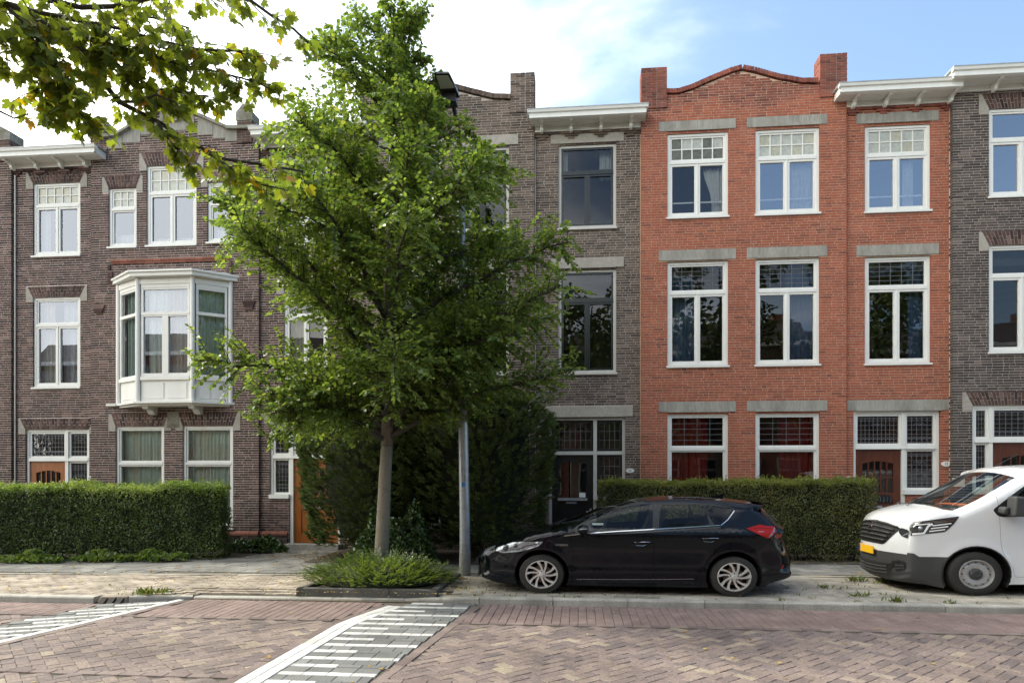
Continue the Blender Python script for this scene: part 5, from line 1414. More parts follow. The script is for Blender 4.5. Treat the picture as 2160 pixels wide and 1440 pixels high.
def black_car():
    T = thing('hatchback_car', 'shiny black hatchback car parked by the kerb in front of the clipped hedge', 'car', (-.5, 10.21, .08))
    YN = 9.33; S_ = lambda l, Y=YN: [Vector(p) for p in PX(l, Y, -.5, .08)]
    cen = [(-.80, .12), (-.89, .15), (-.935, .22), (-.95, .32), (-.94, .42), (-.90, .51), (-.83, .575), (-.68, .64), (-.39, .745), (-.148, .826), (.065, .870), (.284, .935), (.6, 1.058), (.95, 1.182), (1.3, 1.272), (1.69, 1.318), (2.15, 1.322), (2.49, 1.302), (2.89, 1.262), (3.06, 1.246), (3.09, 1.20), (3.27, 1.0), (3.36, .93), (3.385, .86), (3.40, .76), (3.46, .60), (3.50, .46), (3.51, .32), (3.44, .22), (3.3, .17), (3.1, .135)]
    C = catmull(cen, 3)
    def drop(p, n): return .040+.16*max(0, -n.x)**3+.20*max(0, n.x)**2.5
    def w(x, z):
        b = .885
        if x < .25: b -= .23*((.25-x)/1.15)**2.3
        if x > 2.3: b -= .17*((x-2.3)/.95)**2.2
        if z > .84: b -= .62*(z-.84)**1.25+.03*min(1, (z-.84)/.05)
        if z < .30: b -= .22*(.30-z)
        b -= .018*max(0, 1-abs(z-.40)/.2)
        for cx in (0, 2.575):
            r = math.hypot((x-cx), (z-.27)/.93); b += .016*math.exp(-((r-.385)/.04)**2)
        return b
    arches = [archpts(.008, .262, .372, .345, .12), archpts(2.578, .262, .372, .345, .12)]
    sill = [(3.0, .125), (2.2, .118), (1.3, .112), (.4, .118), (-.6, .12)]
    sh = Shell(T, C, drop, w, sill, arches)
    glassF = S_([(1243, 1121), (1252, 1094), (1293, 1074.5), (1330, 1067), (1372, 1064.5), (1364, 1114)], YN+.12)
    sail = S_([(1190, 1128), (1238, 1098), (1248, 1095), (1240, 1122)], YN+.10)
    glassR = S_([(1396, 1065), (1484, 1066), (1491, 1083), (1491, 1106), (1391, 1112)], YN+.12)
    glassT = S_([(1494, 1082), (1507, 1106), (1520, 1106), (1537, 1090), (1549, 1075), (1546, 1071.5), (1491, 1066)], YN+.12)
    quarter = S_([(1492.5, 1084), (1494.5, 1106), (1506, 1106)], YN+.12)
    head = S_([(1044, 1161), (1056, 1149), (1074, 1143.5), (1100, 1141.5), (1125, 1141), (1147, 1140.5), (1138, 1149), (1118, 1156), (1096, 1162), (1060, 1166)], YN+.08)
    tail = S_([(1575, 1114), (1605, 1106.5), (1626, 1110), (1641, 1112), (1643, 1120), (1633, 1130), (1622, 1136), (1600, 1126)], YN+.05)
    refl = S_([(1650, 1199), (1656, 1192), (1662, 1192), (1661, 1197), (1655, 1200)], YN+.1)
    doorF = rounded(S_([(1203, 1131), (1240, 1096), (1290, 1071), (1335, 1061), (1381, 1058), (1379, 1118), (1378, 1220.5), (1217, 1220.5), (1208, 1197), (1204, 1160)], YN+.03), .05)
    doorR = rounded(S_([(1381, 1058), (1440, 1057.5), (1489, 1061), (1520, 1107), (1529, 1121), (1524, 1142), (1499, 1173), (1476, 1209), (1463, 1220.5), (1378, 1220.5), (1379, 1118)], YN+.03), .04)
    def shrink(poly, e):
        P = [Vector(p) for p in poly]; n = len(P); ar = sum(P[i].x*P[(i+1) % n].y-P[(i+1) % n].x*P[i].y for i in range(n)); sg = 1 if ar > 0 else -1; o = []
        for i in range(n):
            d = (P[(i+1) % n]-P[i-1]); d = d.normalized() if d.length > 1e-6 else Vector((1, 0)); o.append(P[i]+Vector((-d.y, d.x))*sg*e)
        return o
    win = lambda p: rounded(p, .018)
    regs = [('glassF', win(glassF), 'g'), ('sail', sail, 't'), ('glassR', win(glassR), 'g'), ('glassT', win(glassT), 'g'), ('quarter', quarter, 't'), ('head', rounded(head, .02), 'l'), ('tail', tail, 'l'), ('refl', refl, 'l')]
    surF = shrink(win(glassF+[]), -.016); surR = shrink(win(glassR), -.016)
    regs += [('doorF', shrink(doorF, .0035), 'd'), ('doorR', shrink(doorR, .0035), 'd'), ('seam', doorF, 's'), ('seam', doorR, 's')]
    sh.side(regs)
    def segs(i, c, v):
        if c.x < 0.0: pass
        if .10 < c.x < 1.22 and c.y > .875: return 'wind' if v < .80 else 'pillar'
        if c.x > 3.04 and c.y > .95: return 'rearg' if v < .78 else 'body'
        if c.x < -.80 and .20 < c.y < .36 and v < .62: return 'grille'
        if c.x < -.80 and .43 < c.y < .52 and v < .30: return 'grille'
        if c.x > 3.3 and c.y < .26: return 'trim'
        if 3.28 < c.x and .80 < c.y < .93 and .55 < v: return 'tail'
        if c.x < -.62 and .52 < c.y < .64 and v > .62: return 'headf'
        return 'body'
    mbs, grid = sh.loft(segs, None, M=20)
    body = merge_body(T, sh, mbs['body'][0], 'paint_black')
    for key, m, nm in (('doorF', 'paint_black', 'door'), ('doorR', 'paint_black', 'door')):
        ds = sh.emit(key, m, nm, T)
        for o in ds: smooth_angle(o, 42)
    sh.emit('seam', 'underbody', 'door_seam', T, -.006)
    sh.emit('glassF', 'pane_car', 'side_window', T, -.007); sh.emit('glassR', 'pane_car', 'side_window', T, -.007); sh.emit('glassT', 'pane_car', 'quarter_window', T, -.004)
    sh.emit('sail', 'trim_black', 'mirror_base', T, .001); sh.emit('quarter', 'trim_black', 'window_divider', T, .001)
    hl = sh.emit('head', 'lamp_clear', 'headlight', T, .004)
    for h, sg in zip(hl, (-1, 1)):
        b = MB()
        for (px, py, rr) in ((1068, 1155, .045), (1088, 1150, .03)):
            q = S_([(px, py)], YN+.08)[0]; b.lathe([(0, -.012), (rr*.6, -.01), (rr, 0), (rr*1.1, .006)], 14, c=(q.x, sg*(sh.W(q)+.006) if sg < 0 else sh.W(q)+.006, q.y))
        b.build('lens', 'lamp_dark', h, smooth=True)
        strip_line(h, sh, S_([(1058, 1163), (1075, 1159), (1094, 1157), (1112, 1149.5), (1138, 1144.5)], YN+.08), .014, 'lamp_dark', 'lamp_trim', .006, (sg,))
    sh.emit('tail', 'lamp_red', 'tail_light', T, .008)
    for sg in (-1, 1): strip_line(T, sh, S_([(1601, 1121), (1614, 1121)], YN+.05), .008, 'lamp_clear', 'reversing_lamp', .011, (sg,))
    for sg in (-1, 1):
        strip_line(T, sh, S_([(1580, 1116), (1604, 1113), (1634, 1116)], YN+.05), .006, 'underbody', 'lamp_division', .0095, (sg,)); strip_line(T, sh, S_([(1624, 1133), (1636, 1121), (1640, 1114)], YN+.05), .02, 'lamp_clear', 'reversing_lamp', .0105, (sg,))
    sh.emit('refl', 'lamp_red', 'reflector', T, .006)
    for key, m, nm in (('wind', 'pane_windscreen', 'windscreen'), ('pillar', 'paint_black', 'windscreen_pillar'), ('rearg', 'pane_car', 'rear_window'), ('grille', 'trim_black', 'grille'), ('trim', 'trim_black', 'bumper_insert'), ('tail', 'lamp_red', 'tail_light'), ('headf', 'lamp_clear', 'headlight')):
        if key in mbs: mbs[key][0].build(nm, m, T, smooth=True)
    g = MB()                                        # grille blades at the corner, number plate edge, front emblem
    for k in range(6): z = .19+.028*k; g.box(-.93+.012*k*.2, -.90, -.52, .52, z, z+.008)
    g.build('grille_slats', 'trim_black', T)
    g = MB(); g.box(-.985, -.955, -.26, .26, .315, .40); g.build('number_plate', 'trim_black', T)
    # bright belt moulding and trims
    belt = S_([(1190, 1129.5), (1243, 1123.5), (1300, 1120), (1360, 1117), (1440, 1112.5), (1520, 1107.7)], YN)
    strip_line(T, sh, belt, .011, 'chrome', 'belt_moulding', .006); strip_line(T, sh, S_([(1520, 1107.7), (1537, 1095), (1553, 1077)], YN+.07), .011, 'chrome', 'belt_moulding', .004)
    strip_line(T, sh, S_([(1243, 1126), (1300, 1124.5), (1360, 1121.5), (1440, 1117), (1522, 1112)], YN), .02, 'trim_grey', 'crease_sheen', .0035)  # flat lighter strip: sheen along the door fold, painted as colour
    roofl = S_([(1189, 1127), (1238, 1096), (1291, 1072), (1333, 1063.5), (1375, 1061), (1440, 1060.5), (1490, 1063), (1552, 1072)], YN+.12)
    strip_line(T, sh, roofl, .012, 'trim_black', 'window_trim', .003)
    strip_line(T, sh, S_([(1386.5, 1064), (1382, 1114)], YN+.1), .085, 'trim_black', 'pillar_trim', .002)
    strip_line(T, sh, S_([(1216, 1221), (1300, 1221.5), (1400, 1221.5), (1464, 1220.5)], YN), .007, 'chrome', 'sill_moulding', .003)
    strip_line(T, sh, S_([(1600, 1162), (1612, 1148), (1625, 1137)], YN+.03), .006, 'underbody', 'panel_gap', .002)
    for (px, py) in ((1353, 1145), (1497, 1137)):
        for sg in (-1, 1):
            c = S_([(px, py)])[0]; y = sg*sh.W(c); h = MB(); a, e = c.x-.10, c.x+.11
            h.tube([(a, y-sg*.0, c.y-.006), (a+.02, y+sg*.028, c.y+.008), (c.x+.05, y+sg*.034, c.y+.014), (e, y+sg*.026, c.y+.012), (e+.005, y, c.y+.002)], [.010, .012, .012, .011, .009], 8)
            h.build('handle', 'paint_black', T, smooth=True)
            h = MB(); h.tube([(a+.005, y+sg*.024, c.y+.014), (c.x+.05, y+sg*.045, c.y+.022), (e, y+sg*.036, c.y+.02)], .0035, 5); h.tube([(a, y+sg*.006, c.y-.004), (a+.04, y+sg*.012, c.y-.03), (c.x+.02, y+sg*.012, c.y-.034), (c.x+.06, y+sg*.008, c.y-.02)], .0035, 5); h.build('handle_trim', 'chrome', T)
    for sg in (-1, 1):                               # mirrors
        c = S_([(1231, 1116)], YN-.02)[0]; y = sg*(sh.W(Vector((c.x, .80)))+.10); m_ = MB()
        m_.tube([(c.x-.08, y, c.y), (c.x-.06, y, c.y), (c.x-.01, y, c.y+.004), (c.x+.04, y, c.y+.006), (c.x+.055, y, c.y+.006)], [.02, .052, .068, .062, .04], 14)
        for i in range(len(m_.v)): vx, vy, vz = m_.v[i]; m_.v[i] = (vx, y+(vy-y)*1.35, vz)
        m_.tube([(c.x-.03, y-sg*.02, c.y-.05), (c.x-.02, y-sg*.13, c.y-.09)], [.022, .03], 8)
        o = m_.build('mirror', 'paint_black', T, smooth=True)
        q = MB(); q.tube([(c.x-.045, y+sg*.088, c.y+.01), (c.x+.04, y+sg*.088, c.y+.02)], .008, 6); q.build('indicator', 'lamp_clear', o)
    bd = S_([(1185, 1148.8)])[0]; text_obj('HYBRID', .036, 'chrome', T, (bd.x, -sh.W(bd)-.004, bd.y), sx=1.35, name='badge', ext=.002)
    f_ = MB(); fx, fz = 2.42, 1.305; f_.prism([(fx, fz), (fx+.19, fz-.014), (fx+.185, fz+.045), (fx+.12, fz+.03)], -.02, .02); f_.build('aerial_fin', 'paint_black', T)
    sp_ = MB(); sp_.hexa([(2.93, -.50, 1.255), (3.14, -.50, 1.218), (3.14, .50, 1.218), (2.93, .50, 1.255), (2.93, -.48, 1.266), (3.15, -.50, 1.232), (3.15, .50, 1.232), (2.93, .48, 1.266)]); sp_.build('spoiler', 'paint_black', T)
    wp = MB(); wp.tube([(3.12, -.05, 1.16), (3.22, -.2, 1.05), (3.29, -.34, .985)], .007, 5); wp.build('rear_wiper', 'trim_black', T)
    wp = MB(); wp.tube([(.20, -.35, .915), (.28, .1, .945), (.32, .35, .955)], .008, 5); wp.tube([(.14, .1, .90), (.24, .45, .915)], .008, 5); wp.build('wiper', 'trim_black', T)
    # wheels, wells, underbody, cabin
    for x in (.008, 2.578):
        for sg in (-1, 1):
            wheel(T, x, .265, sg*(.868), .312, .205, 'alloy', .86)
        ln = MB()
        a = archpts(x, .262, .374, .347, .12)[:-2]
        for sg in (-1, 1):
            for i in range(len(a)-1): ln.quad((a[i].x, sg*.85, a[i].y), (a[i+1].x, sg*.85, a[i+1].y), (a[i+1].x, sg*.45, a[i+1].y), (a[i].x, sg*.45, a[i].y))
            ln.prism([(p.x, p.y) for p in a], sg*.44, sg*.45)
            ln.build('wheel_arch_liner', 'underbody', T); ln = MB()
    ub = MB(); ub.box(-.72, 3.2, -.44, .44, .13, .5); ub.box(.42, 2.15, -.80, .80, .12, .16); ub.box(.42, 2.15, -.79, .79, .16, .55); ub.build('underbody', 'underbody', T)
    cb = MB(); cb.hexa([(.30, -.70, .55), (.85, -.70, .55), (.85, .70, .55), (.30, .70, .55), (.35, -.68, .84), (.72, -.68, .85), (.72, .68, .85), (.35, .68, .84)]); cb.build('dashboard', 'seat_fabric', T)
    st = MB(); pts = [(.86+.055*math.sin(a), -.36+.17*math.cos(a), .84+.16*math.sin(a)) for a in [2*math.pi*k/20 for k in range(21)]]; st.tube(pts, .012, 6); st.tube([(.74, -.36, .80), (.86, -.36, .84)], .02, 6); st.build('steering_wheel', 'trim_black', T)
    for (sx, sy) in ((1.42, -.36), (1.42, .36)):
        s_ = MB(); s_.hexa([(sx-.42, sy-.22, .5), (sx+.05, sy-.22, .5), (sx+.05, sy+.22, .5), (sx-.42, sy+.22, .5), (sx-.42, sy-.22, .66), (sx+.03, sy-.22, .62), (sx+.03, sy+.22, .62), (sx-.42, sy+.22, .66)])
        s_.hexa([(sx-.02, sy-.23, .6), (sx+.12, sy-.23, .58), (sx+.12, sy+.23, .58), (sx-.02, sy+.23, .6), (sx+.17, sy-.2, 1.02), (sx+.27, sy-.2, 1.0), (sx+.27, sy+.2, 1.0), (sx+.17, sy+.2, 1.02)])
        s_.box(sx+.21, sx+.31, sy-.12, sy+.12, 1.03, 1.17); s_.build('seat', 'seat_fabric', T)
    s_ = MB(); s_.hexa([(1.95, -.62, .5), (2.4, -.62, .5), (2.4, .62, .5), (1.95, .62, .5), (2.2, -.6, .92), (2.42, -.6, .92), (2.42, .6, .92), (2.2, .6, .92)]); s_.box(2.36, 3.1, -.6, .6, .86, .9)
    for y in (-.36, .36): s_.box(2.27, 2.36, y-.11, y+.11, .93, 1.03)
    s_.build('rear_bench', 'seat_fabric', T)
    p_ = MB(); p_.box(.62, .90, .25, .5, .865, .88); p_.build('papers', 'paper', T)
    return T
black_car()

def van():
    T = thing('delivery_van', 'white delivery van at the right edge with black lower bumper and yellow number plate', 'van', (5.33, 10.68, .08))
    YN = 9.70; S_ = lambda l, Y=YN: [Vector(p) for p in PX(l, Y, 5.33, .08)]
    cen = [(-.62, .07), (-.86, .11), (-.93, .17), (-.98, .26), (-1.0, .38), (-1.0, .50), (-.995, .60), (-.98, .72), (-.945, .85), (-.885, .96), (-.81, 1.03), (-.70, 1.09), (-.5, 1.155), (-.24, 1.225), (.05, 1.36), (.35, 1.535), (.58, 1.67), (.74, 1.735), (1.0, 1.765), (1.6, 1.785), (2.6, 1.79), (3.6, 1.78), (3.95, 1.755), (4.02, 1.68), (4.06, 1.2), (4.08, .6), (4.07, .35), (4.0, .2), (3.7, .16)]
    C = catmull(cen, 3)
    def drop(p, n): 
        d = .055+.15*max(0, -n.x)**2.0+.06*max(0, n.x)**2
        if -.5 < p.x < .7 and p.y > 1.2: d = .13
        if .7 <= p.x < 3.9 and p.y > 1.6: d = .07
        return d
    def w(x, z):
        b = .955
        if x < .30: b -= .25*((.30-x)/1.3)**2.1
        if z > 1.0: b -= .17*(z-1.0)**1.3
        if z < .30: b -= .12*(.30-z)
        if x > 3.3: b -= .03*((x-3.3)/.7)**2
        r = math.hypot(x-.007, (z-.29)/.93); b += .018*math.exp(-((r-.43)/.05)**2)
        return b
    arches = [archpts(.01, .285, .425, .385, .12), archpts(3.1, .285, .425, .385, .12)]
    sill = [(3.6, .16), (2.6, .17), (1.2, .17), (.46, .16), (-.4, .09)]
    sh = Shell(T, C, drop, w, sill, arches, grid=.06)
    headp = S_([(1906, 1110), (1912, 1105), (1926, 1101.5), (1960, 1097), (1990, 1092), (2019, 1087.5), (2008, 1103), (1991, 1120.5), (1960, 1125), (1926, 1130), (1916, 1126), (1909, 1126)], YN+.12)
    bump = S_([(1805, 1166), (1864, 1168), (1900, 1170), (1925, 1168), (1940, 1169.5), (1950, 1176), (2012, 1175), (2010, 1260), (1780, 1260)], YN+.02)
    fog = rounded(S_([(1884, 1184), (1900, 1180.5), (1925, 1181), (1945, 1207), (1905, 1204)], YN+.06), .02)
    tri = S_([(2096, 1075), (2108, 1066), (2140, 1043), (2196, 1006), (2230, 998), (2330, 998), (2330, 1086), (2117, 1090), (2106, 1088)], YN+.02)
    glass = S_([(2150, 1044), (2198, 1010), (2230, 1002), (2320, 1002), (2320, 1082), (2150, 1084)], YN+.02)
    dr = S_([(2107, 1040), (2150, 1000), (2200, 985), (2290, 978), (2350, 978), (2348, 1215), (2139, 1217), (2137, 1200), (2115, 1166), (2111, 1140)], YN+.02)
    def shrink(poly, e):
        P = [Vector(p) for p in poly]; n = len(P); ar = sum(P[i].x*P[(i+1) % n].y-P[(i+1) % n].x*P[i].y for i in range(n)); sg = 1 if ar > 0 else -1; o = []
        for i in range(n):
            d = (P[(i+1) % n]-P[i-1]).normalized(); o.append(P[i]+Vector((-d.y, d.x))*sg*e)
        return o
    drr = rounded(dr, .06)
    regs = [('head', rounded(headp, .02), ''), ('bump', bump, ''), ('glass', rounded(glass, .03), ''), ('tri', rounded(tri, .03), ''), ('door', shrink(drr, .0035), ''), ('seam', drr, '')]
    sh.side(regs)
    def segs(i, c, v):
        if -.30 < c.x < .60 and c.y > 1.2: return 'wind' if v < .88 else 'body'
        if c.x < -.85 and c.y < .545: return 'bump'
        if c.x < -.55 and c.y <= .2: return 'bump'
        return 'body'
    mbs, grid = sh.loft(segs, None, M=24, power=2.2)
    merge_body(T, sh, mbs['body'][0], 'paint_white')
    for o in sh.emit('door', 'paint_white', 'door', T): smooth_angle(o, 42)
    sh.emit('seam', 'underbody', 'door_seam', T, -.006); sh.emit('tri', 'trim_black', 'window_surround', T, .002); sh.emit('glass', 'pane_windscreen', 'side_window', T, -.004)
    for o in sh.emit('bump', 'trim_grey', 'bumper', T, .0): smooth_angle(o, 42)
    sh.emit('fog', 'trim_black', 'fog_lamp_recess', T, -.02)

    hd = sh.emit('head', 'lamp_dark', 'headlight', T, .006)
    for h, sg in zip(hd, (-1, 1)):
        strip_line(h, sh, S_([(1917, 1126), (1929, 1127), (1950, 1124), (1958, 1109), (1966, 1104)], YN+.12), .026, 'led_white', 'day_light', .012, (sg,))
        strip_line(h, sh, S_([(1921, 1121), (1935, 1107), (1962, 1104)], YN+.12), .016, 'led_white', 'day_light', .012, (sg,))
        strip_line(h, sh, S_([(1912, 1108), (1926, 1105), (1960, 1100.5), (2014, 1091)], YN+.12), .010, 'chrome', 'lamp_trim', .012, (sg,))
        for k in range(4):
            a = (1960+k*3, 1120-k*6); e = (1990+k*6, 1115.5-k*6.4); strip_line(h, sh, S_([a, e], YN+.12), .014, 'led_white' if k < 3 else 'chrome', 'indicator_strip', .012, (sg,))
        b = MB(); q = S_([(1944, 1114)], YN+.12)[0]; b.lathe([(0, -.03), (.02, -.024), (.032, 0)], 14, c=(q.x, sg*(sh.W(q)+.012), q.y)); b.build('lens', 'lamp_clear', h, smooth=True)
    for key, m, nm in (('wind', 'pane_windscreen', 'windscreen'), ('bump', 'trim_grey', 'bumper'), ('low', 'trim_black', 'lower_grille'), ('grille', 'trim_black', 'grille'), ('headf', 'lamp_dark', 'headlight')):
        if key in mbs: o = mbs[key][0].build(nm, m, T, smooth=True)
    # follow the curved front for slats, badge, plate
    fi = [i for i in range(len(C)) if C[i].x < -.55 and C[i].y < 1.13]; fz = [C[i].y for i in fi]; fx = [C[i].x for i in fi]; sx_ = [sh.S[i].x for i in fi]; sz_ = [sh.S[i].y for i in fi]; fw = [sh.W(sh.S[i]) for i in fi]
    def front(zv, v, off=.012):
        u = float(np.interp(zv, fz, range(len(fz)))); g_ = lambda a: float(np.interp(u, range(len(a)), a)); q = abs(v)**2.2
        return (g_(fx)*(1-q)+g_(sx_)*q-off, v*g_(fw), g_(fz)*(1-q)+g_(sz_)*q)
    def front_patch(poly, m, name, off):
        P = resample(rounded(poly, .03), .04, True); V = list(P); n = len(P); Eg = [(i, (i+1) % n) for i in range(n)]
        for i in range(-20, 21):
            for j in range(0, 40):
                q = Vector((i*.05, .1+j*.03))
                if pinp(q, poly): V.append(q)
        vs, es, fs, *_ = delaunay_2d_cdt(V, Eg, [], 0, 1e-5, False); b = MB(); b.v = [front(v.y, v.x, off) for v in vs]
        for f in fs:
            c = (vs[f[0]]+vs[f[1]]+vs[f[2]])/3
            if pinp(c, P): b.f.append(tuple(f[::-1])); b.t.append(0); b.mi.append(0)
        return b.build(name, m, T, smooth=True)
    front_patch([(-.50, .635), (.50, .635), (.58, .68), (.80, .90), (.82, .935), (.5, .955), (-.5, .955), (-.82, .935), (-.80, .90), (-.58, .68)], 'trim_black', 'grille', .008)
    for s_ in (-1, 1): front_patch([(.80*s_, .872), (.88*s_, .815), (.999*s_, .80), (.999*s_, .95), (.82*s_, .945)][::s_], 'lamp_dark', 'headlight', .009)
    for s_ in (-1, 1):
        front_patch([(.70*s_, .40), (.80*s_, .22), (.985*s_, .235), (.995*s_, .42), (.86*s_, .435)][::s_], 'trim_black', 'fog_lamp_recess', .004)
        for zq in (.27, .33): front_patch([(.80*s_, zq), (.97*s_, zq+.004), (.97*s_, zq+.032), (.79*s_, zq+.028)][::s_], 'trim_grey', 'fog_lamp_louvre', .012)
    front_patch([(-.62, .19), (.62, .19), (.78, .36), (-.78, .36)], 'trim_black', 'lower_grille', .008)
    for k, zv in enumerate((.70, .76, .82, .88, .94)):
        vm = .54+.055*k; b = MB(); b.tube([front(zv, -vm+2*vm*j/16, .018) for j in range(17)], .014, 6); b.build('grille_slat', 'trim_grey', T, smooth=True)
        b = MB()
        for j in range(9): p = front(zv, -vm*.9+1.8*vm*j/8, .034); b.box(p[0]-.004, p[0]+.004, p[1]-.014, p[1]+.014, p[2]-.005, p[2]+.005)
        b.build('grille_stud', 'chrome', T)
    for k, zv in enumerate((.21, .26, .31)):
        b = MB(); b.tube([front(zv, -.6+1.2*j/14, .012) for j in range(15)], .010, 5); b.build('grille_slat', 'trim_grey', T)
    b = MB()                                             # diamond emblem of two linked bars
    ex = lambda z, o=.032: front(z, 0, o)[0]
    def bar(b, P, Q, P2, Q2):
        b.hexa([(ex(P[1]), P[0], P[1]), (ex(Q[1]), Q[0], Q[1]), (ex(Q[1])+.016, Q[0], Q[1]), (ex(P[1])+.016, P[0], P[1]), (ex(P2[1]), P2[0], P2[1]), (ex(Q2[1]), Q2[0], Q2[1]), (ex(Q2[1])+.016, Q2[0], Q2[1]), (ex(P2[1])+.016, P2[0], P2[1])])
    for s_ in (1, -1):
        bar(b, (0, .955), (.066*s_, .85), (0, .90), (.034*s_, .85)); bar(b, (0, .745), (.066*s_, .85), (0, .80), (.034*s_, .85))
    b.build('emblem', 'chrome', T)
    b = MB(); o1, o2 = .014, -.02
    b.hexa([(ex(.73, o1), -.07, .73), (ex(.73, o1), .07, .73), (ex(.73, o2), .07, .73), (ex(.73, o2), -.07, .73), (ex(.96, o1), -.07, .96), (ex(.96, o1), .07, .96), (ex(.96, o2), .07, .96), (ex(.96, o2), -.07, .96)]); b.build('emblem_base', 'trim_black', T)
    pp = front(.53, 0, .02); b = MB(); b.box(pp[0]-.012, pp[0], -.23, .26, .475, .585); np_ = b.build('number_plate', 'plate_yellow', T)
    b = MB(); b.box(pp[0]-.014, pp[0]-.0125, .215, .26, .477, .583); b.build('plate_band', 'plate_blue', np_)
    strip_line(T, sh, S_([(1988, 1166), (2011, 1140), (2063, 1126)], YN), .0, 'paint_white', 'crease') if False else None
    strip_line(T, sh, S_([(2025, 1083), (2038, 1067)], YN+.1), .006, 'underbody', 'panel_gap', .002)
    for sg in (-1, 1):
        c = S_([(2142, 1068)], YN-.12)[0]; y = sg*(sh.w(c.x, c.y)+.13); b = MB()
        b.hexa([(c.x-.05, y-.10, c.y-.13), (c.x+.10, y-.12, c.y-.13), (c.x+.10, y+.12, c.y-.13), (c.x-.05, y+.10, c.y-.13), (c.x-.03, y-.09, c.y+.14), (c.x+.10, y-.11, c.y+.13), (c.x+.10, y+.11, c.y+.13), (c.x-.03, y+.09, c.y+.14)])
        b.hexa([(c.x-.13, y-sg*.02-.03, c.y-.10), (c.x-.05, y-sg*.02-.03, c.y-.11), (c.x-.05, y-sg*.14+.03, c.y-.11), (c.x-.13, y-sg*.14+.03, c.y-.10), (c.x-.12, y-sg*.02-.03, c.y-.01), (c.x-.04, y-sg*.02-.03, c.y+.0), (c.x-.04, y-sg*.14+.03, c.y+.0), (c.x-.12, y-sg*.14+.03, c.y-.01)])
        o = b.build('mirror', 'trim_grey', T)
        bv = o.modifiers.new('round', 'BEVEL'); bv.width = .03; bv.segments = 4; smooth_angle(o, 60)
    wp = MB(); wp.tube([(-.22, .35, 1.245), (-.12, 0, 1.29), (.02, -.30, 1.345)], .009, 5); wp.tube([(-.26, -.1, 1.225), (-.22, -.5, 1.215), (-.12, -.74, 1.19)], .009, 5); wp.build('wiper', 'trim_black', T)
    b = MB(); b.tube([(.62, -.25, 1.74), (.95, -.25, 1.93)], [.006, .004], 5); b.build('aerial', 'trim_black', T)
    b = MB(); P = [(-.30, .55, 1.205), (-.42, .35, 1.185), (-.38, .05, 1.195), (-.50, -.1, 1.165)]; b.tube([(x, y, z+.012) for x, y, z in P], .006, 4); b.build('bonnet_lettering', 'trim_grey', T)
    for x in (.01, 3.1):
        for sg in (-1, 1): wheel(T, x, .29, sg*.945, .345, .215, 'steel', .86)
        ln = MB(); a = archpts(x, .285, .427, .387, .12)[:-2]
        for sg in (-1, 1):
            for i in range(len(a)-1): ln.quad((a[i].x, sg*.93, a[i].y), (a[i+1].x, sg*.93, a[i+1].y), (a[i+1].x, sg*.5, a[i+1].y), (a[i].x, sg*.5, a[i].y))
            ln.prism([(p.x, p.y) for p in a], sg*.49, sg*.50)
            for i in range(len(a)-1):
                p, q = a[i], a[i+1]; k = 1.035; c = Vector((x, .285)); p2, q2 = c+(p-c)*.955, c+(q-c)*.955; y = sg*(sh.W(p)+.004)
                ln.quad((p.x, y, p.y), (q.x, y, q.y), (q2.x, y, q2.y), (p2.x, y, p2.y))
            ln.build('wheel_arch_liner', 'trim_black', T); ln = MB()
    ub = MB(); ub.box(-.6, 3.9, -.49, .49, .10, .6); ub.box(.48, 2.6, -.88, .88, .14, .2); ub.box(.48, 2.6, -.86, .86, .2, .7); ub.build('underbody', 'underbody', T)
    cb = MB(); cb.hexa([(-.15, -.78, .8), (.5, -.8, .8), (.5, .8, .8), (-.15, .78, .8), (-.12, -.76, 1.15), (.45, -.78, 1.17), (.45, .78, 1.17), (-.12, .76, 1.15)]); cb.build('dashboard', 'seat_fabric', T)
    for sy in (-.5, .1, .55):
        s_ = MB(); s_.box(.75, 1.25, sy-.22, sy+.22, .6, .8); s_.hexa([(1.2, sy-.22, .75), (1.35, sy-.22, .75), (1.35, sy+.22, .75), (1.2, sy+.22, .75), (1.33, sy-.2, 1.35), (1.43, sy-.2, 1.35), (1.43, sy+.2, 1.35), (1.33, sy+.2, 1.35)]); s_.box(1.35, 1.45, sy-.12, sy+.12, 1.37, 1.52); s_.build('seat', 'seat_fabric', T)
    s_ = MB(); s_.box(1.6, 1.63, -.85, .85, .5, 1.7); s_.build('bulkhead', 'seat_fabric', T)
    s_ = MB(); s_.tube([(.05, .15, 1.19), (.12, -.1, 1.20), (.25, -.25, 1.19)], .02, 6); s_.build('strap', 'orange_plastic', T)
    s_ = MB(); s_.box(.15, .3, .1, .4, 1.175, 1.19); s_.build('papers', 'paper', T)
    st = MB(); pts = [(.62+.09*math.sin(a), -.45+.19*math.cos(a), 1.15+.13*math.sin(a)) for a in [2*math.pi*k/20 for k in range(21)]]; st.tube(pts, .014, 6); st.build('steering_wheel', 'trim_black', T)
    return T
van()
# ================================================================ VEGETATION
leaf_mat('leaf_linden', [(0, (.07, .115, .032)), (.35, (.11, .175, .045)), (.75, (.16, .235, .062)), (.95, (.23, .30, .085)), (1, (.28, .29, .08))], trans=.52, tcol=1.45, rough=.38)
leaf_mat('leaf_maple', [(0, (.11, .15, .03)), (.4, (.17, .22, .04)), (.86, (.25, .29, .055)), (.93, (.2, .19, .025)), (.975, (.42, .31, .02)), (1, (.36, .15, .02))], trans=.6, rough=.45)
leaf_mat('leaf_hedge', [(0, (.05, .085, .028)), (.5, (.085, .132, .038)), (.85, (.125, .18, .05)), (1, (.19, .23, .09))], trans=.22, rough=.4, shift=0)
leaf_mat('leaf_hedge_lit', [(0, (.12, .19, .05)), (.5, (.2, .28, .08)), (1, (.32, .38, .16))], trans=.4, rough=.42, shift=0)  # paler copy for the top: light from above put into the leaf colour
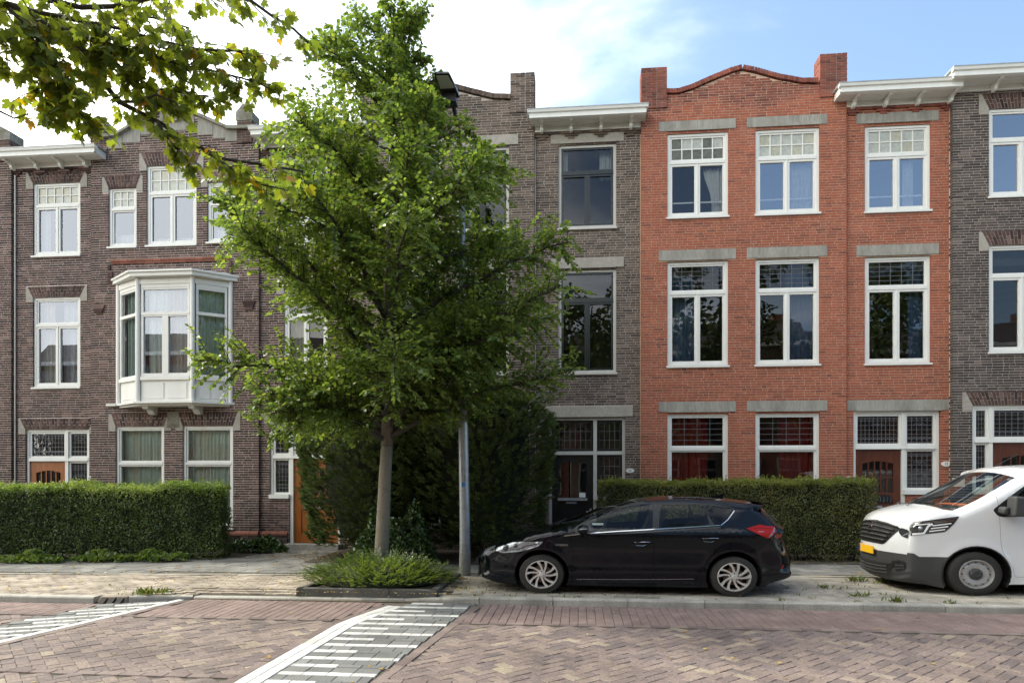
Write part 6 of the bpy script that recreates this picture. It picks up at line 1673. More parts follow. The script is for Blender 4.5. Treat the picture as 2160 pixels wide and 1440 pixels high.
leaf_mat('leaf_privet', [(0, (.08, .09, .028)), (.5, (.125, .135, .038)), (.85, (.18, .18, .05)), (1, (.25, .22, .07))], trans=.22, rough=.42, shift=0)
leaf_mat('leaf_privet_lit', [(0, (.14, .17, .04)), (.6, (.2, .23, .05)), (1, (.28, .28, .09))], trans=.35, rough=.45, shift=0)  # lit copy of the privet leaf, brightness of the top painted in
leaf_mat('leaf_yew', [(0, (.05, .085, .03)), (.5, (.095, .14, .045)), (.9, (.14, .195, .06)), (1, (.2, .25, .09))], trans=.1, rough=.42)
leaf_mat('leaf_cover', [(0, (.07, .12, .03)), (.5, (.115, .18, .045)), (1, (.22, .28, .1))], trans=.4, rough=.32, spec=.6)
leaf_mat('leaf_fallen', [(0, (.36, .2, .04)), (.5, (.42, .3, .08)), (.8, (.22, .12, .04)), (1, (.5, .44, .25))], trans=.15, rough=.6)
leaf_mat('grass_blade', [(0, (.06, .11, .02)), (.7, (.13, .16, .035)), (1, (.25, .22, .08))], trans=.3, rough=.5)
mat('bark_young', (.24, .205, .165), .85, nscale=9, namt=.3, bump=.8, bscale=35, dirt=(.12, .11, .075), dscale=9, dthr=(.42, .68))
mat('bark_mid', (.12, .102, .08), .9, nscale=12, namt=.3, bump=.5, bscale=40)
mat('bark_dark', (.05, .042, .034), .9, nscale=14, namt=.3, bump=.6, bscale=40)
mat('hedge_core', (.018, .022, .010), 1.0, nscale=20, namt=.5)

ROUND = (np.array([(0, 0, 0), (-.40, .28, .07), (-.36, .70, .06), (0, 1, -.05), (.36, .70, .06), (.40, .28, .07)], float), [(0, 5, 4, 3), (0, 3, 2, 1)])
OVAL = (np.array([(0, 0, 0), (-.24, .5, .05), (0, 1, -.03), (.24, .5, .05)], float), [(0, 3, 2, 1)])
NEEDLE = (np.array([(0, 0, 0), (-.13, .4, .02), (0, 1, -.05), (.13, .4, .02)], float), [(0, 3, 2, 1)])
_half = [(0, 0), (.10, .02), (.34, -.06), (.36, .06), (.50, .12), (.40, .24), (.52, .36), (.47, .42), (.56, .60), (.40, .55), (.34, .62), (.20, .50), (.21, .66), (.27, .78), (.13, .80), (0, 1.02)]
MAPLE = (np.array([(x, y, .06*abs(x)*2) for x, y in _half]+[(-x, y, .06*abs(x)*2) for x, y in _half[1:-1]], float),
         [tuple(range(0, 16)), tuple([0, 15]+list(range(29, 15, -1)))])
def unit(v): return v/np.maximum(np.linalg.norm(v, axis=1, keepdims=True), 1e-9)
def foliage(name, P, AX, NR, S, shape, m, parent, tones=None, kind='stuff', mats=None, mi=None, single=False):
    P, AX, NR, S = np.asarray(P), unit(np.asarray(AX)), np.asarray(NR), np.asarray(S)
    NR = unit(NR-AX*(NR*AX).sum(1, keepdims=True)); SD = np.cross(AX, NR)
    sv, sf = shape; k = len(sv); n = len(P)
    V = P[:, None, :]+S[:, None, None]*(sv[None, :, 0, None]*SD[:, None, :]+sv[None, :, 1, None]*AX[:, None, :]+sv[None, :, 2, None]*NR[:, None, :])
    V = V.reshape(-1, 3)
    me = bpy.data.meshes.new(name)
    me.vertices.add(len(V)); me.vertices.foreach_set('co', V.astype(np.float32).ravel())
    lens = [len(f) for f in sf]; loops = np.concatenate([np.array(f) for f in sf]); tl = sum(lens)
    li = (loops[None, :]+np.arange(n)[:, None]*k).ravel()
    me.loops.add(len(li)); me.loops.foreach_set('vertex_index', li.astype(np.int32))
    st = np.cumsum([0]+lens[:-1]); ls = (st[None, :]+np.arange(n)[:, None]*tl).ravel()
    me.polygons.add(len(ls)); me.polygons.foreach_set('loop_start', ls.astype(np.int32))
    me.update(calc_edges=True)
    if tones is None: tones = rng.random(n)
    a = me.attributes.new('tone', 'FLOAT', 'FACE'); a.data.foreach_set('value', np.repeat(tones*.999, len(sf)).astype(np.float32))
    for q in (mats or [m]): me.materials.append(MATS[q])
    if mi is not None: me.polygons.foreach_set('material_index', np.repeat(mi, len(sf)).astype(np.int32))
    o = bpy.data.objects.new(name, me); COL.objects.link(o); o.parent = parent
    if kind: o['kind'] = kind
    return o
def leaf_singles(P, AX, NR, S, shape, m, parent, n_var=1):
    sv, sf = shape; me = bpy.data.meshes.new('leaf'); me.from_pydata([tuple(v) for v in sv], [], sf); me.materials.append(MATS[m])
    AX = unit(np.asarray(AX)); NR = unit(NR-AX*(NR*AX).sum(1, keepdims=True)); SD = np.cross(AX, NR)
    for i in range(len(P)):
        M = Matrix(((SD[i][0], AX[i][0], NR[i][0], P[i][0]), (SD[i][1], AX[i][1], NR[i][1], P[i][1]), (SD[i][2], AX[i][2], NR[i][2], P[i][2]), (0, 0, 0, 1)))
        o = bpy.data.objects.new('leaf', me); COL.objects.link(o); o.parent = parent; o.matrix_basis = M @ Matrix.Scale(float(S[i]), 4)

def curve_pts(a, b, sag, n, r_, wob=.04):
    a, b = Vector(a), Vector(b); out_ = []
    for i in range(n+1):
        t = i/n; p = a.lerp(b, t); p.z += sag*math.sin(math.pi*t); 
        if 0 < i < n: p += Vector((r_.uniform(-1, 1), r_.uniform(-1, 1), r_.uniform(-1, 1)))*wob
        out_.append(p)
    return out_
# ---------------------------------------------------------------- young street tree in the planter
def street_tree():
    r_ = random.Random(11); base = Vector((-3.08, 10.4, .1))
    T = thing('young_street_tree', 'young leafy green tree with smooth pale trunk growing from the low planter', 'tree', tuple(base))
    def pz(py): return zz(820, py, 10.4)-base.z
    tr = [(0, 0, 0), (.02, 0, .05), (.05, 0, .7), (.09, .01, pz(1000)), (.12, 0, pz(940)), (.14, .02, pz(800)), (.13, -.02, pz(650)), (.16, .0, pz(500)), (.2, .02, pz(330)), (.26, 0, pz(180)), (.32, -.02, pz(40))]
    rad = [.145, .122, .105, .096, .09, .085, .066, .05, .034, .02, .008]
    b = MB(); b.tube(tr[:5], rad[:5], 16); o = b.build('trunk', 'bark_young', T, smooth=True)
    b = MB(); b.tube(tr[4:], rad[4:], 14); b.build('leader', 'bark_mid', T, smooth=True)
    def tp(z):
        for i in range(len(tr)-1):
            if tr[i][2] <= z <= tr[i+1][2]:
                t = (z-tr[i][2])/(tr[i+1][2]-tr[i][2]); return Vector(tr[i]).lerp(Vector(tr[i+1]), t), rad[i]+(rad[i+1]-rad[i])*t
        return Vector(tr[-1]), .01
    zs = [pz(y) for y in (960, 930, 880, 840, 780, 720, 640, 560, 480, 400, 320, 230, 150, 80, 20, -20)]
    RL = [.9, 1.9, 2.6, 2.6, 2.75, 2.85, 2.9, 2.95, 2.7, 2.25, 1.95, 1.75, 1.42, 1.0, .6, .2]
    RR = [.3, .9, 2.0, 2.45, 2.75, 2.85, 2.95, 2.9, 2.5, 2.1, 1.7, .95, .42, .52, .5, .2]
    def env(z, ang):
        rl, rr = np.interp(z, zs, RL), np.interp(z, zs, RR); k = (math.cos(ang)+1)/2
        return (rl*(1-k)+rr*k)*(.86+.14*abs(math.cos(ang)))
    P, AX, NR, S, TN = [], [], [], [], []
    nl = 68; ga = 2.39996
    for i in range(nl):
        t = min(1, i/(nl-15)); z0 = pz(925)+(pz(95)-pz(925))*t**.95
        ang = i*ga+r_.uniform(-.3, .3)
        zt = z0+(1.35-.5*t)*r_.uniform(.35, 1.15)+(.5 if t < .35 else 0)-(.55 if t < .12 else 0)
        zt = min(zt, pz(15)); rr = env(zt, ang)*r_.uniform(.84, 1.05)
        p0, r0 = tp(z0); end = Vector((p0.x*.6+.15+rr*math.cos(ang), rr*math.sin(ang), zt))
        if i >= nl-14:                                  # low spreading limbs
            q = i-(nl-14); z0 = pz(930-q*8); p0, r0 = tp(z0); left = q % 2 == 0; ang = (math.pi if left else 0)+r_.uniform(-.95, .95); rr = r_.uniform(1.7, 2.55) if left else r_.uniform(1.2, 2.3); end = Vector((p0.x*.6+.15+rr*math.cos(ang), rr*math.sin(ang), z0+r_.uniform(-.15, .75) if left else z0+r_.uniform(.45, 1.0))); r0 *= .7
        pts = curve_pts(p0, end, .16, 9, r_, .035); br = r0*.52+.006
        radii = [br*(1-.86*(k/9))+.003 for k in range(10)]
        b = MB(); b.tube(pts, radii, 7)
        Lb = (end-p0).length; ntw = int((12+Lb*21)*(1.0 if t > .6 and i < nl-14 else 1.3))
        for k in range(ntw):
            u = .16+.84*(k+r_.random())/ntw; f = u*9; a_ = min(8, int(f)); q = pts[a_].lerp(pts[a_+1], f-a_); d = (pts[a_+1]-pts[a_]).normalized()
            sd_ = d.orthogonal(); sd_.rotate(Matrix.Rotation(r_.uniform(0, 6.28), 3, d)); 
            td = (d*r_.uniform(.35, .95)+sd_*.9+Vector((0, 0, r_.uniform(-.1, .5)))).normalized(); tl = r_.uniform(.3, 1.0)*(1.05-.4*u)*(1 if Lb > 1.2 else .7)
            e = q+td*tl
            re = math.hypot(e.x-.15, e.y); 
            if re > env(e.z, math.atan2(e.y, e.x-.15))*1.1 or e.z < pz(955): 
                tl *= .45; e = q+td*tl
            tw = curve_pts(q, e, .03, 3, r_, .012); b.tube(tw, [.0065, .005, .0035, .002], 4, cap=False)
            nlf = int(tl/.028)+2
            for j in range(nlf):
                w = (j+.5)/nlf; g = w*3; c = min(2, int(g)); lp_ = tw[c].lerp(tw[c+1], g-c); dd = (tw[c+1]-tw[c]).normalized()
                s_ = dd.cross(Vector((0, 0, 1))); s_ = s_.normalized() if s_.length > .01 else Vector((1, 0, 0))
                ax = (dd*r_.uniform(.3, .9)+s_*(1 if j % 2 else -1)*r_.uniform(.5, 1)+Vector((r_.uniform(-.25, .25), r_.uniform(-.25, .25), r_.uniform(-.75, .2))))
                P.append(lp_+ax.normalized()*.012); AX.append(ax); NR.append(Vector((r_.uniform(-.65, .65), r_.uniform(-.65, .65), r_.uniform(.35, 1)))); S.append(r_.uniform(.045, .08)); TN.append(r_.random())
        b.build('branch', 'bark_dark', T, smooth=True)
    P = np.array([tuple(p) for p in P]); AX = np.array([tuple(p) for p in AX]); NR = np.array([tuple(p) for p in NR]); S = np.array(S)
    d = np.hypot(P[:, 0]+base.x, P[:, 1]+base.y)+.0*P[:, 2]
    vis = (P[:, 2] > .2); idx = np.argsort(d); near = idx[:300]; rest = idx[300:]
    leaf_singles(P[near], AX[near], NR[near], S[near], ROUND, 'leaf_linden', T)
    foliage('crown', P[rest], AX[rest], NR[rest], S[rest], ROUND, 'leaf_linden', T)
    print('street tree leaves', len(P))
street_tree()

# ---------------------------------------------------------------- maple reaching in from the left, its trunk beside the camera
def maple():
    r_ = random.Random(5); base = Vector((-6.6, 1.6, .0))
    T = thing('maple_tree', 'maple overhanging the top left with lobed leaves, some turned yellow', 'tree', tuple(base))
    top = [(0, 0, 0), (.02, .02, .3), (.03, 0, 2.5), (.1, .1, 4.2), (.15, .15, 5.2), (.1, .1, 6.6), (.0, .2, 8.4), (.1, .1, 9.6)]
    b = MB(); b.tube(top, [.26, .2, .17, .15, .13, .09, .05, .02], 14); b.build('trunk', 'bark_dark', T, smooth=True)
    P, AX, NR, S, K = [], [], [], [], []
    BR = [  # (pixels of the photo, depth Y start->end, leaves, spread)
        ([(-260, -40), (-60, -10), (60, 22), (130, 80), (200, 150), (250, 215), (330, 255), (400, 300), (470, 335), (560, 348), (640, 362)], 4.6, 5.6, 165, .14, .03),
        ([(-260, -40), (0, -20), (100, 0), (170, 16), (240, 14), (310, -2), (400, -10), (520, -5), (575, 35), (620, 62), (650, 92)], 4.5, 5.2, 150, .14, .022),
        ([(60, 22), (150, 40), (250, 60), (330, 85), (420, 105), (500, 108), (548, 128)], 4.7, 5.5, 175, .17, .014),
        ([(130, 60), (230, 95), (310, 115), (390, 140), (450, 150), (510, 165), (570, 185)], 4.8, 5.6, 190, .15, .012),
        ([(20, 20), (60, 60), (100, 110), (130, 170), (155, 225), (185, 250)], 4.6, 4.9, 190, .15, .012),
        ([(-60, 50), (0, 78), (50, 105), (95, 150), (75, 195), (120, 240)], 4.5, 4.8, 120, .14, .012),
        ([(150, 100), (200, 110), (270, 150), (300, 185), (350, 190), (440, 205)], 4.8, 5.3, 130, .13, .01),
        ([(-200, 100), (-60, 190), (0, 235), (30, 250), (60, 240)], 4.4, 4.7, 45, .12, .01),
        ([(-120, -30), (20, -20), (120, -25), (240, -35), (360, -40), (470, -20), (540, 10)], 4.9, 5.5, 150, .2, .02),
        ([(0, 10), (90, 40), (180, 60), (260, 30), (340, 40), (400, 60)], 5.0, 5.5, 150, .2, .014),
        ([(250, 215), (290, 215), (330, 200), (370, 215)], 5.0, 5.1, 40, .1, .01),
        ([(330, 255), (360, 300), (400, 345)], 5.1, 5.2, 48, .09, .01),
        ([(430, 318), (480, 350), (530, 385), (600, 400)], 5.2, 5.5, 50, .09, .01),
        ([(-30, 110), (0, 120), (15, 140)], 4.5, 4.6, 10, .06, .01),
    ]
    for pts, ya, yb_, nl, sp, rad0 in BR:
        nn = len(pts)-1; Q = [P3(x, y, ya+(yb_-ya)*i/nn)-base for i, (x, y) in enumerate(pts)]
        if pts[0][0] < -100: Q = [Vector((.12, .12, max(4.4, Q[0].z-1.4)))]+Q
        m = len(Q)-1
        b = MB(); b.tube(Q, [rad0*(1-.8*i/m)+.003 for i in range(m+1)], 8)
        seg = [(Q[i+1]-Q[i]).length for i in range(m)]; tot = sum(seg)
        ntw = max(4, int(nl/6*1.55))
        for k in range(ntw):
            lo = .0 if pts[0][0] > -100 else .35
            s = (lo+(1-lo)*(k+r_.random())/ntw)*tot; i = 0
            while i < m-1 and s > seg[i]: s -= seg[i]; i += 1
            q = Q[i].lerp(Q[i+1], min(1, s/seg[i])); d = (Q[i+1]-Q[i]).normalized()
            td = (d*.6+Vector((r_.uniform(-1, 1), r_.uniform(-1, 1), r_.uniform(-.9, .35)))).normalized(); tl = r_.uniform(.6, 1.9)*sp
            e = q+td*tl; tw = curve_pts(q, e, .01, 2, r_, .008); b.tube(tw, [.005, .0035, .002], 4, cap=False)
            for j in range(6):
                w = (j+1)/6; c = q.lerp(e, w); ax = Vector((r_.uniform(-1, 1), r_.uniform(-1, 1), r_.uniform(-1.2, .1)))+td*.6
                P.append(c+ax.normalized()*.03); AX.append(ax); NR.append(Vector((r_.uniform(-.9, .9), r_.uniform(-.9, .9), r_.uniform(.3, 1)))); S.append(r_.uniform(.055, .1))
        b.build('branch', 'bark_dark', T, smooth=True)
    # the rest of the crown, over and beside the camera
    P2, A2, N2 = [], [], []
    for k in range(16):
        ang = r_.uniform(2.0, 5.6); z0 = 5+r_.random()*3.5; p0 = Vector((.1, .1, z0)); e = Vector((2.9*math.cos(ang), 2.9*math.sin(ang)*1.0, z0+1.2))*r_.uniform(.7, 1); e.z = z0+r_.uniform(.3, 1.6)
        pts = curve_pts(p0, e, .15, 6, r_, .06); b = MB(); b.tube(pts, [.05*(1-.85*i/6)+.004 for i in range(7)], 6); b.build('branch', 'bark_dark', T, smooth=True)
        for j in range(260):
            f = r_.uniform(1, 6); i = min(5, int(f)); c = pts[i].lerp(pts[i+1], f-i)+Vector((r_.gauss(0, .3), r_.gauss(0, .3), r_.gauss(0, .28)))
            P2.append(tuple(c)); A2.append((r_.uniform(-1, 1), r_.uniform(-1, 1), r_.uniform(-1, 0))); N2.append((r_.uniform(-.8, .8), r_.uniform(-.8, .8), 1))
    cv = lambda l: np.array([tuple(p) for p in l], float)
    P, AX, NR, S = cv(P), cv(AX), cv(NR), np.array(S)
    W = P+np.array(base); dd = -W[:, 0]*sth+W[:, 1]*cth; px_ = 1080+FPX*(W[:, 0]*cth+W[:, 1]*sth)/dd; py_ = HZN-FPX*(W[:, 2]-CAMH)/dd
    vis = (px_ > -5) & (px_ < 700) & (py_ > 0); keep = ~((py_ > 60) & (py_ < 0))
    order = np.lexsort((-S, ~vis)); near = order[:300]; rest = order[300:]
    leaf_singles(P[near], AX[near], NR[near], S[near], MAPLE, 'leaf_maple', T)
    P2, A2, N2 = cv(P2), cv(A2), cv(N2)
    foliage('crown', np.vstack([P[rest], P2]), np.vstack([AX[rest], A2]), np.vstack([NR[rest], N2]), np.concatenate([S[rest], rng.uniform(.09, .14, len(P2))]), MAPLE, 'leaf_maple', T)
maple()

# ---------------------------------------------------------------- hedges
def hedge(name, label, cat, path, w, h, n, lm, lm_top, seed, ls=(.028, .048), shoots=0, top_amt=.16, hole=0.0, hfun=None, shape=OVAL, core_in=.13, bulge=.05, bare=0):
    """clipped hedge along a path of (x, y) front-line points; leaves in a thick skin over a solid dark core"""
    r_ = np.random.default_rng(seed); P0 = np.array(path, float); seg = np.diff(P0, axis=0); sl_ = np.linalg.norm(seg, axis=1); cum = np.concatenate([[0], np.cumsum(sl_)]); tot = cum[-1]
    base = (float(P0[:, 0].mean()), float(P0[:, 1].mean()), .09)
    T = thing(name, label, cat, base)
    def fr(s):
        x = np.interp(s, cum, P0[:, 0]); y = np.interp(s, cum, P0[:, 1]); i = np.clip(np.searchsorted(cum, s)-1, 0, len(seg)-1); d = seg[i]/sl_[i][:, None]; return np.stack([x, y], 1), d
    area = np.array([tot*h, tot*w*1.6, w*h, w*h, tot*h*.25]); cnt = (n*area/area.sum()).astype(int)
    P, N_, top = [], [], []
    for k in range(5):
        m = cnt[k]; a = r_.random(m); c = r_.random(m); s = a*tot; v = np.zeros(m); z = c
        if k == 0: v[:] = 0; z = c
        elif k == 1: v = c; z = np.ones(m)
        elif k == 2: s[:] = 0; v = a; z = c
        elif k == 3: s[:] = tot; v = a; z = c
        else: v[:] = 1
        pos, d = fr(s); nrm2 = np.stack([-d[:, 1], d[:, 0]], 1)          # towards the back
        hh = h if hfun is None else hfun(pos[:, 0])
        # rounded shoulders
        zz_ = z*hh; rr = .13
        dt = np.clip((zz_-(hh-rr))/rr, 0, 1); inset = rr*(1-np.sqrt(np.clip(1-dt**2, 0, 1)))*.7
        nx = np.zeros((m, 3))
        if k in (0, 4):
            off = np.where(v == 0, 0, w); sgn = 1 if k == 0 else -1
            xy = pos+nrm2*(off+sgn*inset)[:, None]; nx[:, :2] = -sgn*nrm2
        elif k == 1: xy = pos+nrm2*(v*w)[:, None]; nx[:, 2] = 1
        else:
            sg = -1 if k == 2 else 1; xy = pos+nrm2*(v*w)[:, None]-sg*d*inset[:, None]; nx[:, :2] = sg*d
        p = np.concatenate([xy, zz_[:, None]], 1)
        lump = np.array([noise.noise(Vector((q[0]*1.9, q[1]*1.9, q[2]*1.9+seed)))*bulge+noise.noise(Vector((q[0]*7, q[1]*7, q[2]*7)))*.06 for q in p])
        dep = np.abs(r_.normal(0, .035, m))
        p = p+nx*(lump-dep)[:, None]
        if hole:
            hn = np.array([noise.noise(Vector((q[0]*4+9, q[2]*5, q[1]*4))) for q in p]); kp = (hn < .55-hole) | (r_.random(m) < .35) | (k == 1); p, nx, zz_ = p[kp], nx[kp], zz_[kp]; hh = hh if np.isscalar(hh) else hh[kp]
        if bare:
            kb_ = r_.random(len(p)) < np.clip(.35+(zz_+.12*np.sin(p[:, 0]*2.7)+.1*np.sin(p[:, 0]*7.1))/bare, 0, 1); p, nx, zz_ = p[kb_], nx[kb_], zz_[kb_]; hh = hh if np.isscalar(hh) else hh[kb_]
        P.append(p); N_.append(nx); top.append((zz_ > hh-top_amt*r_.random(len(p))*1.3) if k != 1 else np.ones(len(p), bool))  # uppermost leaves take the lighter, lit colour
    P = np.vstack(P); N_ = np.vstack(N_); top = np.concatenate(top)
    if shoots:
        m = shoots; s = r_.random(m)*tot; v = r_.random(m); pos, d = fr(s); nrm2 = np.stack([-d[:, 1], d[:, 0]], 1); hs = r_.uniform(.02, .17, m)*r_.random(m)**.5
        hh = h if hfun is None else hfun(pos[:, 0])
        px_ = pos+nrm2*(v*w)[:, None]; rep = 7
        q = np.repeat(np.concatenate([px_, np.full((m, 1), 0)+np.reshape(hh, (-1, 1) if not np.isscalar(hh) else (1, 1))], 1), rep, 0); q[:, 2] += (np.tile(np.arange(rep), m)/rep)*np.repeat(hs, rep); q[:, :2] += r_.normal(0, .006, (len(q), 2))
        P = np.vstack([P, q]); N_ = np.vstack([N_, np.tile([0, 0, 1.], (len(q), 1))]); top = np.concatenate([top, np.ones(len(q), bool)])
    nn = len(P); AX = unit(N_*.5+r_.normal(0, .7, (nn, 3))+np.array([0, 0, .15])); NR = unit(N_*.8+r_.normal(0, .6, (nn, 3))+np.array([0, 0, .35]))
    S = r_.uniform(ls[0], ls[1], nn)
    P[:, 0] -= base[0]; P[:, 1] -= base[1]
    pn = np.array([noise.noise(Vector((q[0]*1.1+seed, q[1]*2, q[2]*1.5)))+.5*noise.noise(Vector((q[0]*4, q[1]*4+seed, q[2]*4))) for q in P]); tn = np.clip(.45+.55*pn+r_.normal(0, .2, len(P)), 0, 1)*.98
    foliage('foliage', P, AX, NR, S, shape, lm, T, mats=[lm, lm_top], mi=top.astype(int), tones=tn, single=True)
    # solid near-black core behind the leaves, following the path
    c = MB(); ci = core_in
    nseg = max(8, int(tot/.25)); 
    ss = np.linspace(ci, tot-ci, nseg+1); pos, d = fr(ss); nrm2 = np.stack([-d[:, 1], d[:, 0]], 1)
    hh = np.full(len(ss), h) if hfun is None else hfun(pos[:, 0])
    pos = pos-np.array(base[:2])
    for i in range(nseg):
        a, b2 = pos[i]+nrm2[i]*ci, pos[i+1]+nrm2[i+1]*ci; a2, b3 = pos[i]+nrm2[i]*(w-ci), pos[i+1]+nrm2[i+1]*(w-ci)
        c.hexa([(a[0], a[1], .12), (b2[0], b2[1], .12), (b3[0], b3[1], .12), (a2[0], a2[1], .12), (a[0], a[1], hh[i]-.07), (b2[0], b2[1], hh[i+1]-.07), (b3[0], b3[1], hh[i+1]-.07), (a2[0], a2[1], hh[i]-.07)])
    c.build('dark_core', 'hedge_core', T)
    st = MB(); rr_ = random.Random(seed)
    for i in range(int(tot*12)):
        s = np.array([rr_.random()*tot]); q, d = fr(s); q = q[0]-np.array(base[:2]); nr = np.array([-d[0][1], d[0][0]]); v = rr_.uniform(.25, .75)*w; x, y = q[0]+nr[0]*v, q[1]+nr[1]*v
        st.tube([(x, y, 0), (x+rr_.uniform(-.06, .06), y+rr_.uniform(-.06, .06), .3), (x+rr_.uniform(-.1, .1), y, .7)], [.012, .009, .005], 5)
    tag(st.build('stems', 'bark_dark', T), kind='stuff')
    return T
hedge('tall_hedge', 'large dark green hedge with pale lit shoots on top in front of the purple houses', 'hedge', [(-13.6, 11.35), (-10.8, 11.85), (-7.5, 12.45), (-6.9, 12.62)], .95, 1.36, 52000, 'leaf_hedge', 'leaf_hedge_lit', 3, ls=(.034, .06), shoots=1100, top_amt=.20, bulge=.10, hfun=lambda x: 1.38+.035*np.sin(x*3.1)+.02*np.sin(x*7))
hx = lambda px, Y: at(px, 1010, Y)[0]
def hR(x):
    xs = [hx(p, 13.2) for p in (1262, 1300, 1400, 1500, 1600, 1700, 1850)]; ys = [zz(p, y, 13.3)-.09 for p, y in ((1262, 1018), (1300, 1013), (1400, 1019), (1500, 1016), (1600, 1014), (1700, 1014), (1850, 1011))]
    return np.interp(x, xs, ys)+.012*np.sin(np.asarray(x)*9)
hedge('clipped_hedge', 'long clipped hedge with yellowish lit top in front of the red house, behind the car', 'hedge', [(hx(1264, 13.15), 13.15), (hx(1852, 13.25), 13.25)], .72, 1.5, 60000, 'leaf_privet', 'leaf_privet_lit', 5, ls=(.028, .046), top_amt=.12, hole=.1, hfun=hR, bulge=.08, core_in=.15, shoots=300, bare=.5)

def shrub(name, label, cat, c, rx, ry, h, n, lm, seed, z0=.15, flare=1.0, spray=.26, ls=(.05, .1)):
    """evergreen shrub: sprays of needles standing out of an uneven body"""
    r_ = random.Random(seed); T = thing(name, label, cat, (c[0], c[1], .09)); P, AX, NR, S = [], [], [], []
    ns = n//16; tw = MB()
    for i in range(ns):
        a = r_.uniform(0, 2*math.pi); u = r_.random(); z = z0+(h-z0)*u
        prof = (min(1, .84+.4*u) if u < .45 else 1.0) if u < .82 else math.sqrt(max(0, 1-((u-.82)/.20)**2))
        if r_.random() < .16: prof *= r_.random()**.5; z = h-.05*r_.random() if r_.random() < .5 else z
        k = 1+.16*noise.noise(Vector((math.cos(a)*1.6+seed, math.sin(a)*1.6, z*1.3)))+.14*noise.noise(Vector((math.cos(a)*5, math.sin(a)*5+seed, z*4)))
        e = 3.4; ca, sa = math.cos(a), math.sin(a); sq = (abs(ca)**e+abs(sa)**e)**(-1/e)
        x, y = rx*prof*k*ca*sq*flare, ry*prof*k*sa*sq
        out_ = Vector((ca, sa, .25+.6*u+r_.uniform(-.3, .5))).normalized(); L_ = spray*r_.uniform(.5, 1.3); p = Vector((x, y, z))-out_*L_*.75
        sd_ = out_.cross(Vector((r_.uniform(-.4, .4), r_.uniform(-.4, .4), 1))).normalized(); up = sd_.cross(out_)
        if i % 5 == 0: tw.tube([p, p+out_*L_], [.006, .002], 3, cap=False)
        for j in range(16):
            t = (j+.5)/16; q = p+out_*L_*t; s_ = 1 if j % 2 else -1
            ax = out_*.65+sd_*s_*r_.uniform(.4, .9)+up*r_.uniform(-.2, .3)+Vector((0, 0, -.12))
            P.append(q); AX.append(ax); NR.append(up+Vector((r_.uniform(-.5, .5), r_.uniform(-.5, .5), r_.uniform(-.2, .5)))); S.append(r_.uniform(*ls)*(1-.35*t))
    cv = lambda l: np.array([tuple(p) for p in l], float)
    foliage('foliage', cv(P), cv(AX), cv(NR), np.array(S), OVAL, lm, T)
    tag(tw.build('twigs', 'bark_dark', T), kind='stuff')
    b = MB(); m = 10; k = 16                       # solid near-black core
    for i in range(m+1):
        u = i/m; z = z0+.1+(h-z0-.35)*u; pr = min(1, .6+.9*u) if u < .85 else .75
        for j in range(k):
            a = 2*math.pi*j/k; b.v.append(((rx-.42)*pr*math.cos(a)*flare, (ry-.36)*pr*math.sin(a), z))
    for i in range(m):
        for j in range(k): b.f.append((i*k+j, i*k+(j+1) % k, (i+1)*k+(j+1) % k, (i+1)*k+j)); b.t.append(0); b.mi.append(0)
    b.f.append(tuple(range(m*k, m*k+k))); b.t.append(0); b.mi.append(0); b.build('dark_core', 'hedge_core', T)
    b = MB()
    for i in range(5): 
        x, y = r_.uniform(-.3, .3)*rx, r_.uniform(-.3, .3)*ry; b.tube([(x*.4, y*.4, 0), (x, y, .5), (x*1.6, y*1.6, 1.2)], [.05, .04, .025], 7)
    b.build('stem', 'bark_dark', T); return T
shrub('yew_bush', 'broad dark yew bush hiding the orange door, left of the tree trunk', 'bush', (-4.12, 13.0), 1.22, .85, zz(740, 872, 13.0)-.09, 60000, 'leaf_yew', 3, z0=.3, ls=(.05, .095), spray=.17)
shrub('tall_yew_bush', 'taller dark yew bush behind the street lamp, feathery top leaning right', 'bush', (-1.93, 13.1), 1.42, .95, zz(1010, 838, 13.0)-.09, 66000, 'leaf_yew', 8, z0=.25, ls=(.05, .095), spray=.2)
# feathery shoots leaning out to the right of the taller bush
def shoots(T, spots, lm, seed, ls=(.03, .06), n=34):
    r_ = random.Random(seed); P, AX, NR, S = [], [], [], []; b = MB()
    for (p, e) in spots:
        p, e = Vector(p), Vector(e); d = (e-p); L_ = d.length; d.normalize(); sd_ = d.cross(Vector((0, -.6, 1))).normalized(); up = sd_.cross(d)
        b.tube([p, p.lerp(e, .5)+Vector((0, 0, .03)), e], [.008, .005, .002], 4)
        for j in range(n*2):
            t = r_.random(); q = p.lerp(e, t)+Vector((0, 0, .03*math.sin(math.pi*t))); s_ = r_.choice((-1, 1)); P.append(q); AX.append(d*.6+sd_*s_*r_.uniform(.3, .9)+up*r_.uniform(-.3, .3)); NR.append(up+Vector((0, 0, .3))); S.append(r_.uniform(*ls))
    cv = lambda l: np.array([tuple(p) for p in l], float)
    foliage('shoots', cv(P), cv(AX), cv(NR), np.array(S), NEEDLE, lm, T); tag(b.build('twigs', 'bark_dark', T), kind='stuff')
ty = bpy.data.objects['tall_yew_bush']; rs = random.Random(4); sp = []
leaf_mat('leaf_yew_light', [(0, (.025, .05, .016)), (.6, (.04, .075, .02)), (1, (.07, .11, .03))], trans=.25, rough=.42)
for i in range(190):
    z = rs.uniform(1.5, zz(1120, 850, 12.6)-.1); x = rs.uniform(.15, 1.0); 
    if rs.random() < .4: z = rs.uniform(2.3, 3.1)
    p = (x, rs.uniform(-.8, .2), z-.1); k = rs.uniform(.25, .55); sp.append((p, (p[0]+k*rs.uniform(.5, 1), p[1]+rs.uniform(-.1, .1), p[2]+k*rs.uniform(.1, .8))))
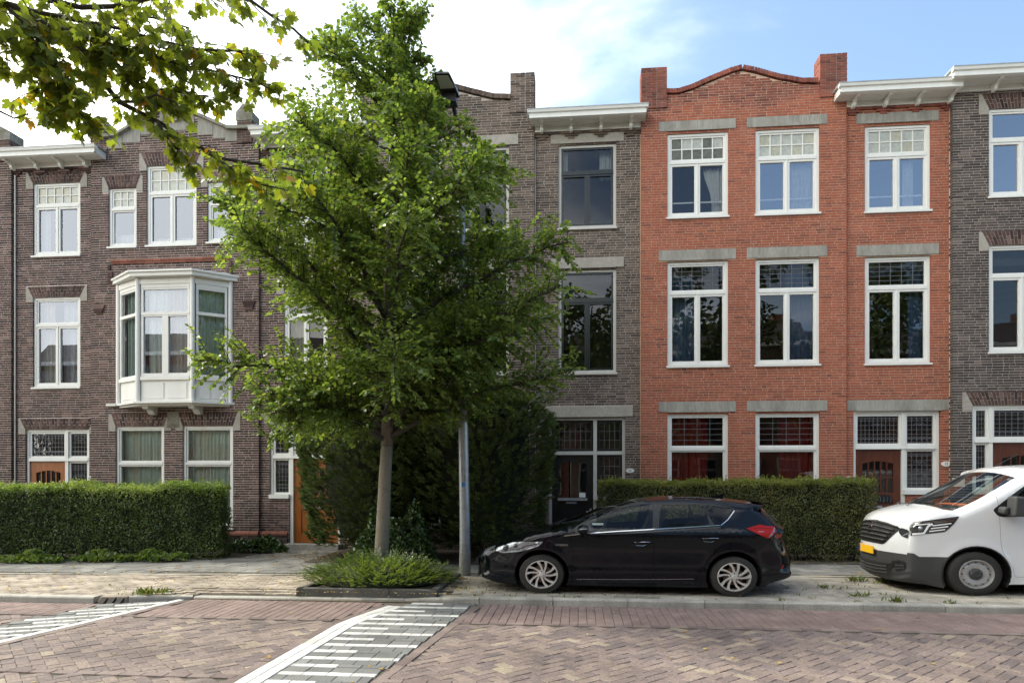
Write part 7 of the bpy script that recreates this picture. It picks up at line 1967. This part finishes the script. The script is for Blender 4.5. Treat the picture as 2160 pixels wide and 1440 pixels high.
for px_, py_ in ((1190, 925), (1180, 935), (1200, 922), (1170, 905), (1165, 880), (1160, 855)):
    e = P3(px_, py_, 12.7)-Vector((-1.93, 13.1, .09)); sp.append(((e.x-.55, e.y, e.z-.18), tuple(e)))
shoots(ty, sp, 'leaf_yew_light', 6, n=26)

# glossy low ivy below the yews, by the wall and in the hedges' feet
def clump(name, label, cat, c, rx, ry, h, n, lm, seed, ls=(.04, .07), shape=ROUND, group=None):
    r_ = np.random.default_rng(seed); T = thing(name, label, cat, (c[0], c[1], .09), group=group)
    a = r_.uniform(0, 2*np.pi, n); u = np.sqrt(r_.random(n)); v = r_.random(n)**.6
    x, y = rx*u*np.cos(a), ry*u*np.sin(a); z = h*np.sqrt(np.clip(1-u**2, 0, 1))*(.25+.75*v)*(.7+.3*np.sin(x*9+seed)*np.cos(y*8))+.02
    P = np.stack([x, y, z], 1); O = unit(np.stack([x/rx, y/ry-.4, z/h+.3], 1))
    foliage('foliage', P, O*.7+r_.normal(0, .5, (n, 3)), O+r_.normal(0, .45, (n, 3)), r_.uniform(ls[0], ls[1], n), shape, lm, T)
    b = MB(); rr_ = random.Random(seed)
    for i in range(9): q = rr_.uniform(0, 6.28); b.tube([(0, 0, 0), (rx*.4*math.cos(q), ry*.4*math.sin(q), h*.4), (rx*.75*math.cos(q), ry*.75*math.sin(q), h*.5)], [.008, .006, .003], 4)
    b.build('stem', 'bark_dark', T); return T
leaf_mat('leaf_ivy', [(0, (.03, .06, .02)), (.6, (.055, .10, .03)), (1, (.1, .16, .05))], trans=.15, rough=.3, spec=.6)
clump('ivy_bush', 'glossy ivy bush growing low between the two yews behind the trunk', 'bush', (-3.35, 12.2), .8, .4, 1.35, 5200, 'leaf_ivy', 4)
clump('low_shrub', 'small leafy plant at the foot of the wall beside the orange door', 'plant', (-6.75, 13.9), .6, .35, .34, 1500, 'leaf_ivy', 6, ls=(.05, .09))
for k, (x, y) in enumerate(((-10.1, 11.75), (-8.9, 12.05), (-7.9, 12.2))):
    clump('ivy_clump', ['ivy creeping from the foot of the tall hedge, farthest left clump', 'ivy creeping from the foot of the tall hedge, middle clump', 'ivy creeping from the foot of the tall hedge, clump nearest the house wall'][k], 'plant', (x, y), .6, .2, .2, 750, 'leaf_cover', 20+k, ls=(.05, .08), group='ivy at the foot of the tall hedge')

# arching ground cover in the planter
def cover():
    r_ = random.Random(21); T = thing('ground_cover_shrub', 'spreading bright green ground cover shrub filling the planter under the tree', 'shrub', (-2.95, 10.0, .12)); P, AX, NR, S = [], [], [], []; b = MB()
    for i in range(1150):
        a = r_.uniform(0, 6.283); u = math.sqrt(r_.random()); x, y = 1.0*u*math.cos(a)*1.04, .78*u*math.sin(a); 
        out_ = Vector((math.cos(a)*(.2+.75*u)+r_.uniform(-.35, .35), math.sin(a)*(.2+.6*u)+r_.uniform(-.35, .35), r_.uniform(.25, .9)*(1.15-.5*u))).normalized()
        L_ = r_.uniform(.16, .34); z = .03+.21*(1-u**2.2)*r_.uniform(.5, 1.0); p = Vector((x, y, z)); pts = [p, p+out_*L_*.5, p+out_*L_+Vector((0, 0, -.03))]
        if i % 3 == 0: b.tube(pts, [.004, .003, .0015], 3, cap=False)
        sd_ = out_.cross(Vector((0, 0, 1))).normalized(); up = sd_.cross(out_)
        for j in range(15):
            t = (j+.5)/15; q = pts[0].lerp(pts[1], t*2) if t < .5 else pts[1].lerp(pts[2], t*2-1)
            s_ = 1 if j % 2 else -1; P.append(q); AX.append(out_*.75+sd_*s_*r_.uniform(.4, .9)+Vector((0, 0, .1))); NR.append(up+Vector((r_.uniform(-.4, .4), r_.uniform(-.4, .4), .3))); S.append(r_.uniform(.026, .045))
    cv = lambda l: np.array([tuple(p) for p in l], float)
    foliage('foliage', cv(P), cv(AX), cv(NR), np.array(S), OVAL, 'leaf_cover', T); b.build('stem', 'bark_dark', T)
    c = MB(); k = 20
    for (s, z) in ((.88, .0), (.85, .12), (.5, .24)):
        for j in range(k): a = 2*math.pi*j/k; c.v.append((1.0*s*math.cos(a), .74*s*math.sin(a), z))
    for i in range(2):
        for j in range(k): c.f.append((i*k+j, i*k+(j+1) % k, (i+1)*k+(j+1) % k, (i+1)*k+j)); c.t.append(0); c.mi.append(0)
    c.f.append(tuple(range(2*k, 3*k))); c.t.append(0); c.mi.append(0); c.build('dark_core', 'hedge_core', T)
cover()

# weeds in the joints, fallen leaves
def weeds():
    r_ = random.Random(31); P, AX, NR, S = [], [], [], []
    spots = []
    for i in range(120): spots.append((r_.uniform(-1.8, 8.5), 9.1+.2*r_.randint(0, 9)+r_.uniform(-.01, .01), .08, r_.uniform(.02, .06), r_.randint(3, 9)))
    for i in range(60): spots.append((r_.uniform(-12, -2), r_.uniform(8.7, 10.6), .08, r_.uniform(.02, .05), r_.randint(3, 9)))
    for i in range(40): spots.append((r_.uniform(-6, 8), r_.uniform(4.5, 8.8), .0, r_.uniform(.01, .025), r_.randint(2, 5)))
    for x, y, s, n in ((4.25, 10.9, .10, 46), (4.6, 10.8, .08, 30), (3.75, 9.5, .09, 34), (4.05, 9.15, .09, 40), (3.5, 10.2, .07, 24), (-5.85, 8.78, .11, 60), (-5.7, 8.9, .09, 30), (-1.35, 9.05, .05, 18), (5.3, 13.0, .14, 50), (4.7, 9.12, .06, 20), (-1.6, 9.6, .06, 16), (6.1, 9.12, .05, 14), (2.6, 9.1, .05, 12)): spots.append((x, y, .08, s, n))
    for x, y, z, s, n in spots:
        for k in range(n):
            P.append((x+r_.gauss(0, s*.7), y+r_.gauss(0, s*.35), z)); AX.append((r_.gauss(0, .6), r_.gauss(0, .6), 1)); NR.append((r_.gauss(0, 1), r_.gauss(0, 1), .2)); S.append(s*r_.uniform(.5, 1.25))
    o = foliage('weeds', np.array(P), np.array(AX), np.array(NR), np.array(S), NEEDLE, 'grass_blade', None)
    tag(o, 'tufts of grass and weeds growing in the paving joints', 'weeds')
    P, AX, NR, S = [], [], [], []
    def drop(x, y, z, s): P.append((x, y, z+.006)); AX.append((r_.gauss(0, 1), r_.gauss(0, 1), r_.uniform(-.1, .25))); NR.append((r_.gauss(0, .25), r_.gauss(0, .25), 1)); S.append(s)
    for i in range(260): drop(r_.uniform(-12, -1), r_.uniform(8.8, 12.6), .09, r_.uniform(.025, .075))
    for i in range(90): drop(r_.uniform(1, 8), r_.uniform(9.2, 12.8), .09, r_.uniform(.02, .06))
    for i in range(90): drop(r_.uniform(-4, -1.7), 9.08+abs(r_.gauss(0, .05)), .09, r_.uniform(.015, .035))
    for i in range(130): drop(-1.75+r_.gauss(0, .12), 9.5+r_.uniform(-.2, 1.2), .09, r_.uniform(.015, .04))
    for i in range(60): drop(r_.uniform(-1.2, 2.5), 9.2+abs(r_.gauss(0, .06)), .09, r_.uniform(.012, .03))
    for i in range(140): drop(r_.uniform(.6, 6), 13.0-abs(r_.gauss(0, .09)), .095, r_.uniform(.02, .045))
    for i in range(220): drop(r_.gauss(-5.4, .55), r_.uniform(12.6, 14), .1, r_.uniform(.02, .06))
    for i in range(90): drop(r_.uniform(-8, 8), r_.uniform(4.5, 8.8), .0, r_.uniform(.015, .05))
    o = foliage('fallen_leaves', np.array(P), np.array(AX), np.array(NR), np.array(S), ROUND, 'leaf_fallen', None)
    tag(o, 'scattered yellow and brown fallen leaves on the paving', 'leaves')
weeds()
# ================================================================ ACROSS THE STREET (seen in the window panes)
tone_mat('far_brick', [(0, (.2, .08, .06)), (1, (.33, .14, .10))], grime=.2)
tone_mat('far_brick_brown', [(0, (.12, .085, .07)), (1, (.2, .14, .11))], grime=.2)
mat('far_tiles', (.10, .085, .08), .8, nscale=6, namt=.3)
mat('far_glass', (.03, .035, .045), .08, spec=.8)
def opposite(x0, w, h, m, label):
    H = thing('opposite_house', label, 'house', (x0, -8.6, 0), group='houses across the street')
    b = MB(); b.box(0, w-.02, -8, 0, 0, h, .5); b.build('wall', m, H)
    r_ = MB(); r_.prism([(.2, h+.01), (-8.0, h+.01), (-7.5, h+1.3), (-1.2, h+1.3)], .02, w-.04, axis='x'); r_.build('roof', 'far_tiles', H)
    c = MB(); c.box(-.05, w+.03, -.01, .35, h-.22, h); c.build('cornice', 'white_paint', H)
    c = MB(); c.box(w-1.2, w-.5, -3, -2.4, h+.9, h+2.1); c.build('chimney', m, H)
    n = 3 if w > 5 else 2
    for k in range(n):
        for z0, z1 in ((.7, 2.7), (3.6, 5.5), (6.4, 8.0)):
            if z1 > h-.5: continue
            xa = w*(k+.5)/n-.6; f = MB(); frame_rect(f, xa, xa+1.2, z0, z1, .012, .09, .09); f.box(xa+.09, xa+1.11, .02, .08, z0+(z1-z0)*.65, z0+(z1-z0)*.65+.07); o = f.build('window', 'stone', H)
            p = MB(); p.box(xa+.09, xa+1.11, .025, .035, z0+.09, z1-.09); p.build('pane', 'far_glass', o)
    return H
xs_ = [(-32.6, 6.4, 8.5, 'far_brick_brown'), (-26.1, 6.5, 8.8, 'far_brick'), (18.9, 6.4, 8.6, 'far_brick_brown'), (-19.5, 6.2, 8.6, 'far_brick_brown'), (-13.2, 6.4, 8.3, 'far_brick'), (-6.7, 6.2, 8.8, 'far_brick'), (-.4, 6.4, 8.5, 'far_brick_brown'), (6.1, 6.2, 8.9, 'far_brick'), (12.4, 6.4, 8.4, 'far_brick')]
lb = ['brown brick house across the street, farthest left beyond the row', 'red brick house across the street, second from the far left end', 'brown brick house across the street at the far right end', 'brown brick house across the street, reflected beyond the left end of the row', 'red brick house across the street with a flat grey roof edge, opposite the bay window', 'red brick house across the street, taller, opposite the purple house door', 'brown brick house across the street, opposite the black door', 'red brick house across the street, tallest, opposite the clipped hedge', 'red brick house across the street, opposite the white van']
for (x, w_, h_, m_), l_ in zip(xs_, lb): opposite(x, w_, h_, m_, l_)
def far_tree(x, y, h, r, label, seed, n=4200):
    r_ = random.Random(seed); T = thing('avenue_tree', label, 'tree', (x, y, 0), group='trees on the camera side of the street')
    b = MB(); b.tube([(0, 0, 0), (.05, 0, 1.5), (.0, .05, 3), (.1, 0, h*.6), (.05, 0, h*.9)], [.26, .2, .17, .1, .03], 12)
    for i in range(14):
        a = i*2.4; z = 2.6+i*(h-4)/14; b.tube([(0, 0, z), (r*.45*math.cos(a), r*.45*math.sin(a), z+.8), (r*.85*math.cos(a), r*.85*math.sin(a), z+1.3)], [.06, .035, .01], 6)
    b.build('trunk', 'bark_dark', T, smooth=True)
    cs = [(r_.uniform(-.7, .7)*r, r_.uniform(-.7, .7)*r, r_.uniform(3.4, h-.7), r_.uniform(.45, .8)) for _ in range(26)]
    P = []; 
    for i in range(n):
        c = cs[i % 26]; d = Vector((r_.gauss(0, 1), r_.gauss(0, 1), r_.gauss(0, .8))).normalized()*c[3]*r_.uniform(.75, 1.1)*r*.42; P.append((c[0]+d.x, c[1]+d.y, c[2]+d.z))
    P = np.array(P); m = len(P)
    foliage('crown', P, rng.normal(0, 1, (m, 3)), rng.normal(0, .6, (m, 3))+np.array([0, 0, 1]), rng.uniform(.16, .28, m), ROUND, 'leaf_hedge', T)
far_tree(6.6, -3.6, 12.8, 3.7, 'dense street tree on the near pavement, mirrored in the red house windows', 1)
far_tree(13.6, -3.4, 13.2, 3.9, 'street tree on the near pavement, mirrored in the window above the van', 2)
far_tree(.6, -4.4, 11.4, 2.8, 'smaller street tree behind the viewer, mirrored in the dark framed windows', 3, 3000)
